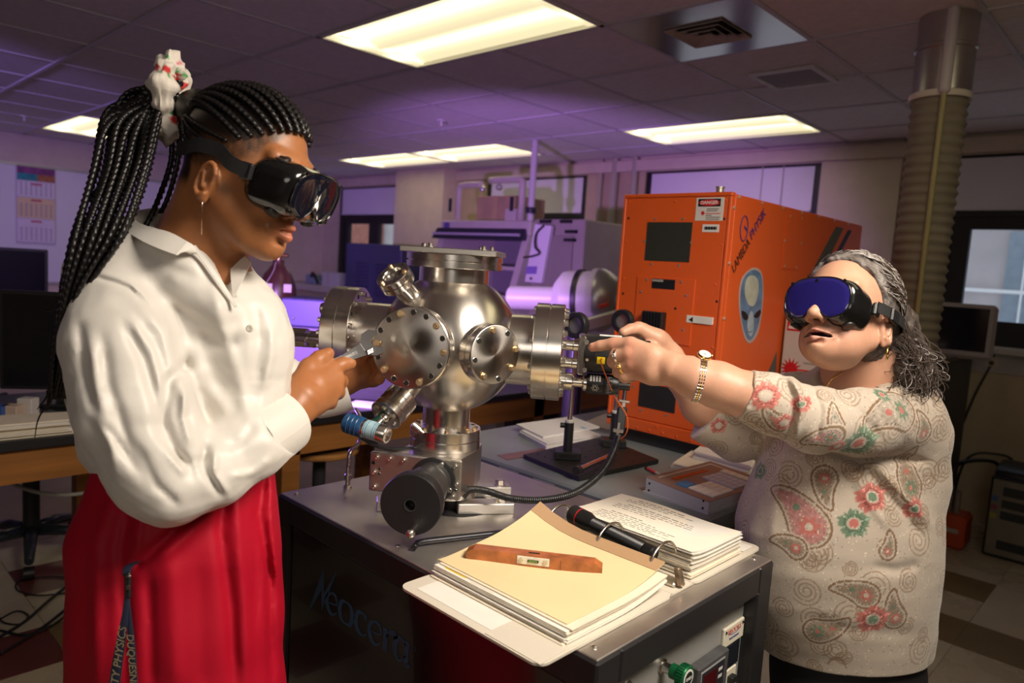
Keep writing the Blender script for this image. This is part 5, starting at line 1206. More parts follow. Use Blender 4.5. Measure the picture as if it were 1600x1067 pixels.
pe = thing('marker_pen', atz(1020, 735, GZ), 'short pink and black marker pen on the grey table', 'pen')
q0, q1 = atz(1012, 732, GZ+.006), atz(1032, 742, GZ+.006); MB().cyl(q0, q0*.35+q1*.65, .005, n=12).build('barrel', mat('pink_barrel', (0.6, 0.06, 0.1), 0.4), pe); MB().cyl(q0*.35+q1*.65, q1, .004, n=12).build('clear_cap', mat('clear_cap', (0.5, 0.5, 0.5), 0.2), pe); MB().cyl(q0, q0-nrm(q1-q0)*.008, .0052, n=12).build('end', HOLE, pe)
# ------------------------------------------------------------------ middle ground and background
CRM = mat('cream_equipment', (0.56, 0.53, 0.47), 0.5, var=0.05); NAVYP = mat('dark_visor', (0.03, 0.03, 0.05), 0.3)
WOOD = mat('oak_bench', (0.34, 0.135, 0.030), 0.45, var=0.25, vscale=7, stretch=(1, .25, 3)); BTOP = mat('black_bench_top', (0.014, 0.014, 0.016), 0.4)
DKM = mat('dark_metal', (0.04, 0.042, 0.046), 0.45, 0.3)
# cream hood with black visor, at y = 4.4
hd = thing('fume_hood', (-4.65, 4.7, 0), 'cream fume hood with a dark visor in front of the second window', 'fume hood')
hx0, hx1, hy = -5.20, -4.06, 4.4
MB().box((hx0, hy, 1.74), (hx1, 5.15, 1.87), .01).build('top_cap', CRM, hd)
MB().hexa([(hx0-.05, hy-.06, 1.70), (hx1-.02, hy-.06, 1.70), (hx1-.02, hy+.1, 1.70), (hx0-.05, hy+.1, 1.70), (hx0-.02, hy-.02, 1.80), (hx1-.04, hy-.02, 1.80), (hx1-.04, hy+.1, 1.80), (hx0-.02, hy+.1, 1.80)]).build('visor', NAVYP, hd)
MB().box((hx0-.03, hy-.075, 1.735), (hx1-.05, hy-.06, 1.755)).build('visor_strip', mat('pale_strip', (0.45, 0.43, 0.5), 0.4), hd)
for x in (hx0, hx1-.07): MB().hexa([(x, hy-.25, .9), (x+.07, hy-.25, .9), (x+.07, 5.1, .9), (x, 5.1, .9), (x, hy, 1.74), (x+.07, hy, 1.74), (x+.07, 5.1, 1.74), (x, 5.1, 1.74)]).build('side_wall', CRM, hd)
MB().box((hx0, 5.05, .9), (hx1, 5.1, 1.74)).build('back_wall', mat('hood_inside', (0.28, 0.27, 0.30), 0.6), hd)
for z in (1.20, 1.45): MB().box((hx0+.07, hy-.02, z), (hx1-.07, 5.05, z+.03)).build('shelf', CRM, hd)
MB().box((hx0, hy-.25, 0), (hx1, 5.1, .9), .01).build('base_cabinet', CRM, hd)
MB().box((hx0+.05, hy-.003, 1.80), (hx0+.13, hy, 1.85)).build('badge', mat('badge_violet', (0.12, 0.09, 0.3), 0.5), hd)
bxn = thing('cardboard_box', (-4.7, 4.75, 1.87), 'brown cardboard box on top of the fume hood', 'box')
MB().box((-4.88, 4.55, 1.87), (-4.40, 4.95, 2.10), .003).build('carton', mat('cardboard', (0.42, 0.30, 0.18), 0.8, var=0.1), bxn); MB().box((-4.67, 4.548, 1.87), (-4.61, 4.952, 2.1012)).build('tape', mat('packing_tape', (0.50, 0.36, 0.20), 0.35), bxn)
PVC = mat('cream_pipe', (0.58, 0.55, 0.46), 0.45)
pp = thing('pipework', (-4.6, 4.45, 1.87), 'pair of cream bent pipes rising around the cardboard box', 'pipes')
MB().tube(np.concatenate([[(-5.02, 4.45, 1.87)], spline([(-5.02, 4.45, 2.12), (-5.01, 4.45, 2.17), (-4.95, 4.45, 2.19), (-4.72, 4.45, 2.19)], 18)]), .028, 12).build('pipe', PVC, pp)
MB().tube(np.concatenate([[(-4.22, 4.45, 1.87)], spline([(-4.22, 4.45, 2.14), (-4.23, 4.45, 2.20), (-4.30, 4.45, 2.22), (-4.62, 4.45, 2.22)], 18)]), .030, 12).build('pipe', PVC, pp)
for p in ((-4.71, 4.45, 2.15), (-4.50, 4.45, 2.16)): MB().sph(p, .03, 12).build('valve', mat('chrome_valve', (0.7, 0.7, 0.7), 0.2, 0.9), pp)
for x in (-5.09, -4.30): MB().box((x-.012, 4.40, 1.95), (x+.012, 4.42, 2.07)).build('lever', NAVYP, pp)
MB().box((-4.38, 4.42, 1.87), (-4.25, 4.6, 1.97)).build('junction', CRM, pp)
po = thing('service_pole', (-4.10, 4.44, 1.87), 'thin white service pole from the hood to the ceiling', 'pole')
MB().cyl((-4.10, 4.44, 1.87), (-4.10, 4.44, CZ), .028, n=14).build('pole', mat('white_pole', (0.62, 0.60, 0.62), 0.45), po); MB().cyl((-4.10, 4.44, 1.93), (-4.10, 4.44, 1.98), .045, n=14).build('coupling', NAVYP, po)
# instrument with a tall white display panel beside the hood
iy = 4.0
def ip(px, py, y=iy): return aty(px, py, y)
ins = thing('analyser', (-3.4, 4.3, 0), 'grey analyser with a white control panel right of the hood', 'instrument')
Pq = [ip(836, 350), ip(862, 353), ip(846, 442), ip(820, 440)]
MB().prism([q for q in Pq[::-1]], (0, .03, 0)).build('control_panel', mat('panel_white', (0.66, 0.65, 0.68), 0.5), ins)
cpn = [o for o in ins.children if o.name.startswith('control_panel')][0]
sc = [ip(823, 416), ip(840, 416), ip(838, 428), ip(821, 428)]; MB().prism([q-V(0, .002, 0) for q in sc[::-1]], (0, .002, 0)).build('display', mat('violet_display', (0.22, 0.16, 0.45), 0.3), cpn)
MB().cyl(ip(830, 435)-V(0, .004, 0), ip(830, 435), .012, n=10).build('button', HOLE, cpn)
MB().tube(spline([ip(850, 352, 3.99), ip(838, 365, 3.98), ip(836, 385, 3.97), ip(843, 395, 3.98), ip(832, 400, 3.98), ip(818, 402, 3.98)], 30), .008, 6).build('cable', BLK, ins)
A = ip(832, 338, 4.05); B = ip(900, 470, 4.05)
MB().box((A[0]+.02, 4.05, .6), (B[0]+.03, 4.6, A[2]-.02), .01).build('housing', mat('grey_brown_housing', (0.27, 0.25, 0.21), 0.55, var=0.06), ins)
MB().box((A[0]+.14, 4.035, 1.30), (B[0]-.06, 4.05, A[2]-.14), .004).build('side_door', mat('grey_brown_housing2', (0.22, 0.205, 0.17), 0.55), ins)
for px, py in ((852, 346), (884, 346), (892, 362), (890, 375)): MB().obox(ip(px, py, 4.03), (.10, .02, .022)).build('hinge', HOLE, ins)
MB().box((A[0]+.02, 4.05, 0), (B[0]+.03, 4.6, .6)).build('stand', DKM, ins)
# horizontal tank with a domed end
tk = thing('pressure_tank', (-2.9, 3.6, .95), 'horizontal cream tank with a grey domed end behind the lens mounts', 'tank')
ta = nrm(V(.94, .34, .05)); tc = at(905, 468, 3.75)
TKC = mat('tank_cream', (0.50, 0.49, 0.46), 0.4); TKG = mat('tank_steel', (0.40, 0.40, 0.39), 0.32, 0.7)
MB().lathe(tc-ta*.12, ta, [(0, 0), (.10, .0), (.145, .04), (.15, .06), (.15, .20), (.165, .205), (.165, .235), (.15, .24)], 36, cap=False).build('shell', TKC, tk)
MB().lathe(tc-ta*.12, ta, [(.165, .236), (.165, .25), (.15, .28), (.12, .32), (.07, .345), (0, .35)], 36, cap=False, sharp=60).build('dome', TKG, tk)
MB().lathe(tc-ta*.12, ta, [(.154, .12), (.158, .12), (.158, .145), (.154, .145)], 36, cap=False).build('strap', BLK, tk)
MB().cyl(tc-ta*.12, tc-ta*.40, .065, n=20, bev=.01).build('neck', TKC, tk)
MB().obox(tc+ta*.17-UP*.08-FH*.13, (.30, .05, .07), (nrm(RH+UP*.35), FH, nrm(UP-RH*.35)), .01).build('arm', TKG, tk); MB().obox(at(943, 477, 3.50), (.05, .02, .02), (nrm(RH+UP*.35), FH, UP), .003).build('red_handle', mat('red_handle', (0.6, 0.05, 0.02), 0.4), tk)
MB().cyl(tc-UP*.14, V(tc[0], tc[1], 0), .05, n=16).cyl(V(tc[0], tc[1], 0), V(tc[0], tc[1], .03), .22, n=24).build('pedestal', DKM, tk)
# violet louvred cabinet in front of the first window
lc = thing('louvred_cabinet', (-6.8, 5.0, 0), 'blue louvred metal cabinet in front of the far window', 'cabinet')
BLC = mat('blue_cabinet', (0.06, 0.06, 0.17), 0.5)
MB().box((-7.37, 4.8, 0), (-6.30, 5.2, 1.64), .01).build('body', BLC, lc); MB().box((-6.30, 4.82, 0), (-6.14, 5.2, 1.58)).build('side_bay', NAVYP, lc)
for cx_ in (-7.02, -6.64):
    for i in range(9): MB().obox((cx_, 4.797, 1.42-i*.045), (.24, .014, .022), (V(1, 0, 0), nrm(V(0, 1, .6)), nrm(V(0, -.6, 1)))).build('louvre', BLC, lc)
# brown gas cylinder with brass valve
gp = V(-4.17, 2.229, 0)
gy = thing('gas_cylinder', gp, 'brown gas cylinder with a brass valve and hanging tag', 'gas cylinder')
MB().lathe(gp, UP, [(0, .0), (.105, .005), (.115, .02), (.115, 1.20), (.108, 1.27), (.085, 1.34), (.05, 1.39), (.035, 1.405), (.035, 1.43), (0, 1.43)], 36, cap=False, sharp=50).build('cylinder', mat('brown_cylinder', (0.055, 0.022, 0.016), 0.3, var=0.15), gy)
BRV = mat('brass_valve', (0.40, 0.27, 0.10), 0.35, 0.9)
MB().cyl(gp+V(0, 0, 1.43), gp+V(0, 0, 1.50), .018, n=12).cyl(gp+V(0, 0, 1.46)-RH*.05, gp+V(0, 0, 1.46)+RH*.06, .013, n=10).cyl(gp+V(0, 0, 1.50), gp+V(0, 0, 1.515), .03, n=14).build('valve', BRV, gy)
MB().obox(gp+V(0, 0, 1.20)-FH*.125-RH*.03, (.075, .002, .17), (RH, FH, UP)).build('tag', mat('tag_paper', (0.65, 0.62, 0.58), 0.7), gy)
MB().tube(spline([gp+V(0, 0, 1.285)-FH*.125-RH*.03, gp+V(0, 0, 1.36)-FH*.09-RH*.0, gp+V(0, 0, 1.42)-FH*.05], 12), .0015, 5).build('string', MATS['tag_paper'], gy)
MB().obox(gp+V(0, 0, 1.26)-FH*.075+RH*.085, (.05, .002, .05), (nrm(RH+FH*.9), nrm(FH-RH*.9), UP)).build('label', MATS['tag_paper'], gy)
# low violet-lit unit behind the left arm
lu = thing('bench_instrument', at(498, 520, 4.0)*V(1, 1, 0)+V(0, 0, .83), 'squat blue instrument glowing violet behind the chamber arm', 'instrument')
c_ = at(498, 500, 4.05); c_[2] = 0
MB().obox(c_+V(0, 0, 1.16), (.32, .35, .15), (RH, FH, UP), .008).build('head_unit', BLC, lu)
MB().obox(c_+V(0, 0, .955)+FH*.01, (.31, .34, .25), (RH, FH, UP), .004).build('panel', mat('pale_violet_panel', (0.14, 0.12, 0.20), 0.5), lu)
for q in (-.09, .09): MB().sph(c_-FH*.177+RH*q+UP*1.13, .008, 8).build('knob', BOLTS, lu)
MB().obox(c_+V(0, 0, .815), (.34, .38, .03), (RH, FH, UP), .004).build('foot_plate', DKM, lu)
# window ledge counter at the far left corner with small things
lg = thing('ledge_counter', (-8.3, 4.9, 0), 'pale counter below the far left window', 'counter')
MB().box((WX+.02, 4.7, 1.02), (-7.45, 5.42, 1.10), .008).build('counter_top', mat('counter_pale', (0.52, 0.48, 0.42), 0.5), lg); MB().box((WX+.02, 4.75, 0), (-7.45, 5.42, 1.02)).build('counter_body', mat('counter_tan', (0.40, 0.33, 0.24), 0.6), lg)
sk = thing('power_box', (-8.25, 4.9, 1.10), 'small box with a dark hose on the ledge counter', 'box'); MB().box((-8.36, 4.85, 1.10), (-8.14, 5.0, 1.22), .008).build('case', mat('power_box_blue', (0.25, 0.32, 0.42), 0.5), sk); MB().tube(spline([(-8.2, 4.84, 1.20), (-8.10, 4.8, 1.24), (-8.02, 4.8, 1.18), (-7.97, 4.8, 1.12)], 14), .02, 8).build('hose', BLK, sk)
wbx = thing('white_carton', (-7.75, 4.85, 1.10), 'white carton on the ledge counter beside the louvred cabinet', 'box'); MB().box((-7.85, 4.78, 1.10), (-7.48, 4.95, 1.27), .004).build('carton', mat('carton_white', (0.6, 0.58, 0.62), 0.6), wbx); MB().box((-7.73, 4.778, 1.10), (-7.70, 4.952, 1.2712)).build('seam', MATS['counter_pale'], wbx)
# oak lab benches running back
def bench(x0, x1, y0, y1, z, lab, legs):
    b = thing('lab_bench', ((x0+x1)/2, (y0+y1)/2, 0), lab, 'bench', 'oak lab benches')
    MB().box((x0, y0, z-.035), (x1, y1, z), .004).build('bench_top', BTOP, b)
    MB().box((x1-.06, y0+.04, z-.16), (x1-.03, y1-.04, z-.035)).build('apron', WOOD, b); MB().box((x0+.03, y0+.04, z-.16), (x0+.06, y1-.04, z-.035)).build('apron', WOOD, b)
    for y in (y0+.04, y1-.07): MB().box((x0+.06, y, z-.16), (x1-.06, y+.03, z-.035)).build('end_rail', WOOD, b)
    for y in legs:
        for x in (x0+.07, x1-.07): MB().box((x-.04, y-.04, 0), (x+.04, y+.04, z-.035)).build('leg', WOOD, b)
    return b
bench(-3.55, -2.62, 1.42, 3.95, .80, 'long oak lab bench with black top behind the chamber', (1.50, 2.45, 3.05, 3.85))
bench(-3.85, -2.93, -.6, 1.12, .76, 'oak desk with black top at the left edge beside the ponytail', (-.5, 1.04))
bench(-7.15, -5.10, -.3, 2.2, .76, 'farther oak desk under the flat monitor at the left', (-.2, 2.1))
# stool in front of the bench
def stool(p, z, lab):
    s_ = thing('lab_stool', p, lab, 'stool')
    MB().lathe(V(p[0], p[1], z-.03), UP, [(0, 0), (.16, .0), (.175, .008), (.178, .02), (.17, .03), (0, .032)], 36, cap=False).build('seat', mat('stool_wood', (0.48, 0.22, 0.06), 0.35, var=0.15), s_)
    MB().cyl(V(p[0], p[1], z-.25), V(p[0], p[1], z-.03), .03, n=14).build('column', DKM, s_)
    MB().obox(V(p[0], p[1], z-.27), (.24, .24, .03), (RH, FH, UP), .01).build('bracket', mat('stool_grey', (0.08, 0.095, 0.10), 0.4, 0.4), s_)
    for a in range(4):
        d = math.cos(a*math.pi/2+.6)*RH+math.sin(a*math.pi/2+.6)*FH
        MB().tube(spline([V(p[0], p[1], z-.27)+d*.09, V(p[0], p[1], z-.30)+d*.17, V(p[0], p[1], z-.42)+d*.20, V(p[0], p[1], 0)+d*.24], 16), .016, 8).build('leg', MATS['stool_grey'], s_)
    MB().lathe(V(p[0], p[1], .15), UP, [(.205, 0), (.215, .01), (.205, .02), (.195, .01), (.205, 0)], 32, cap=False).build('foot_ring', MATS['stool_grey'], s_)
pst = atz(500, 697, .60); stool(V(pst[0], pst[1], 0), .60, 'round wooden stool in front of the lab bench')
# clutter on the long bench
random.seed(12)
def clutter_box(name, lab, cat, px, py, z, size, col, part='case', ang=0, det=True):
    p = atz(px, py, z) if py > 5 else V(px, py, z); t_ = thing(name, p, lab, cat)
    ax = yawed(ang); MB().obox(p+V(0, 0, size[2]/2), size, (ax[0], ax[1], UP), min(size)*.06).build(part, mat('c_'+lab[:24].replace(' ', '_'), col, 0.5, var=0.08), t_)
    if det: MB().obox(p+V(0, 0, size[2]*.55)-ax[1]*(size[1]/2+.001), (size[0]*.7, .002, size[2]*.35), (ax[0], ax[1], UP)).build('panel', DKM, t_)
    return t_
clutter_box('bench_meter', 'dark meter standing on the lab bench beside the hand', 'meter', 585, 622, .80, (.30, .18, .14), (0.02, 0.02, 0.025))
clutter_box('notepad', 'white pad lying on the lab bench', 'pad', 575, 634, .80, (.16, .10, .01), (0.7, 0.68, 0.66), 'pad', 10, False)
clutter_box('plastic_tub', 'violet lit plastic tub on the floor under the lab bench', 'tub', -3.05, 2.75, 0.0, (.40, .30, .45), (0.35, 0.38, 0.50), 'tub', 0)
clutter_box('storage_bin', 'grey storage bin under the lab bench beyond the posts', 'bin', -3.05, 3.45, 0.0, (.36, .30, .55), (0.16, 0.16, 0.24), 'bin', 0)
# left desk: flat monitor behind the ponytail, papers, boxes
def monitor(p, wd, h, facing, lab, stand=.1, tilt=0, cm=(0.010, 0.010, 0.012)):
    t_ = thing('computer_monitor', p, lab, 'monitor'); n = nrm(facing); u_ = nrm(np.cross(UP, n))
    c = p+UP*(stand+h/2)
    MB().obox(c, (wd, .03, h), (u_, n, UP), .005).build('bezel', BLK, t_); MB().obox(c+n*.0155, (wd-.03, .002, h-.03), (u_, n, UP)).build('screen', mat('screen_black', cm, 0.12), t_)
    MB().obox(p+UP*(stand*.5+.045)-n*.03, (.06, .03, stand+.07), (u_, n, UP), .004).build('neck', BLK, t_); MB().obox(p+UP*.008-n*.02, (.22, .17, .016), (u_, n, UP), .005).build('foot', BLK, t_)
    return t_
pm2 = V(-3.50, .88, .76); monitor(pm2, .46, .42, nrm(-FH*.9+RH*.25), 'dark monitor on the oak desk behind the braids', .07)
pm1 = atx(12, 455, -5.35); monitor(V(-5.35, 1.00, .76), .52, .34, nrm(V(.95, -.25, 0)), 'black flat monitor at the far left below the calendar', .30)
quadpile('paper_stack', 'fanned pile of old papers on the oak desk at the left', 'papers', ((-40, 692), (112, 677), (112, 664), (-40, 674)), .76, 9, [PAPER2, PAPER], 'sheet', dz=.006, jit=.02)
clutter_box('carton', 'small white carton on the left oak desk', 'box', 44, 648, .76, (.06, .05, .07), (0.62, 0.58, 0.55), 'carton', 0, False)
clutter_box('blue_box', 'blue box at the left edge of the oak desk', 'box', -8, 652, .76, (.10, .06, .05), (0.04, 0.10, 0.35), 'case', 0, False)
clutter_box('index_card_box', 'cream card box on the left oak desk', 'box', 20, 652, .76, (.07, .06, .05), (0.6, 0.45, 0.35), 'case', 0, False)
for i, (px, py, s_, c) in enumerate(((15, 560, (.10, .10, .08), (0.10, 0.3, 0.25)), (40, 540, (.16, .10, .05), (0.55, 0.45, 0.65)), (60, 548, (.14, .1, .03), (0.3, 0.4, 0.6)), (8, 515, (.10, .10, .22), (0.45, 0.42, 0.45)), (90, 505, (.18, .14, .22), (0.62, 0.60, 0.66)), (100, 520, (.08, .08, .12), (0.5, 0.14, 0.06)))):
    clutter_box(('tin', 'notebook', 'folder', 'jar', 'speaker', 'mug')[i], ('green tin on the farther left desk', 'lilac notebook on the farther left desk', 'pale blue folder on the farther left desk', 'grey jar on the farther left desk under the monitor', 'white desktop box beyond the braids at the left', 'red mug beside the white desktop box at the left')[i], ('tin', 'notebook', 'folder', 'jar', 'box', 'mug')[i], px, py, .76, s_, c, 'body', 0, False)
# office chair under the left desk
oc = thing('office_chair', (-3.85, .80, 0), 'dark office chair with star base under the left oak desk', 'chair')
cc_ = V(-3.80, .83, 0)
MB().cyl(cc_+UP*.10, cc_+UP*.45, .035, n=14).build('column', DKM, oc); MB().obox(cc_+UP*.47, (.46, .46, .06), (RH, FH, UP), .02).build('seat', mat('chair_fabric', (0.03, 0.03, 0.05), 0.9), oc)
MB().obox(cc_+UP*.60-RH*.25, (.05, .42, .24), (RH, FH, UP), .02).build('backrest', MATS['chair_fabric'], oc); MB().obox(cc_+UP*.52-RH*.22, (.04, .08, .16), (RH, FH, UP), .01).build('back_bar', DKM, oc)
for a in range(5):
    d = math.cos(a*1.2566+.25)*RH+math.sin(a*1.2566+.25)*FH
    lg_ = MB().tube([cc_+UP*.12, cc_+UP*.115+d*.15, cc_+UP*.08+d*.30], [.03, .026, .018], 8).build('base_leg', mat('chair_base', (0.05, 0.06, 0.075), 0.3, 0.5), oc); MB().cyl(cc_+d*.30+UP*.03-np.cross(d, UP)*.02, cc_+d*.30+UP*.03+np.cross(d, UP)*.02, .03, n=14).build('castor', BLK, lg_)
# cables on the floor at the left, and a pale one slung across
cbl = [('black floor cable running diagonally at the lower left', ((0, 1022), (60, 985), (118, 940)), 0.006), ('second black floor cable beneath the diagonal one', ((0, 985), (40, 992), (80, 978), (118, 950)), 0.005), ('black floor cable reaching up to the red skirt at the left', ((0, 995), (40, 970), (80, 935), (118, 905)), 0.006), ('thin looped cable on the floor at the left', ((118, 903), (70, 901), (30, 908), (28, 922), (60, 930), (118, 925)), 0.0035), ('coiled thin cable at the lower left edge', ((-5, 970), (25, 955), (44, 962), (30, 975), (5, 972), (-5, 958)), 0.0035)]
for lab, pts, r in cbl:
    P = [atz(*q, r+.002) for q in pts]; t_ = thing('floor_cable', P[0], lab, 'cable', 'cables on the floor'); MB().tube(spline(P, 40), r, 8).build('cable', BLK, t_)
t_ = thing('grey_cable', (-3.2, .6, .45), 'pale grey cable slung below the left desk', 'cable'); MB().tube(spline([at(-20, 740, 2.9), at(20, 757, 2.9), at(70, 771, 2.9), at(120, 772, 2.9), at(170, 760, 2.9)], 30), .008, 8).build('cable', mat('pale_cable', (0.5, 0.48, 0.42), 0.5), t_)
# right rear: tall dark cabinet, CRT monitor, desktop tower, orange pump
rc = thing('dark_cabinet', (-1.0, 4.75, 0), 'tall dark cabinet under the old monitor at the right', 'cabinet')
MB().box((-1.38, 4.35, 0), (-1.0, 5.3, 1.10), .006).build('body', mat('cabinet_charcoal', (0.045, 0.04, 0.035), 0.5), rc); MB().box((-1.39, 4.34, 1.10), (-.99, 5.31, 1.125), .004).build('top', mat('cabinet_top', (0.16, 0.13, 0.11), 0.5), rc)
MB().box((-1.36, 4.342, .55), (-1.02, 4.35, 1.06)).build('drawer', MATS['cabinet_charcoal'], rc); MB().box((-1.18, 4.33, .95), (-1.08, 4.342, .965)).build('handle', DKM, rc)
cr = thing('crt_monitor', (-1.1, 4.8, 1.125), 'old beige cathode ray monitor on the dark cabinet', 'monitor')
BEI = mat('beige_plastic', (0.42, 0.37, 0.36), 0.5); cn = nrm(V(.15, -1, 0)); cu = nrm(np.cross(UP, cn)); ccn = at(1492, 516, 4.20)
MB().obox(ccn-cn*.0, (.40, .05, .32), (cu, cn, UP), .02).build('bezel', BEI, cr); MB().obox(ccn+cn*.024+UP*.012, (.32, .006, .25), (cu, cn, UP), .002).build('screen', mat('crt_glass', (0.012, 0.014, 0.022), 0.08), cr)
MB().hexa([ccn-cn*.02+cu*a*.18+UP*b*.15 for a, b in ((-1, -1), (-1, 1), (1, 1), (1, -1))]+[ccn-cn*.30+cu*a*.11+UP*b*.10 for a, b in ((-1, -1), (-1, 1), (1, 1), (1, -1))]).build('tube_housing', BEI, cr)
MB().cyl(V(ccn[0], ccn[1], 1.125)-cn*.08, V(ccn[0], ccn[1], ccn[2]-.14)-cn*.08, .10, .08, n=20).build('swivel_base', BEI, cr)
dt = thing('red_tray', (-1.0, 4.45, 1.125), 'small red folder on the dark cabinet edge', 'folder'); MB().box((-1.18, 4.36, 1.125), (-1.0, 4.44, 1.135)).build('cover', mat('red_folder', (0.35, 0.04, 0.02), 0.5), dt); MB().box((-1.17, 4.365, 1.135), (-1.01, 4.435, 1.137)).build('sheet', PAPER, dt)
pc = thing('desktop_tower', (-.60, 5.0, 0), 'black and beige desktop computer tower on the floor at the right', 'computer')
MB().box((-.745, 4.84, 0), (-.50, 5.30, .47), .01).build('case', BLK, pc)
MB().box((-.735, 4.830, .02), (-.51, 4.842, .455), .004).build('front', mat('tower_beige', (0.20, 0.175, 0.14), 0.5, var=0.1), pc)
for z, h_ in ((.37, .05), (.30, .045), (.235, .045), (.06, .05)): MB().box((-.68, 4.824, z), (-.54, 4.832, z+h_), .002).build('drive_bay', DKM, pc)
for z, c in ((.33, (0.05, 0.12, 0.25)), (.28, (0.25, 0.05, 0.1)), (.23, (0.35, 0.28, 0.05))): MB().box((-.73, 4.8285, z), (-.70, 4.8305, z+.03)).build('sticker', mat('sticker%.2f' % z, c, 0.5), pc)
MB().lathe((-.62, 5.07, .47), (1, 0, 0), [(.0, -.12), (.18, -.12), (.19, -.10), (.19, .10), (.18, .12), (0, .12)], 24, cap=False, sy=.3).build('dust_cover', BLK, pc)
op = thing('vacuum_pump', (-.9, 4.86, 0), 'small orange pump on the floor beside the computer tower', 'pump')
ORP = mat('pump_orange', (0.55, 0.075, 0.02), 0.45)
MB().box((-.985, 4.77, 0), (-.83, 4.98, .20), .02).build('housing', ORP, op); MB().box((-.975, 4.764, .04), (-.945, 4.772, .16)).build('grille', HOLE, op); MB().box((-.93, 4.764, .10), (-.86, 4.770, .125)).build('label', mat('pump_label', (0.5, 0.40, 0.35), 0.5), op)
MB().cyl((-.90, 4.86, .20), (-.90, 4.86, .33), .018, n=12).cyl((-.95, 4.85, .20), (-.95, 4.85, .36), .028, n=12).build('outlet', mat('pump_outlet', (0.25, 0.20, 0.17), 0.5), op)
MB().tube(spline([(-.95, 4.85, .34), (-.93, 4.9, .48), (-.80, 5.1, .50), (-.72, 5.2, .42)], 20), .012, 8).build('hose', BLK, op)
for lab, P in (('black wire hanging down the right wall below the outlet', [(-.93, 5.46, 1.04), (-1.0, 5.44, .8), (-1.05, 5.42, .5), (-1.02, 5.4, .2), (-.98, 5.3, .05)]), ('black wire looping behind the orange pump', [(-1.0, 5.2, .05), (-.95, 5.2, .45), (-.80, 5.25, .52), (-.70, 5.32, .45), (-.62, 5.34, .1)])):
    t_ = thing('wall_wire', P[-1], lab, 'wire', 'wires at the right wall'); MB().tube(spline(P, 26), .008, 6).build('wire', BLK, t_)
# ------------------------------------------------------------------ people
def vnoise(P, sc, seed=0):
    rg = np.random.RandomState(seed); a = 0
    for o in range(10): k = rg.normal(size=3)*sc*(1+.6*(o//3)); a = a+np.sin(P@k+rg.rand()*6.28)/(1+.5*(o//3))
    return a/5
def mixc(A, B, t): return A*(1-t[:, None])+np.asarray(B)*t[:, None]
def sstep(x, a, b): t = np.clip((x-a)/(b-a), 0, 1); return t*t*(3-2*t)
class Head:
    def __init__(s, px, py, d, f, k=1.0):
        s.O = C3(px, py, d); s.f = nrm(f); s.u = nrm(V(0, 1, 0)-s.f*s.f[1]); s.s = nrm(V(0, 0, -1)-s.f*(-s.f[2])-s.u*(-s.u[2])); s.k = k
        s.A = np.array([s.f, s.u, s.s])
    def T(s, a, b, c=0.0): return s.O+s.k*(a*s.f+b*s.u+c*s.s)
    def W(s, a, b, c=0.0): return c2w(s.T(a, b, c))
    def loc(s, P): return (P-s.O)@s.A.T/s.k
    def world_axes(s): return (c2w(s.O), *[s.k*(v[0]*CR+v[1]*CU+v[2]*CF) for v in (s.f, s.u, s.s)])
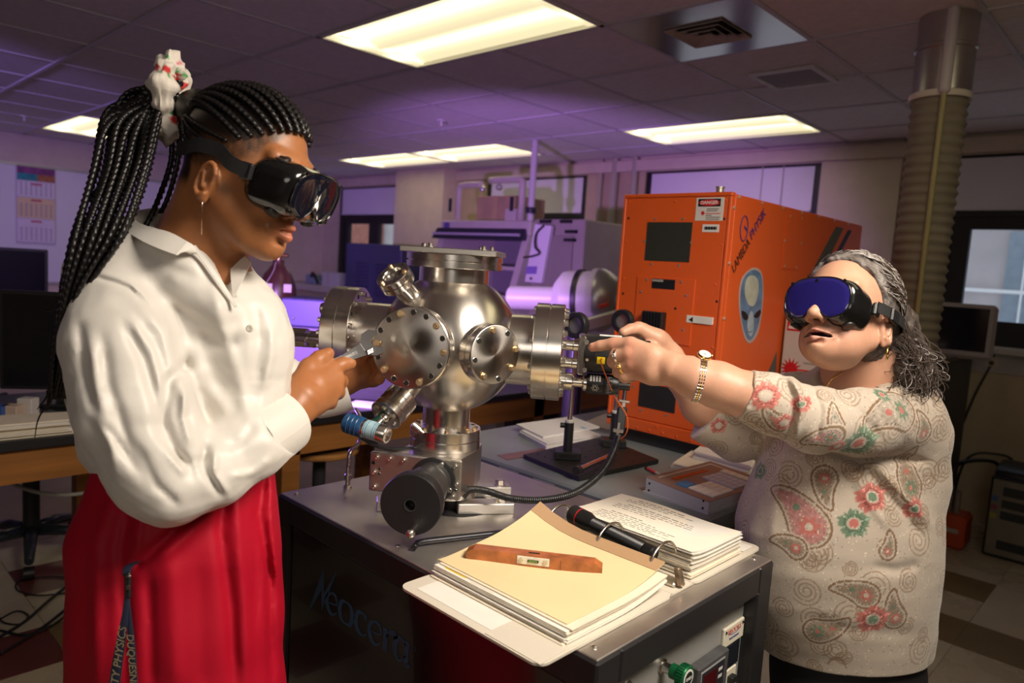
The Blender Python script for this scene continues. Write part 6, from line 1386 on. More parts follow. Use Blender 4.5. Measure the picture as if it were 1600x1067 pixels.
def build_head(F, H, full=0.0, mouth=0.006, cr=.090, ear=(0, 0), nw=1.0, lip=1.0, cb=0.0):
    T, k, A = H.T, H.k, H.A
    F.ell(T(.002, -.002), np.array([.106, cr, .077])*k, A, 0)
    F.ell(T(.050, -.070), np.array([.060, .082, .058])*k, A, .03)
    for sg in (-1, 1):
        F.cap(T(.012, -.085, sg*.050), T(.070, -.138+cb, sg*.024*nw), .019*k, .018*k, .03)
        F.cap(T(.070, -.138+cb, sg*.024*nw), T(.096, -.143+cb, 0), .017*k, .017*k, .02)
        F.ell(T(.080, -.074, sg*.031*nw), np.array([.027, .030, .025*nw])*k, A, .02)                    # cheek
        F.ell(T(.060-.01*full, -.116+cb*.5, sg*(.030+.007*full)), np.array([.030, .026, .020+.002*full])*k, A, .02)
        F.cap(T(.106, -.006, sg*.012), T(.094, -.004, sg*.045), .013*k, .012*k, .015)                # brow
        F.ell(T(.100, -.033, sg*.031), np.array([.016, .013, .018])*k, A, .012, '-')                # socket
        F.ell(T(.091, -.033, sg*.031), np.array([.0125, .0115, .0135])*k, A, .003)                  # eyelid over the eyeball
        F.cap(T(.1025, -.036, sg*.022), T(.099, -.036, sg*.042), .0012*k, .0010*k, .002, '-')
    F.ell(T(.090, -.108), np.array([.034, .036, .030*nw])*k, A, .018)                                   # muzzle
    F.cap(T(.112, -.016), T(.137, -.072), .0070*k, .0095*k, .012)                                     # nose
    F.ell(T(.141, -.076), np.array([.0105, .0090, .0105])*k, A, .008)
    for sg in (-1, 1):
        F.ell(T(.127, -.081, sg*.0135), np.array([.0115, .0085, .0075])*k, A, .007)
        F.ell(T(.131, -.0875, sg*.0075), np.array([.005, .004, .0035])*k, A, .003, '-')
        F.cap(T(.129, -.1030, sg*.003), T(.107-.006*(1-lip), -.111+.006*(1-lip), sg*(.027+.008*(1-lip))), .0055*k*lip, .0035*k*lip, .006)           # upper lip
        F.cap(T(.1265, -.1195, 0), T(.106-.006*(1-lip), -.1125+.006*(1-lip), sg*(.026+.008*(1-lip))), .0068*k*lip, .0040*k*lip, .006)                 # lower lip
        F.cap(T(.136, -.1108, 0), T(.107-.006*(1-lip), -.1115+.006*(1-lip), sg*(.024+.008*(1-lip))), mouth*.5*k, .0014*k, .0025, '-')
        F.cap(T(.118, -.086, sg*.019), T(.100, -.108, sg*.036), .0022*k, .0018*k, .010, '-') if full else None
    F.ell(T(.094, -.141+cb), np.array([.023, .020, .024*nw])*k, A, .018)                                   # chin
    F.cap(T(.118, -.1295+cb*.3, -.012), T(.118, -.1295+cb*.3, .012), .003*k, .003*k, .010, '-')
    ea, eb = ear
    E = lambda a, b, c: T(.010+ea+a*.86, -.055+eb+b*.86, c)
    for sg in (-1, 1):                                                                               # ears
        e = np.array([E(.019*math.cos(t)*(1.0 if t < 4 else .8)+.004*math.sin(t), .031*math.sin(t), sg*(.078+.006*abs(math.cos(t/2)))) for t in np.linspace(.5, 5.4, 14)])
        F.ell(E(0, 0, sg*.074), np.array([.014, .024, .008])*k, A, .006)
        for i in range(13): F.cap(e[i], e[i+1], .0042*k, .0042*k, .003)
        F.ell(E(.002, -.031, sg*.077), np.array([.007, .010, .0055])*k, A, .004)
        F.ell(E(.002, .001, sg*.086), np.array([.0085, .016, .008])*k, A, .003, '-')
        F.cap(E(-.007, .012, sg*.082), E(-.004, -.012, sg*.082), .0032*k, .0032*k, .003)
def lipmask(L): return np.clip(1-np.abs(L[:, 2])/.030, 0, 1)*sstep(-np.abs(L[:, 1]+.1115), -.0165, -.0115)*sstep(L[:, 0], .1045, .1125)
def R_(px, d): return px/FPX*d
def px_chain(F, pts, k=.012, e=None, es=1.0, op='+'):
    """pts: (px, py, depth, radius in px)"""
    F.chain([C3(*p[:3]) for p in pts], [R_(p[3], p[2]) for p in pts], k, op, e, es)
ZE = V(0, 0, 1.0)
def bounds(pts, pad=.02):
    P = np.array([C3(*p[:3]) for p in pts]); r = np.array([R_(p[3], p[2]) for p in pts])[:, None]; return (P-r).min(0)-pad, (P+r).max(0)+pad

# ================================================================== young woman at the left
yw = thing('person', (-1.30, .52, 0), 'young woman with long black braids, white satin blouse and red trousers holding a wrench', 'person')
HY = Head(383.5, 227.4, 1.15, (.906, -.337, -.255), .975)
F = Field(C3(60, 760, 1.0)*V(1, 1, 0)+V(0, 0, .98), V((600-800)/FPX*1.45, .46, 1.62), .0022)
build_head(F, HY, 0, .008, .090, (.004, -.018))
px_chain(F, [(330, 300, 1.17, 50), (312, 370, 1.19, 52), (292, 440, 1.22, 66)], .03)
F.cap(HY.T(.02, -.10), C3(322, 400, 1.18), .045, .05, .03)
F.cap(HY.T(-.005, -.075, .045), C3(345, 432, 1.165), .012, .010, .02)
px_chain(F, [(225, 470, 1.22, 52), (285, 475, 1.26, 80), (345, 500, 1.30, 52)], .04)
px_chain(F, [(285, 480, 1.28, 85), (285, 640, 1.28, 85), (290, 740, 1.28, 85)], .04)
px_chain(F, [(312, 400, 1.19, 56), (338, 445, 1.20, 50), (352, 475, 1.22, 44)], .03)
# near arm and hand (closed round a spanner)
px_chain(F, [(205, 470, 1.14, 50), (215, 600, 1.10, 42), (272, 735, 1.09, 36), (380, 685, 1.14, 32), (455, 642, 1.235, 27)], .015)
px_chain(F, [(452, 645, 1.235, 27), (472, 622, 1.255, 31)], .012, V(.5, .3, .8), .9)
KN = [(515, 579, 1.315), (525, 593, 1.318), (523, 610, 1.312), (513, 626, 1.300)]
for i, (x, y, d) in enumerate(KN):
    px_chain(F, [(463+i*2, 618+i*9, 1.250, 21), ((463+x)/2+2, (618+y)/2+i*3-2, 1.280, 19), (x, y, d, 14.5-i*.7)], .012)
px_chain(F, [(478, 612, 1.285, 26), (500, 604, 1.305, 24)], .015)
px_chain(F, [(515, 579, 1.315, 13), (534, 570, 1.335, 11.8), (546, 567.5, 1.345, 10.6)], .005)          # index along the handle
for i, (x, y, d) in enumerate(KN[1:]):                                                            # three curled fingers
    px_chain(F, [(x, y, d, 13-i*.6), (x+7-i*2, y+3, d+.030, 11.5-i*.6), (x-6-i*2, y+5, d+.048, 10.5-i*.5), (x-20-i, y+2, d+.040, 10-i*.5), (x-26, y-2, d+.026, 9)], .005)
px_chain(F, [(466, 604, 1.262, 19), (483, 575, 1.285, 14.5), (499, 561, 1.305, 12), (513, 552, 1.318, 9.5)], .010)   # thumb
F.ell(C3(511, 550.5, 1.310), (R_(6.5, 1.3), R_(3.5, 1.3), .004), None, .002)
# far arm and hand on the flange's rim
px_chain(F, [(345, 480, 1.36, 48), (385, 560, 1.44, 40), (440, 620, 1.45, 34), (500, 612, 1.47, 28), (540, 590, 1.485, 26)], .015)
px_chain(F, [(540, 588, 1.485, 25), (560, 578, 1.49, 27)], .015)
for i, (x0, y0, x1, y1, x2, y2, dd) in enumerate(((566, 566, 584, 556, 594, 552, 0), (570, 576, 590, 570, 600, 566, .006), (570, 586, 590, 584, 600, 580, .01), (566, 595, 584, 594, 592, 592, .012))):
    px_chain(F, [(556, 580, 1.488, 16), (x0, y0, 1.49+dd, 12), (x1, y1, 1.482+dd, 10.5), (x2, y2, 1.462+dd, 9.5)], .005)
px_chain(F, [(548, 572, 1.48, 14), (560, 556, 1.46, 11), (573, 547, 1.44, 9.5)], .008)
YSK = np.array([.350, .138, .052])
def ypaint(P, N):
    L = HY.loc(P); t = np.tile(YSK, (len(P), 1))*(1+.10*vnoise(P, 40, 1)+.05*vnoise(P, 220, 2))[:, None]
    t = mixc(t, (.55, .17, .11), .75*lipmask(L))
    head = (L[:, 1] > -.17) & (np.abs(L[:, 0]) < .16) & (np.abs(L[:, 2]) < .1)
    # scalp: hairline runs from the forehead down past the temple and behind the ear
    hl = np.interp(L[:, 0], [-.03, 0, .03, .05, .072, .086, .095], [-.06, -.052, -.044, -.034, -.010, .015, .040])
    m = sstep(L[:, 1]-hl+.006*vnoise(P, 260, 5), -.010, .016)*head
    back = sstep(-L[:, 0], .036, .048)*sstep(L[:, 1], -.10, -.075)*head
    nz = np.clip(.5+.6*vnoise(P, 330, 7), 0, 1)
    low = sstep(L[:, 1]-hl, .022, .055)
    t = mixc(t, (.008, .006, .005), np.clip(np.maximum(m*np.maximum(low, .50+.48*nz), back), 0, 1)*.97)
    ear = (np.abs(L[:, 2]) > .0745) & (L[:, 1] < -.035) & (L[:, 1] > -.12) & (np.abs(L[:, 0]-.014) < .028)
    t[ear] = YSK*1.05
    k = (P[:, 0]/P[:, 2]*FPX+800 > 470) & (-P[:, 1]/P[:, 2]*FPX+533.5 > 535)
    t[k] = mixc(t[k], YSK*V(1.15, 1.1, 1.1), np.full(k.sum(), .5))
    return t
field_obj(F, 'body', attr_mat('brown_skin', .42, .25, 420, sss=.12, spec=.45), yw, 1, ypaint, None, True)
del F
# white satin blouse
F = Field(V((90-800)/FPX*1.3, -(835-533.5)/FPX*1.3, .96), V((470-800)/FPX*1.2+.02, .235, 1.42), .0030)
px_chain(F, [(268, 752, 1.065, 64), (330, 733, 1.095, 58), (390, 694, 1.14, 55), (432, 664, 1.19, 54)], .016)                         # forearm sleeve
F.plane(C3(436, 660, 1.195), V(.86, .50, .10), '-')
px_chain(F, [(232, 385, 1.22, 55), (280, 420, 1.24, 92), (282, 520, 1.245, 138), (288, 620, 1.25, 138), (290, 690, 1.25, 128), (290, 722, 1.25, 120)], .03, ZE, .80)
px_chain(F, [(372, 512, 1.19, 52), (388, 560, 1.19, 55), (385, 620, 1.20, 55)], .04)
px_chain(F, [(300, 455, 1.22, 85), (356, 520, 1.20, 84), (362, 600, 1.20, 76)], .04, ZE, .85)
px_chain(F, [(205, 405, 1.22, 48), (170, 440, 1.18, 58), (150, 500, 1.17, 45), (165, 600, 1.19, 52), (190, 690, 1.22, 52), (215, 720, 1.22, 45)], .03)
px_chain(F, [(195, 450, 1.14, 72), (193, 540, 1.10, 84), (212, 640, 1.075, 84), (250, 725, 1.065, 76), (268, 752, 1.065, 66)], .02)       # upper sleeve
px_chain(F, [(236, 392, 1.14, 38), (290, 425, 1.13, 36), (335, 485, 1.12, 30)], .03)
px_chain(F, [(348, 388, 1.11, 24), (350, 425, 1.10, 14), (363, 466, 1.09, 3)], .005, None, 1, '-')                                    # open neck
px_chain(F, [(340, 375, 1.17, 32), (350, 420, 1.15, 15), (363, 466, 1.13, 3)], .005, None, 1, '-')
F.ell(C3(305, 350, 1.19), (.058, .052, .062), None, .008, '-')
ND, FD = (.9, 1.16), (.9, 1.30)
for poly, wd, amp, dm in (
    (((300, 555), (262, 600), (255, 660), (275, 705), (300, 745)), 9, -.011, FD), (((290, 600), (285, 650), (300, 700)), 7, .008, FD),
    (((215, 470), (255, 520), (275, 590), (298, 640), (318, 680)), 12, .009, FD), (((190, 500), (225, 560), (245, 640), (268, 690)), 9, -.007, ND), (((205, 500), (235, 550), (260, 630)), 8, .006, ND),
    (((160, 520), (170, 600), (200, 690), (232, 760)), 9, -.007, ND), (((140, 520), (150, 610), (185, 720)), 8, .005, ND), (((125, 500), (132, 580), (150, 650)), 8, -.006, FD),
    (((235, 650), (262, 700), (300, 730), (330, 712)), 8, -.008, ND), (((250, 690), (285, 735), (318, 722)), 6, .007, ND), (((212, 690), (245, 760), (280, 790)), 7, -.005, ND),
    (((322, 690), (318, 730), (345, 772)), 7, -.009, FD), (((336, 700), (334, 740), (358, 775)), 6, .006, FD), (((350, 700), (378, 690), (400, 660)), 8, -.004, FD), (((360, 745), (395, 738), (425, 715)), 6, .004, FD),
    (((210, 360), (235, 390), (270, 420), (320, 440)), 10, -.004, FD), (((330, 430), (350, 520), (375, 600), (390, 660)), 11, .006, FD), (((305, 470), (330, 560), (350, 620)), 14, -.005, FD), (((400, 470), (405, 540), (400, 600)), 10, -.006, FD), (((425, 500), (425, 560), (410, 610)), 7, .005, FD),
    (((290, 520), (320, 600), (360, 650)), 12, .006, FD), (((310, 520), (345, 540), (395, 530)), 12, -.003, FD), (((145, 640), (170, 690), (180, 730)), 8, .006, FD), (((160, 660), (190, 700), (215, 740)), 6, -.006, FD),
    (((150, 425), (170, 430), (200, 440), (235, 470)), 6, .004, FD), (((150, 433), (172, 439), (203, 451), (238, 485)), 4, -.005, FD)): F.fold(poly, wd, amp, dm)
F.noise(.0022, 45, 3); F.noise(.0011, 110, 5, (1, .6, 1))
SATIN = mat('white_satin', (0.69, 0.66, 0.61), 0.46, sheen=0.3, bump=0.5, bscale=26)
blouse = field_obj(F, 'blouse', SATIN, yw, 2)
del F
# collar: two flat wings and a stand; placket and button; cuffs
def sheet(pts2, name, m, parent, th=.0025, n=20):
    G = np.array([[c2w(C3(*q)) for q in spline(row, n)] for row in pts2]); a = []
    for j in range(G.shape[1]): a.append(spline(G[:, j], 10))
    G = np.array(a).transpose(1, 0, 2); t = nrm(np.cross(G[-1, 0]-G[0, 0], G[0, -1]-G[0, 0])); t = t if np.dot(t, CF) > 0 else -t
    return MB().grid(G, True, thick=t*th).build(name, m, parent)
sheet([[(262, 331, 1.25), (228, 334, 1.215), (206, 340, 1.17), (225, 352, 1.125), (262, 362, 1.095), (292, 378, 1.085)],
       [(258, 345, 1.26), (215, 348, 1.225), (194, 352, 1.17), (208, 368, 1.105), (240, 385, 1.070), (275, 398, 1.062)]], 'collar', SATIN, yw, .003)
sheet([[(292, 377, 1.086), (302, 383, 1.09), (308, 395, 1.092)], [(275, 398, 1.062), (289, 393, 1.075), (300, 396, 1.09)]], 'collar_stand', SATIN, yw, .003)
sheet([[(372, 378, 1.20), (380, 395, 1.175), (392, 410, 1.16)], [(366, 384, 1.19), (360, 420, 1.15), (364, 466, 1.105)]], 'collar', SATIN, yw, .003)
sheet([[(298, 384, 1.09), (325, 420, 1.098), (350, 455, 1.100), (366, 480, 1.098)], [(306, 383, 1.093), (332, 418, 1.102), (357, 455, 1.104), (371, 478, 1.100)]], 'placket', SATIN, yw, .003)
bc = c2w(C3(390, 513, 1.098)); MB().lathe(bc, -CF, [(0, -.002), (.0058, -.002), (.006, 0), (.0045, .001), (0, .0005)], 18, cap=False).build('button', mat('shell_button', (0.75, 0.7, 0.6), 0.3), yw)
def cuff(c, ax, rx_, ry_, length, name, split=None):
    """flared open cuff: an oval tube whose mouth stands proud"""
    c = np.asarray(c); a = nrm(ax); u_ = nrm(np.cross(V(0, 1, 0), a)); v_ = np.cross(a, u_); G = []
    for i in range(9):
        t = i/8; r = 1+.05*math.sin(t*3.1); row = []
        for j in range(37):
            th = j/36*2*math.pi; wob = 1+.03*math.sin(3*th+2*t)+(.12*t*max(0, math.cos(th+math.pi/2))**2)
            row.append(c2w(c+a*(t-1)*length+r*wob*(rx_*math.cos(th)*u_+ry_*math.sin(th)*v_)))
        G.append(row)
    G = np.array(G); H = c2w(np.array([[c+a*(i/8-1)*length for j in range(37)] for i in range(9)]))
    inner = G+(H-G)/np.linalg.norm(H-G, axis=2)[..., None]*.003
    mb = MB(); mb.grid(G, True); mb.grid(inner[::-1], True); mb.grid(np.array([G[-1], inner[-1]]), False); return mb.build(name, SATIN, yw)
cuff(C3(446, 655, 1.212), C3(446, 655, 1.212)-C3(400, 688, 1.148), R_(46, 1.2), R_(50, 1.2), .085, 'cuff')
F = Field(V((330-800)/FPX*1.5, -(680-533.5)/FPX*1.5, 1.3), V((560-800)/FPX*1.4, .06, 1.56), .003)
px_chain(F, [(350, 490, 1.36, 60), (385, 560, 1.44, 52), (445, 612, 1.46, 44), (505, 610, 1.475, 42)], .02)
F.plane(C3(508, 606, 1.475), V(.93, .28, .1), '-'); F.noise(.002, 50, 4); field_obj(F, 'far_sleeve', SATIN, yw, 2, None, None, True)
cuff(C3(540, 600, 1.478), C3(540, 600, 1.478)-C3(470, 622, 1.455), R_(36, 1.47), R_(38, 1.47), .070, 'cuff')
# red wide trousers
F = Field(V((100-800)/FPX*1.25, -1.45, 1.02), V((450-800)/FPX*1.2+.03, -.18, 1.48), .0045)
px_chain(F, [(300, 715, 1.25, 112), (292, 760, 1.25, 128), (283, 850, 1.245, 146), (281, 960, 1.245, 152), (281, 1100, 1.245, 156), (281, 1400, 1.25, 165), (281, 1700, 1.26, 172)], .03, ZE, .82)
px_chain(F, [(195, 760, 1.21, 42), (175, 850, 1.20, 52), (178, 1100, 1.20, 56)], .04)
for poly, wd, amp, dm in ((((352, 745), (345, 830), (360, 950), (368, 1090)), 9, -.012, None), (((368, 745), (372, 830), (382, 950), (385, 1090)), 10, .010, None), (((412, 720), (405, 800), (420, 900), (425, 1090)), 7, -.010, None), (((424, 720), (424, 820), (436, 920)), 6, .008, None),
    (((330, 770), (270, 830), (222, 878), (205, 890)), 8, -.012, (.9, 1.25)), (((345, 780), (290, 840), (240, 880)), 9, .010, (.9, 1.25)), (((180, 760), (150, 850), (150, 960), (152, 1090)), 10, .007, None), (((205, 780), (190, 860), (196, 960), (200, 1090)), 9, -.011, None), (((232, 890), (235, 980), (238, 1090)), 9, -.010, None), (((222, 780), (215, 840), (214, 870)), 8, .008, None), (((265, 860), (270, 980), (275, 1090)), 16, .008, None), (((395, 760), (400, 860), (402, 980)), 8, -.006, None), (((310, 860), (315, 980), (318, 1090)), 14, -.004, None), (((148, 770), (160, 790)), 4, -.004, None)): F.fold(poly, wd, amp, dm)
F.noise(.002, 30, 9, (1, .3, 1))
RED_T = mat('red_twill', (0.42, 0.003, 0.020), 0.6, bump=0.12, bscale=500, spec=0.25)
field_obj(F, 'trousers', RED_T, yw, 2); del F
for q in ((225, 1.20), (330, 1.27)):
    p = at(q[0], 1500, q[1]); p[2] = 0
    MB().lathe(p+RH*.02, RH, [(0, -.10), (.03, -.09), (.045, -.04), (.042, .06), (.03, .13), (0, .15)], 20, cap=False, sharp=80, sy=.9).build('shoe', mat('dark_shoe', (0.02, 0.015, 0.015), 0.4), yw)
# hair: painted scalp, cornrows, gathered bun of braids
BRA = mat('black_braid', (0.0065, 0.0055, 0.0055), 0.38, spec=0.55)
def braid(path, r0, r1, name, parent, pitch=.0085, n=8, fray=0):
    P = np.asarray(path); s_ = np.concatenate([[0], np.cumsum(np.linalg.norm(np.diff(P, axis=0), axis=1))]); L = s_[-1]
    m = max(8, int(L/pitch*4)); ss = np.linspace(0, L, m); Q = np.stack([np.interp(ss, s_, P[:, i]) for i in range(3)], 1)
    T = np.gradient(Q, axis=0); T /= np.linalg.norm(T, axis=1)[:, None]; u_, v_, _ = frame(T[0]); vs = []
    th = np.arange(n)*2*math.pi/n
    for i in range(m):
        u_ = nrm(u_-T[i]*np.dot(u_, T[i])); v_ = np.cross(T[i], u_); r = r0+(r1-r0)*ss[i]/L; ph = ss[i]/pitch*2*math.pi
        w = 1+.24*np.sin(ph+2*th)+.14*np.sin(ph-th)
        vs.append(Q[i]+r*w[:, None]*(np.cos(th)[:, None]*u_+np.sin(th)[:, None]*v_*.85))
    fs = [[k*n+i, k*n+(i+1) % n, (k+1)*n+(i+1) % n, (k+1)*n+i] for k in range(m-1) for i in range(n)]+[list(range(n))[::-1], [(m-1)*n+i for i in range(n)]]
    return mesh_obj(name, np.concatenate(vs), fs, BRA, parent, True)
hair = MB(); ga, gb = -.112, .062
wx = HY.world_axes()
hair.sph(HY.W(-.100, .030), 1, 28, (.050, .036, .034), tuple(v/np.linalg.norm(v) for v in wx[1:]))
hr = hair.build('hair', BRA, yw)
def scalp(a, b, c, lift):
    d = V(a/.107, b/.094, c/.077); d = d/np.linalg.norm(d); p = V(d[0]*(.107+lift), d[1]*(.094+lift), d[2]*(.077+lift)); return HY.W(.004+p[0], p[1], p[2])
starts = [(.094, .044, .0), (.093, .042, .014), (.090, .040, .027), (.084, .035, .038), (.076, .028, .048), (.066, .020, .057), (.054, .012, .064), (.040, .004, .070), (.093, .042, -.015), (.086, .040, -.030), (.074, .034, -.047), (.055, .024, -.060), (.032, .012, -.070)]
for a, b, c in starts:
    e = V(-.100, .030, c*.30); pts = []
    for t in np.linspace(0, 1, 26):
        q = (1-t)*V(a, b, c)+t*e; q = q+V(0, .060, 0)*math.sin(math.pi*t)*(1-abs(c)/.095)+V(0, 0, 1)*np.sign(c)*.020*math.sin(math.pi*t)*(abs(c)/.06); pts.append(scalp(*q, .003 if t < .9 else .005))
    braid(pts, .0046, .0090, 'cornrow', hr, .0095)
for a, b, c in ((.022, -.006, .075), (-.005, -.018, .077), (-.040, -.034, .068)):
    pts = [scalp(*((1-t)*V(a, b, c)+t*V(-.104, .014, .018)), .002) for t in np.linspace(0, 1, 22)]; braid(pts, .0030, .0065, 'cornrow', hr, .009)
random.seed(21)
base = [(272, 153, 1.18), (236, 146, 1.175), (206, 186, 1.165), (188, 270, 1.125), (152, 370, 1.080), (110, 470, 1.075), (98, 560, 1.10), (88, 622, 1.12)]
ends = [(70, 655), (105, 600), (60, 620), (95, 640), (110, 575), (85, 600), (115, 610), (75, 585)]
for i in range(30):
    w_ = (i % 6)/5-.5; dq = (i//6)/4-.5; pts = []; L_ = random.uniform(.86, 1.0)
    spread = [.25, .55, .95, .95, .85, .42, .34, .32]
    for j, (x, y, d) in enumerate(base):
        s_ = spread[j]; ox = w_*(82 if 1 <= j <= 4 else 70)*s_; oy = -w_*(40 if j < 2 else 0)+(random.uniform(-8, 8) if j < 3 else 0)+(-dq*25 if j in (1, 2) else 0)
        pts.append((x+ox+random.uniform(-4, 4), y+oy, d+dq*.065*s_+random.uniform(-.006, .006)))
    k = random.choice((7, 8, 8, 8)); pts = pts[:k]
    braid([c2w(C3(*q)) for q in spline(pts, 60)], .0062, .0036, 'braid', hr, .0110)
for pts in ([(268, 205, 1.19), (268, 250, 1.19), (252, 300, 1.19), (232, 345, 1.17), (205, 390, 1.14)], [(282, 190, 1.20), (278, 250, 1.20), (262, 310, 1.20), (240, 350, 1.19)], [(196, 262, 1.13), (160, 290, 1.12), (134, 318, 1.12), (131, 350, 1.12), (140, 362, 1.12)], [(150, 370, 1.11), (118, 410, 1.11), (98, 440, 1.11), (100, 475, 1.11), (112, 520, 1.11)], [(165, 330, 1.11), (135, 400, 1.10), (120, 450, 1.10), (112, 520, 1.11), (95, 580, 1.12), (72, 640, 1.13)]):
    braid([c2w(C3(*q)) for q in spline(pts, 50)], .0052, .0036, 'braid', hr, .0110)
for pts in ([(112, 540, 1.12), (95, 600, 1.12), (62, 650, 1.13), (54, 685, 1.13)], [(112, 560, 1.12), (112, 610, 1.12), (108, 645, 1.12)], [(108, 470, 1.11), (80, 485, 1.11), (62, 482, 1.11)], [(100, 590, 1.12), (70, 625, 1.12), (58, 640, 1.12)], [(110, 500, 1.11), (82, 520, 1.11), (75, 545, 1.11)]):
    P = [c2w(C3(*q)) for q in spline(pts, 24)]; MB().tube(P, np.linspace(.0028, .0006, len(P)), 5).build('loose_strand', BRA, hr)
# scrunchie with strawberries
ax = nrm(-CR*.97+CU*.10-CF*.2); u_, v_, a_ = frame(ax)
sc_c = at(266, 152, 1.18); G = []; tint = []
for i in range(96):
    t = i/96*2*math.pi; ru = .047+.006*math.sin(3*t+.5)
    cen = sc_c+ru*(math.cos(t)*u_*.85+math.sin(t)*v_*1.12); rad = math.cos(t)*u_+math.sin(t)*v_; row = []
    fl = .0165+.0045*math.sin(5*t+1)+.003*math.sin(11*t)
    for j in range(25):
        p = j/24*2*math.pi; rr = fl*(1+.16*math.sin(4*p+7*t)+.10*math.sin(9*p-5*t)); row.append(cen+rr*(math.cos(p)*rad*1.15+math.sin(p)*a_*.95))
    G.append(row)
G = np.array(G+[G[0]]); Pf = G.reshape(-1, 3)
tint = np.tile(V(.70, .64, .56), (len(Pf), 1)); rg = np.random.RandomState(5)
for k in range(60):
    i, j = rg.randint(96), rg.randint(24); c = G[i, j]; d = np.linalg.norm(Pf-c, axis=1)
    if k % 3 == 0:
        tint[d < .0085] = (.55, .015, .02); g = np.linalg.norm(Pf-(c+V(0, 0, -.008)), axis=1); tint[g < .0048] = (.02, .30, .05)
    elif k % 3 == 1: tint[d < .0045] = (.03, .32, .06)
    else: tint[d < .0042] = (.60, .16, .20)
mb = MB(); mb.grid(G, True); scr = mb.build('scrunchie', attr_mat('strawberry_cotton', .6, .15, 250, sheen=.2), yw, tint)
# earring
ep = HY.W(.016, -.101, .080); MB().tube([ep, ep-V(0, 0, .012), ep-V(0, 0, .055)], [.0012, .0009, .0008], 6).sph(ep, .002, 8).build('earring', mat('rose_gold', (0.75, 0.5, 0.4), 0.25, 1.0), yw)

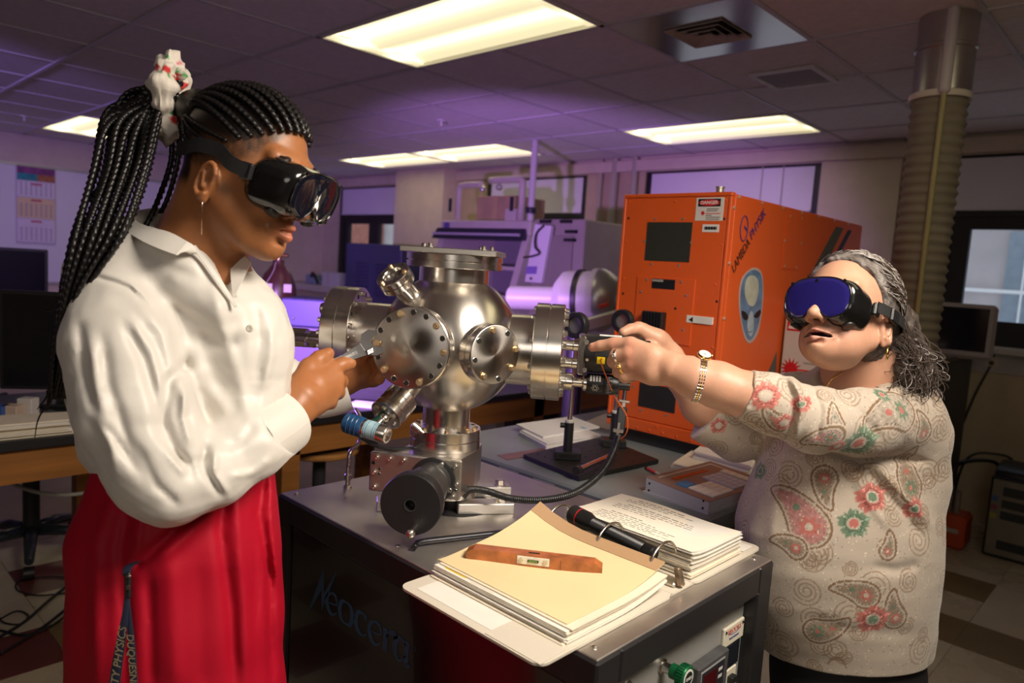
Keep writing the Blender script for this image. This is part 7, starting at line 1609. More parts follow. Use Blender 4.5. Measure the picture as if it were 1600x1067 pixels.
# goggles: one builder for both women
def goggles(H, lab, lens_m, strap_m, strap_path, wide=1.0, ca=0.0):
    ax_ = H.world_axes(); g = thing('safety_goggles', H.W(.12, -.04), lab, 'goggles', None)
    F = Field((.02+ca, -.11, -.10), (.175+ca, .03, .10), .0018)
    F.ell((.085, -.038, 0), (.058, .048, .081*wide), None, 0)
    X = F.sub(F.lo, F.lo+F.h*F.n); sl, x, y, z = X
    # rounded box: wide at the face, a little narrower at the window
    tz = .074*wide-.06*np.clip(x-.07, 0, 1)*.3; q = [np.maximum(np.abs(x-.100-ca-.13*(y+.046))-.016, -.03), np.abs(y+.046)-.008, np.abs(z)-(tz-.034)]
    d = np.sqrt(np.maximum(q[0], 0)**2+np.maximum(q[1], 0)**2+np.maximum(q[2], 0)**2)+np.minimum(np.maximum(q[0], np.maximum(q[1], q[2])), 0)-.035
    F.f[sl] = d.astype(np.float32)
    F.cap((.128+ca, -.098, 0), (.165+ca, -.078, 0), .020, .012, .010, '-'); F.cap((.10+ca, -.105, 0), (.13+ca, -.098, 0), .026, .022, .010, '-')
    F.plane((.1425+ca, -.046, 0), (1, -.13, 0), '-', .006)
    F.ell((.078+ca, -.046, 0), (.046, .034, .062), None, .004, '-')
    for sg in (-1, 1): F.cap((.062+ca, -.004, sg*.050), (.10+ca, -.003, sg*.045), .004, .004, .006)
    field_obj(F, 'goggle_body', mat('glossy_black_pvc', (0.006, 0.006, 0.0065), 0.14, coat=0.3), g, 1, None, ax_)
    # two-lobed window
    def prof(t):       # outline in (c, b)
        c = math.cos(t); s_ = math.sin(t); r = 1/((abs(c)**2.7+abs(s_)**2.7)**(1/2.7)); cx, by = c*r*.0625*wide, s_*r*.040
        if by < 0: by = by+.022*math.exp(-(cx/.0155)**2)*(-by/.040)
        return cx, by-.046
    ring = [prof(t) for t in np.linspace(0, 2*math.pi, 72, endpoint=False)]; mb = MB()
    def lw(cx, by, sc, a): return H.W(a+ca-.0005-.9*cx*cx*sc*sc*1.6+.13*((by+.046)*sc), -.046+(by+.046)*sc, cx*sc)
    rows = [[lw(cx, by, sc, a) for cx, by in ring] for sc, a in ((1.0, .1440), (1.0, .1475), (.97, .1490), (.8, .1491), (.6, .1492), (.4, .1492), (.2, .1492), (.01, .1492))]
    n = len(ring); vs = np.array(rows).reshape(-1, 3); fs = []
    for k in range(7):
        for i in range(n): fs.append([k*n+i, k*n+(i+1) % n, (k+1)*n+(i+1) % n, (k+1)*n+i])
    det = np.dot(np.cross(ax_[1], ax_[2]), ax_[3]); fs = fs if det < 0 else [f[::-1] for f in fs]
    ln = mesh_obj('lens', vs, fs, lens_m, g, [i < n for i in range(len(fs))] if False else True)
    MB().tube([lw(cx, by, 1.0, .1485) for cx, by in ring], .0016, 6, closed=True).build('lens_rim', mat('glossy_black_pvc', (0, 0, 0)), ln)
    for c, b in ((.050, -.014), (-.050, -.014), (.050, -.078), (-.050, -.078), (0, -.012)): MB().lathe(H.W(.1475+ca-.003*abs(c)*20+.13*(b+.046), b, c), ax_[1], [(.0030, -.001), (.0030, .0016), (.002, .0022), (0, .0022)], 10, cap=False).build('lens_pin', MATS['glossy_black_pvc'], ln)
    for a, b, c, dr in ((.098, -.006, .046, (0, 1, .45)), (.098, -.006, -.046, (0, 1, -.45)), (.108, -.086, .050, (0, -1, .5)), (.108, -.086, -.050, (0, -1, -.5))):
        p = H.W(a+ca, b, c); dd = nrm(sum(ax_[1+i]*dr[i] for i in range(3))); MB().lathe(p-dd*.003, dd, [(.0115, 0), (.0115, .006), (.0105, .0075), (0, .0078)], 20, cap=False).build('vent_cap', BLK, g)
    for sg in (1, -1): MB().obox(H.W(.064+ca, -.040, sg*.0765*wide), (.022, .026, .009), tuple(v/np.linalg.norm(v) for v in ax_[1:]), .003).build('strap_clip', BLK, g)
    P = np.array([H.W(*q) for q in spline(strap_path, 80)]); n_ = []
    wv = []
    cen = H.W(0, -.03, 0)
    for i, p in enumerate(P):
        up = ax_[2]/np.linalg.norm(ax_[2]); t = nrm(P[min(i+1, len(P)-1)]-P[max(i-1, 0)]); up = nrm(up-t*np.dot(up, t)); o = nrm(np.cross(t, up)); o = o if np.dot(o, p-cen) > 0 else -o; wv.append((p, up, o))
    G1 = np.array([[p+up*h for h in (-.011, -.0055, 0, .0055, .011)] for p, up, o in wv]); mb = MB(); mb.grid(G1, True); G2 = np.array([[p+up*h+o*.0018 for h in (-.011, -.0055, 0, .0055, .011)] for p, up, o in wv]); mb.grid(G2[:, ::-1], True)
    mb.grid(np.array([G1[:, 0], G2[:, 0]]), False); mb.grid(np.array([G2[:, -1], G1[:, -1]]), False)
    mb.build('strap', strap_m, g); return g
ELAS = mat('black_elastic', (0.010, 0.010, 0.011), 0.7, bump=0.5, bscale=800)
goggles(HY, 'black laser safety goggles worn by the young woman with braids', mat('smoked_lens', (0.004, 0.005, 0.012), 0.05, spec=0.7), ELAS,
        [(.080, -.040, .0810), (.05, -.036, .0840), (.022, -.024, .0825), (-.02, -.026, .080), (-.05, -.038, .0705), (-.085, -.038, .046), (-.104, -.036, 0), (-.085, -.038, -.046), (-.05, -.038, -.0705), (-.02, -.026, -.080), (.05, -.036, -.084), (.080, -.040, -.081)], 1.0, .012)
# adjustable spanner in the near hand
wr = thing('adjustable_wrench', at(540, 555, 1.35), 'chrome adjustable wrench held on a bolt of the big round flange', 'wrench')
CHR = mat('chrome_tool', (0.62, 0.60, 0.57), 0.16, 1.0, bump=0.04, bscale=200)
h0, h1 = at(492, 583, 1.325), at(570, 545, 1.352); hx = nrm(h1-h0); hn = nrm(nbig+V(0, 0, 0)); hn = nrm(hn-hx*np.dot(hn, hx)); hy_ = np.cross(hn, hx); hy_ = hy_ if hy_[2] > 0 else -hy_
ce = h1
MB().prism([h0-hy_*.0095+hn*-.004, h0*.4+h1*.6-hy_*.0075+hn*-.004, h1-hy_*.013+hn*-.004, h1+hy_*.013+hn*-.004, h0*.4+h1*.6+hy_*.0075+hn*-.004, h0+hy_*.0095+hn*-.004][::(1 if np.dot(np.cross(hx, hy_), hn) > 0 else -1)], hn*.009).build('handle', CHR, wr)
jaw = [(-.002, -.013), (.010, -.024), (.022, -.026), (.030, -.018), (.024, -.014), (.016, -.006), (.016, .006), (.034, .010), (.037, .016), (.026, .026), (.010, .026), (-.002, .013)]
rot = math.radians(8); Pj = [ce+hx*(a*math.cos(rot)-b*math.sin(rot))+hy_*(a*math.sin(rot)+b*math.cos(rot))-hn*.006 for a, b in jaw]
MB().prism(Pj if np.dot(np.cross(hx, hy_), hn) > 0 else Pj[::-1], hn*.013).build('jaw_head', CHR, wr)
MB().obox(ce+hx*.005-hy_*.010+hn*.0072, (.014, .011, .001), (hx, hy_, hn)).build('worm_window', HOLE, wr)
for i in range(4): MB().cyl(ce+hx*(.0005+i*.003)-hy_*.014+hn*.0075, ce+hx*(.0025+i*.003)-hy_*.006+hn*.0075, .0014, n=8).build('worm_thread', CHR, wr)
mid_ = h0*.33+h1*.67; MB().obox(mid_+hn*.0052, (.036, .007, .0006), (hx, hy_, hn)).build('recess', mat('tool_recess', (0.35, 0.34, 0.33), 0.35, 0.9), wr)
text_mesh('KOBALT', .0062, mid_+hn*.0056, hx*(1 if np.dot(np.cross(hx, hy_), hn) > 0 else 1), hy_ if np.dot(np.cross(hx, hy_), hn) > 0 else hy_, mat('stamp_white', (0.8, 0.8, 0.78), 0.4), 'lettering', wr, depth=.0003)
# lanyard hanging from the pocket
ld = thing('lanyard', at(205, 890, 1.075), 'navy lanyard with pale lettering hanging from the red trouser pocket', 'lanyard')
NVY = mat('navy_webbing', (0.012, 0.018, 0.045), 0.7, bump=0.4, bscale=700)
def web(p, wpx, name, parent):
    P = np.array([c2w(C3(*q)) for q in spline(p, 30)]); w_ = np.interp(np.linspace(0, 1, len(P)), np.linspace(0, 1, len(wpx)), wpx)/FPX*1.07
    G = np.array([[q-CR*w_[i]/2, q-CF*.001, q+CR*w_[i]/2] for i, q in enumerate(P)]); return MB().grid(G[:, ::-1], True, thick=CF*.0015).build(name, NVY, parent)
web([(216, 877, 1.085), (202, 884, 1.070), (197, 895, 1.065), (199, 903, 1.065)], (10, 13, 12, 8), 'loop', ld)
lb = MB().obox(at(200, 914, 1.062), (.009, .006, .038), (CR, CF, CU), .002).build('buckle', BLK, ld); MB().obox(at(201, 900, 1.060), (.007, .005, .004), (CR, CF, CU), .001).build('clip', BOLTS, lb); MB().obox(at(200, 918, 1.058), (.005, .002, .006), (CR, CF, CU)).build('clip_slot', BOLTS, lb)
s1 = web([(198, 930, 1.062), (195, 960, 1.062), (189, 1000, 1.062), (181, 1050, 1.062), (172, 1120, 1.065)], (6, 9, 14, 17, 18), 'strap', ld)
s2 = web([(199, 930, 1.064), (201, 960, 1.064), (205, 1000, 1.064), (208, 1050, 1.064), (210, 1120, 1.066)], (5, 7, 9, 11, 12), 'strap', ld)
GOLD = mat('gold_thread', (0.28, 0.22, 0.12), 0.6)
def vtext(s, p0, p1, size, flip, parent, d):
    a, b = at(*p0, d), at(*p1, d); X = nrm(b-a); Z = -CF; Y = np.cross(Z, X); return text_mesh(s, size, (a+b)/2, X, Y, GOLD, 'lettering', parent, depth=.0003, shear=.2)
vtext('SITY PHYSICS', (177, 1085), (193, 976), .0165, 0, s1, 1.0585); vtext('DUQUESNE UN', (202, 985), (211, 1105), .0150, 0, s2, 1.0600)
# ================================================================== older woman at the right
ow = thing('person', (-.52, 1.66, 0), 'grey haired woman in a paisley sweater and goggles pointing at the motor', 'person')
HO = Head(1328.8, 474, 1.47, (-.706, .339, -.622), 1.021)
F = Field(C3(915, 800, 1.45)*V(1, 1, 0)+V(0, 0, 1.28), V((1480-800)/FPX*1.6, .20, 1.80), .0023)
build_head(F, HO, .6, .004, .088, (-.006, -.004), .66, .45, .020)
MCUT = (T0 := HO.T(.116, -.1105), np.array([.026, .0040, .0270])*HO.k); F.ell(MCUT[0], MCUT[1], HO.A, .003, '-')
for sg in (-1, 1): F.cap(HO.T(.112, -.1065, sg*.014), HO.T(.098, -.1005, sg*.031), .0018, .0010, .003, '-')
F.ell(HO.T(.020, -.122), np.array([.036, .020, .034]), HO.A, .03)
px_chain(F, [(1352, 530, 1.53, 50), (1350, 585, 1.56, 56), (1345, 640, 1.60, 75)], .04)
px_chain(F, [(1400, 660, 1.56, 52), (1330, 690, 1.64, 85), (1250, 650, 1.70, 45)], .04)
px_chain(F, [(1330, 690, 1.64, 85), (1320, 850, 1.66, 92), (1325, 980, 1.66, 90)], .04)
# near arm, pointing hand
px_chain(F, [(1400, 655, 1.52, 48), (1275, 662, 1.41, 38), (1180, 622, 1.39, 37.5), (1120, 601, 1.40, 35), (1085, 590, 1.405, 31), (1052, 577, 1.415, 25)], .015, nrm(V(.2, .95, .1)), 1.0)
KO = [(985, 538, 1.452), (983, 553, 1.445), (986, 568, 1.445), (992, 582, 1.45)]
for i, (x, y, d) in enumerate(KO): px_chain(F, [(1052, 569+i*5, 1.420, 18), (1018, 556+i*9, 1.432, 17.5), (x, y, d, 12.5-i*.5)], .010)
px_chain(F, [(1030, 578, 1.44, 22), (1002, 572, 1.455, 18)], .012)
px_chain(F, [(985, 538, 1.452, 11.5), (962, 537, 1.468, 9.8), (957, 537.5, 1.470, 9.6), (938, 540, 1.482, 8.2), (926, 542.5, 1.490, 7.2)], .004)
px_chain(F, [(983, 553, 1.445, 12), (962, 557, 1.462, 10.5), (958, 565, 1.488, 9.6), (972, 570, 1.500, 9)], .004)
px_chain(F, [(986, 568, 1.445, 11.5), (968, 575, 1.462, 10), (966, 581, 1.486, 9.2), (979, 583, 1.498, 8.6)], .004)
px_chain(F, [(992, 582, 1.450, 11), (976, 588.5, 1.460, 9.4), (976, 590, 1.482, 8.6), (988, 590, 1.492, 8)], .004)
px_chain(F, [(1040, 583, 1.45, 18), (1008, 582, 1.478, 13), (985, 574, 1.492, 10.5), (970, 566, 1.505, 9)], .008)
F.ell(C3(925.5, 538.5, 1.484), (R_(5, 1.48), R_(2.8, 1.48), .0035), None, .002)
# far arm and hand laid on the motor
px_chain(F, [(1250, 640, 1.70, 42), (1150, 672, 1.72, 34), (1095, 632, 1.70, 30), (1062, 585, 1.68, 24), (1048, 560, 1.665, 22)], .015)
for i, (x, y, d) in enumerate(((998, 513, 1.625), (1004, 515, 1.645), (1010, 520, 1.665), (1016, 527, 1.68))):
    px_chain(F, [(1046, 556, 1.665, 17), ((1046+x)/2+3, (556+y)/2-5, d+.01, 15), (x, y, d, 10.5)], .010)
    px_chain(F, [(x, y, d, 10.3), (x-13+i*1.5, y+1.5+i*1.2, d-.012+.008*i, 8.6), (x-24+i*2, y+6+i*1.5, d-.022+.012*i, 7.6)], .004)
px_chain(F, [(1040, 560, 1.645, 13), (1018, 545, 1.62, 10.5), (1003, 540, 1.605, 9)], .008)
OSK = np.array([.54, .295, .195])
def opaint(P, N):
    L = HO.loc(P); t = np.tile(OSK, (len(P), 1))*(1+.05*vnoise(P, 45, 11)+.04*vnoise(P, 240, 12))[:, None]
    hd = (L[:, 1] > -.18) & (np.abs(L[:, 0]) < .17) & (np.abs(L[:, 2]) < .1)
    t = mixc(t, (.42, .14, .13), .6*lipmask(L)); ck = hd*np.exp(-((L[:, 0]-.09)**2+(L[:, 1]+.085)**2+(np.abs(L[:, 2])-.045)**2)/.0009); t = mixc(t, (.52, .21, .15), .45*ck)
    q = (P-MCUT[0])@HO.A.T/MCUT[1]; t[((q**2).sum(1) < 1.25) & (L[:, 0] < .121)] = (.05, .010, .02)
    hl = np.interp(L[:, 0], [-.05, 0, .04, .06, .08, .09], [-.07, -.03, .005, .035, .062, .09]); t = mixc(t, (.07, .05, .04), .9*sstep(L[:, 1]-hl, -.002, .010)*hd*(np.abs(L[:, 2]) < .0775))
    X, Y = P[:, 0]/P[:, 2]*FPX+800, -P[:, 1]/P[:, 2]*FPX+533.5
    kn = sum(np.exp(-((X-x)**2+(Y-y)**2)/90.) for x, y, d in KO)+np.exp(-((X-958)**2+(Y-534)**2)/60.)+np.exp(-((X-925)**2+(Y-542)**2)/70.); t = mixc(t, (.54, .20, .14), np.clip(.45*kn, 0, .5)*(X < 1010))
    return t
field_obj(F, 'body', attr_mat('fair_skin', .45, .22, 380, sss=.15, spec=.4), ow, 1, opaint, None, True); del F
# sweater
F = Field(V((1075-800)/FPX*1.7, -(1035-533.5)/FPX*1.68, 1.30), V((1485-800)/FPX*1.62, -(545-533.5)/FPX*1.5+.01, 1.88), .0025)
px_chain(F, [(1345, 640, 1.60, 92), (1318, 740, 1.62, 124), (1306, 830, 1.63, 148), (1305, 900, 1.63, 146), (1318, 975, 1.63, 126), (1322, 1040, 1.63, 116)], .03, ZE, .85)
px_chain(F, [(1400, 622, 1.55, 52), (1425, 680, 1.56, 50), (1424, 750, 1.58, 46), (1408, 820, 1.60, 44), (1400, 930, 1.62, 40)], .04)
px_chain(F, [(1405, 650, 1.535, 62), (1340, 658, 1.46, 56), (1270, 656, 1.41, 49), (1205, 630, 1.39, 44.5), (1150, 612, 1.39, 41)], .022)
px_chain(F, [(1300, 625, 1.62, 50), (1240, 635, 1.70, 50), (1150, 678, 1.72, 40), (1085, 648, 1.70, 34)], .022)
F.plane(C3(1161, 619, 1.39), V(-.93, .32, .15), '-') if False else None
g = F.sub(F.lo, C3(1240, 540, 1.5)*V(1, 0, 0)+V(0, .2, 1.50)); sl, X, Y, Z = g; c = C3(1161, 619, 1.39); n = nrm(V(-.94, .30, .05)); F.f[sl] = np.maximum(F.f[sl], ((X-c[0])*n[0]+(Y-c[1])*n[1]+(Z-c[2])*n[2]).astype(np.float32))
g = F.sub(V(F.lo[0], F.lo[1], 1.60), V(C3(1180, 540, 1.7)[0], .2, 1.9)); sl, X, Y, Z = g; c = C3(1104, 655, 1.70); n = nrm(V(-.75, .60, 0)); F.f[sl] = np.maximum(F.f[sl], ((X-c[0])*n[0]+(Y-c[1])*n[1]+(Z-c[2])*n[2]).astype(np.float32))
F.ell(C3(1318, 580, 1.50), (.080, .050, .085), None, .012, '-'); F.ell(C3(1290, 600, 1.47), (.030, .040, .05), None, .012, '-')
F.plane(C3(1320, 1018, 1.6), V(.02, -1, 0), '-')
for poly, wd, amp, dm in ((((1235, 585), (1250, 615), (1252, 650), (1240, 690)), 5, .010, None), (((1222, 585), (1238, 618), (1240, 650), (1228, 690)), 4, -.008, None), (((1268, 600), (1282, 640), (1276, 690)), 6, -.007, None), (((1180, 600), (1172, 640)), 5, -.003, None),
    (((1290, 706), (1340, 722), (1400, 716), (1452, 722)), 6, -.014, None), (((1345, 720), (1372, 760), (1410, 800), (1445, 850)), 8, -.012, None), (((1365, 720), (1395, 755), (1430, 790), (1455, 825)), 7, .010, None), (((1330, 725), (1350, 775), (1395, 830)), 8, .007, None), (((1440, 880), (1400, 890), (1360, 885)), 9, -.008, None), (((1205, 720), (1175, 780), (1160, 830)), 9, -.008, None), (((1225, 715), (1210, 790), (1205, 850)), 10, .006, None), (((1250, 960), (1330, 985), (1430, 990)), 12, -.004, None), (((1210, 900), (1300, 915), (1400, 905)), 20, .005, None), (((1300, 610), (1340, 640), (1380, 690)), 8, -.005, None), (((1330, 600), (1380, 630), (1430, 690)), 8, .004, None)): F.fold(poly, wd, amp, dm)
F.noise(.0016, 40, 13)
CRE, BRN, COR, GRN, TAU, DRK = V(.485, .415, .34), V(.21, .13, .075), V(.45, .14, .115), V(.13, .20, .13), V(.31, .235, .165), V(.12, .07, .05)
def motif_paint(P, N):
    t = np.tile(CRE, (len(P), 1)); rg = np.random.RandomState(8); X, Y = P[:, 0]/P[:, 2]*FPX+800, -P[:, 1]/P[:, 2]*FPX+533.5
    front = N[:, 2] < -.15
    def local(i, size, rot):
        c, n = P[i], N[i]; near = np.where(np.abs(P-c).max(1) < size*1.25)[0]; near = near[(N[near]@n) > .25]
        a = nrm(np.cross(V(0, 1, 0), n)) if abs(n[1]) < .95 else V(1, 0, 0); a = a*(-1 if a[0] < 0 else 1); b = np.cross(n, a); b = b*(-1 if b[1] < 0 else 1)
        q = (P[near]-c); x, y = q@a/size, q@b/size; r = math.radians(rot); return near, x*math.cos(r)+y*math.sin(r), -x*math.sin(r)+y*math.cos(r)
    def setc(idx, m, col, al=1.0): t[idx] = mixc(t[idx], col, np.clip(m, 0, 1)*al)
    def spiral(i, size, rot, hand):
        idx, x, y = local(i, size, rot); y = y*hand; r = np.hypot(x, y); th = np.arctan2(y, x); w = .07*.012/size*1.6
        best = np.ones(len(idx))*9
        for k in range(3): best = np.minimum(best, np.abs(r-(.13+.13*((th % 6.2832)+6.2832*k)/6.2832*1.9)))
        best = np.where(r > .92, 9, best); setc(idx, 1-sstep(best, w*.5, w*1.5), BRN*1.15, .75)
    def paisley(i, size, rot, hand, fill, kind):
        idx, x, y = local(i, size, rot); y = y*hand; d = np.ones(len(idx))*9
        for s_ in np.linspace(0, 1, 14):
            ang = s_*s_*1.9; cx, cy = -.42+1.15*s_, .42*s_*s_-.10; cx -= .25*max(0, s_-.7); d = np.minimum(d, np.hypot(x-cx, y-cy)-(.40*(1-s_)**.75+.05))
        u_ = .0026/size; setc(idx, d < u_*2.6, CRE*1.05); setc(idx, d < u_*1.4, BRN); setc(idx, d < -u_*.3, CRE*1.0); setc(idx, (d < -u_*1.6)*(.55+.45*np.sin(np.arctan2(y+.1, x+.2)*26)), DRK if kind else BRN, .9); setc(idx, d < -u_*2.8, fill)
        nb = .5+.5*np.sin(x*30+2*np.sin(y*17))*np.sin(y*30); setc(idx, (d < -u_*3.2)*nb, fill*.66); r = np.hypot(x+.42, y+.10); th = np.arctan2(y+.1, x+.42)
        setc(idx, r < .20+.05*np.cos(7*th), COR if kind != 2 else GRN); setc(idx, r < .09, CRE if kind != 2 else COR); setc(idx, (np.hypot(x-.08, y+.02) < .08), GRN if kind != 2 else COR)
    def flower(i, size, rot, col, cen):
        idx, x, y = local(i, size, rot); r = np.hypot(x, y*1.15); th = np.arctan2(y, x); pet = .80+.07*np.cos(5*th)+.06*np.cos(13*th)+.04*np.cos(23*th)
        setc(idx, 1-sstep(r/pet, .85, 1.0), col); setc(idx, (r < pet*.9)*(np.abs(np.sin(3*th)) < .22)*(r > .3), col*1.5+.08); setc(idx, (np.abs(r-.55*pet) < .05), col*.6); setc(idx, r < .27, cen); setc(idx, np.abs(r-.29) < .05, CRE*.9)
    al = np.arange(len(P))
    for k in range(210): spiral(rg.choice(al), rg.uniform(.018, .042), rg.uniform(0, 360), rg.choice((-1, 1)))
    for k in range(26):
        i = rg.choice(al)
        if N[i, 2] > -.1: (paisley(i, .05, rg.uniform(0, 360), 1, TAU, 1) if k % 2 else flower(i, .032, 0, COR if k % 4 else GRN, CRE))
    def vis(x, y):
        d = (X-x)**2+(Y-y)**2; c = np.where(front & (d < 60))[0]
        if len(c) == 0: c = np.where(front)[0]; return c[np.argmin(d[c])]
        return c[np.argmin(P[c, 2]+d[c]*1e-5)]
    px = 1.45/FPX
    for x, y, s_, r, h, f_, kd in ((1238, 795, 95, 118, 1, COR*.8+.12, 0), (1283, 762, 56, -100, 1, TAU, 1), (1400, 640, 92, 175, 1, CRE*.96, 2), (1312, 650, 40, 110, -1, CRE*.9, 1), (1450, 668, 44, 95, 1, TAU, 1), (1425, 735, 72, 110, -1, TAU*1.1, 2), (1395, 845, 36, 60, 1, TAU, 1), (1330, 930, 60, 150, 1, TAU*1.05, 1), (1222, 848, 48, 150, 1, TAU, 1), (1402, 955, 54, 120, -1, TAU, 1), (1275, 690, 46, 170, 1, COR*.6+.2, 2), (1205, 660, 40, 150, -1, TAU, 2), (1290, 985, 60, 10, 1, TAU*1.1, 2)): paisley(vis(x, y), s_*px*.74, r, h, f_, kd)
    for x, y, s_, c1, c2 in ((1330, 812, 34, GRN, COR), (1367, 770, 36, COR, GRN), (1342, 700, 42, GRN, COR), (1192, 612, 32, COR*1.1, CRE), (1362, 975, 36, COR, GRN), (1180, 735, 24, GRN*1.2, GRN), (1425, 800, 26, COR, GRN), (1382, 610, 22, GRN, COR), (1228, 668, 22, COR, CRE), (1310, 705, 20, COR, CRE), (1130, 668, 22, COR, CRE), (1250, 630, 20, COR, GRN)): flower(vis(x, y), s_*px*.92, 20, c1, c2)
    sp = np.random.RandomState(3).rand(len(P)); t[sp > .985] = t[sp > .985]*.3+V(.85, .78, .62)*.7; t[sp < .012] *= .45
    return t*(1+.04*vnoise(P, 500, 4))[:, None]
field_obj(F, 'sweater', attr_mat('paisley_knit', .75, .45, 900, sheen=.25, spec=.25), ow, 2, motif_paint, None, True); del F
hem = MB()
# black trousers
F = Field(V((1170-800)/FPX*1.6, -1.50, 1.36), V((1450-800)/FPX*1.66, -.50, 1.88), .006)
px_chain(F, [(1322, 950, 1.63, 100), (1322, 1040, 1.63, 110), (1318, 1140, 1.63, 112)], .03, ZE, .85); px_chain(F, [(1270, 1140, 1.61, 62), (1268, 1560, 1.63, 48)], .03); px_chain(F, [(1368, 1140, 1.66, 62), (1368, 1560, 1.68, 48)], .03)
field_obj(F, 'trousers', mat('black_twill', (0.008, 0.008, 0.010), 0.7), ow, 2); del F
for q, d in ((1268, 1.60), (1368, 1.65)):
    p = at(q, 1500, d); p[2] = .045; MB().lathe(p, -RH*.8-FH*.4, [(0, -.08), (.032, -.07), (.042, -.02), (.040, .08), (.028, .14), (0, .155)], 18, cap=False, sharp=80).build('shoe', MATS['dark_shoe'], ow)
# grey hair: a shaped mass with combed strands, gathered low into a curly tail
F = Field(HO.O-V(.16, .26, .16), HO.O+V(.30, .16, .20), .003); T = HO.T
F.ell(T(-.010, .006), np.array([.112, .099, .087])*1.02, HO.A, 0)
F.ell(T(-.070, -.03), np.array([.06, .075, .070])*1.02, HO.A, .03)
g = F.sub(F.lo, F.lo+F.h*F.n); sl, X, Y, Z = g; Lx = [((X-HO.O[0])*v[0]+(Y-HO.O[1])*v[1]+(Z-HO.O[2])*v[2])/HO.k for v in (HO.f, HO.u, HO.s)]
hl = np.interp(Lx[0], [-.10, -.03, 0, .035, .055, .075, .088, .10], [-.12, -.10, -.055, .000, .030, .058, .072, .30]); F.f[sl] = np.maximum(F.f[sl], (hl-Lx[1]).astype(np.float32)*.7)
px_chain(F, [(1402, 505, 1.50, 30), (1410, 545, 1.51, 30), (1418, 575, 1.50, 34), (1428, 605, 1.50, 26)], .02)
F.ell(C3(1428, 578, 1.48), (.036, .042, .04), None, .02); F.noise(.004, 120, 6); F.noise(.0022, 420, 7, (1, 1, 1), 1)
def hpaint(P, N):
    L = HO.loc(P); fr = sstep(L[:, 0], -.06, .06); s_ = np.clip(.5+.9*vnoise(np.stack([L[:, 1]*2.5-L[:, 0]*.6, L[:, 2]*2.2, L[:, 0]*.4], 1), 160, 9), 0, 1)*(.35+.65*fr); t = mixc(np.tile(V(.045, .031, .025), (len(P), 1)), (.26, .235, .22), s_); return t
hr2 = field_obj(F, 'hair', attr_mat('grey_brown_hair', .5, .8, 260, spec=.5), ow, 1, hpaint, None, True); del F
rg = np.random.RandomState(2); HM = [mat('silver_strand', (0.42, 0.39, 0.37), 0.4), mat('brown_strand', (0.06, 0.04, 0.03), 0.45)]
sm = [MB(), MB()]
for k in range(460):
    c = rg.uniform(-.080, .088); t0 = rg.uniform(.25, 1.0); pts = []; a0 = .080*t0-.02; b0 = .062 if abs(c) < .05 else .062-(abs(c)-.05)*1.7
    st_ = V(a0, b0, c)/V(.114, .101, .089); en = V(-.100, -.075, c*.35)/V(.12, .11, .09); am = rg.uniform(0, .004); ph = rg.rand()*6
    for t in np.linspace(0, 1, 16):
        q = (1-t)*st_+t*en; q = q+V(0, .25, 0)*math.sin(math.pi*t)*.8+V(0, 0, np.sign(c)*.5)*math.sin(math.pi*t); q = q/np.linalg.norm(q); q = q*V(.114, .101, .089)*(1.005+rg.uniform(0, .012))+V(-.010, .006, 0)
        pts.append(HO.W(*(q+V(0, am*math.sin(t*22+ph), am*math.cos(t*22+ph)))))
    sm[0 if rg.rand() < .18+.30*(t0 > .6) else 1].tube(pts, rg.uniform(.0005, .0010), 4, cap=False)
for k in range(420):
    p = C3(rg.normal(1405, 9), rg.normal(525, 14), rg.normal(1.49, .018)); q = C3(rg.normal(1430, 20), rg.uniform(555, 632), rg.normal(1.48, .025)); pts = []; R0 = rg.uniform(.003, .010); ph = rg.rand()*6; fq = rg.uniform(9, 22)
    for t in np.linspace(0, 1, 22): pts.append(c2w(p*(1-t)+q*t+V(.012*math.sin(3*t), -.01*math.sin(math.pi*t), -.02*math.sin(math.pi*t))+R0*min(1, 3*t)*V(math.sin(fq*t+ph), .5*math.cos(fq*t+ph), math.cos(fq*t+ph))))
    sm[0 if rg.rand() < .16 else 1].tube(pts, rg.uniform(.0005, .0010), 4, cap=False)
for i in range(2): sm[i].build('hair_strands', HM[i], hr2)['kind'] = 'stuff'
OST = [(.062, -.036, .0800), (.03, -.034, .0885), (-.01, -.032, .0915), (-.05, -.030, .086), (-.085, -.028, .060), (-.106, -.026, .02), (-.105, -.026, -.02), (-.085, -.028, -.060), (-.05, -.030, -.086), (-.01, -.032, -.0915), (.03, -.034, -.0885), (.062, -.036, -.080)]
g2 = goggles(HO, 'black safety goggles with violet lenses worn by the grey haired woman', mat('violet_lens', (0.016, 0.012, 0.13), 0.05, spec=0.9, coat=0.6), ELAS, OST, 1.0, -.006)
MB().obox(HO.W(.012, -.036, .092), (.034, .028, .008), tuple(v/np.linalg.norm(v) for v in HO.world_axes()[1:]), .003).build('strap_slider', BLK, g2)
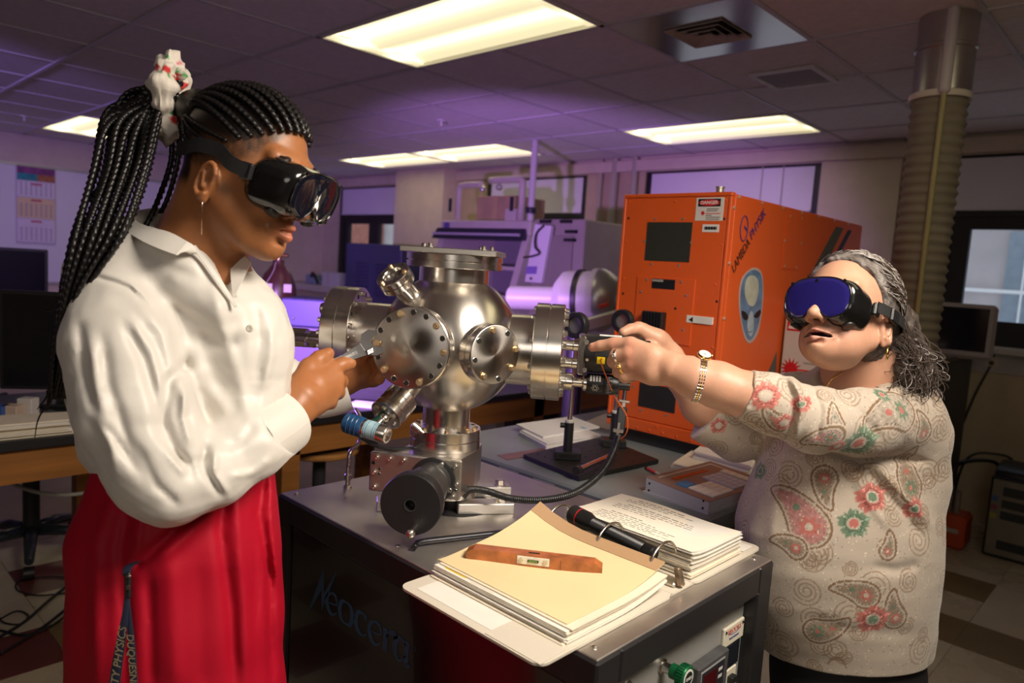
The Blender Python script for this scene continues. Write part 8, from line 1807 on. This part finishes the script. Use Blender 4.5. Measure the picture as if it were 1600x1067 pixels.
# jewellery: watch, rings, earring, chain
GLD = mat('yellow_gold', (0.78, 0.52, 0.18), 0.22, 1.0); SLV = mat('silver_metal', (0.72, 0.70, 0.66), 0.2, 1.0)
wt = thing('wrist_watch', at(1090, 590, 1.375), 'two-tone metal wrist watch on the pointing arm', 'watch')
wc, wa = C3(1092, 592, 1.404), nrm(C3(1120, 601, 1.40)-C3(1060, 580, 1.41)); wa = nrm(wa*V(1, 1, 1)+V(.18, .22, 0)*.6); wu = nrm(V(0, 0, -1)-wa*(-wa[2])); wv = np.cross(wa, wu); wv = wv if wv[1] > 0 else -wv; rw = R_(34.5, 1.40)
for k in range(46):
    a = k/46*2*math.pi; p = wc+rw*(math.cos(a)*wu*.97+math.sin(a)*wv*1.05); tn = nrm(-math.sin(a)*wu+math.cos(a)*wv); rd_ = nrm(math.cos(a)*wu+math.sin(a)*wv)
    if 1.10 < a < 1.75: continue
    for j, mm in ((-1, SLV), (0, GLD), (1, SLV)):
        M3 = [v[0]*CR+v[1]*CU+v[2]*CF for v in (wa, tn, rd_)]; MB().obox(c2w(p+wa*j*.0043), (.0042, .0056, .0030), tuple(M3), .0010).build('bracelet_link', mm, wt)
a = 1.42; p = wc+(rw+.002)*(math.cos(a)*wu+math.sin(a)*wv*1.05); rdw = nrm(math.cos(a)*wu+math.sin(a)*wv); rW = rdw[0]*CR+rdw[1]*CU+rdw[2]*CF; rW = nrm(rW-CF*.55); pw = c2w(p)-CF*.004
wcs = MB().lathe(pw-rW*.003, rW, [(.0125, 0), (.0140, .002), (.0140, .005), (.0125, .007), (.0118, .0072)], 28).build('watch_case', GLD, wt); MB().cyl(pw+rW*.0041, pw+rW*.0045, .0116, n=28).build('dial', mat('pearl_dial', (0.70, 0.68, 0.60), 0.25), wcs)
wx_ = nrm(np.cross(rW, UP)); MB().obox(pw+rW*.0048+wx_*.003, (.007, .0008, .0003), (wx_, np.cross(rW, wx_), rW)).build('hand', HOLE, wcs); MB().obox(pw+rW*.0048+np.cross(rW, wx_)*.002, (.0008, .006, .0003), (wx_, np.cross(rW, wx_), rW)).build('hand', HOLE, wcs)
MB().cyl(pw-wx_*.0135, pw-wx_*.0165, .0022, n=8).build('crown', GLD, wcs)
def fring(p0, p1, t, r, m, parent=ow, stone=SLV):
    A, B = C3(*p0), C3(*p1); c = A*(1-t)+B*t; ax = nrm(B-A); aw = ax[0]*CR+ax[1]*CU+ax[2]*CF; o = MB().lathe(c2w(c)-aw*.003, aw, [(r, 0), (r+.0018, .001), (r+.0018, .005), (r, .006)], 24, cap=False).build('ring', m, parent)
    out = nrm(-CF-aw*np.dot(-CF, aw)); out = nrm(out+CR*-.2+CU*.25)
    for k in range(5): MB().sph(c2w(c)+out*(r+.002)+aw*.0022*math.cos(k*1.257)+np.cross(out, aw)*.003*math.sin(k*1.257), .0018, 8).build('stone', stone, o)
fring((983, 553, 1.445), (962, 557, 1.462), .85, R_(10.9, 1.46), SLV); fring((986, 568, 1.445), (968, 575, 1.462), .70, R_(10.9, 1.46), GLD, ow, GLD)
fring((1016, 527, 1.68), (1003, 529.7, 1.69), .1, R_(10.5, 1.68), GLD)
eo = HO.W(.000, -.094, .084); MB().tube([eo+UP*.000-UP*.011+.011*(math.cos(a)*UP+math.sin(a)*(CF*.8+CR*.5)) for a in np.linspace(0, 2*math.pi, 26, endpoint=False)], .0018, 8, closed=True).build('earring', GLD, ow)
nk = spline([C3(1296, 632, 1.475), C3(1290, 612, 1.475), C3(1300, 592, 1.47), C3(1316, 582, 1.472)], 40); MB().tube(c2w(nk), .0018+.0006*np.sin(np.arange(len(nk))*2.2), 6).build('necklace', GLD, ow)
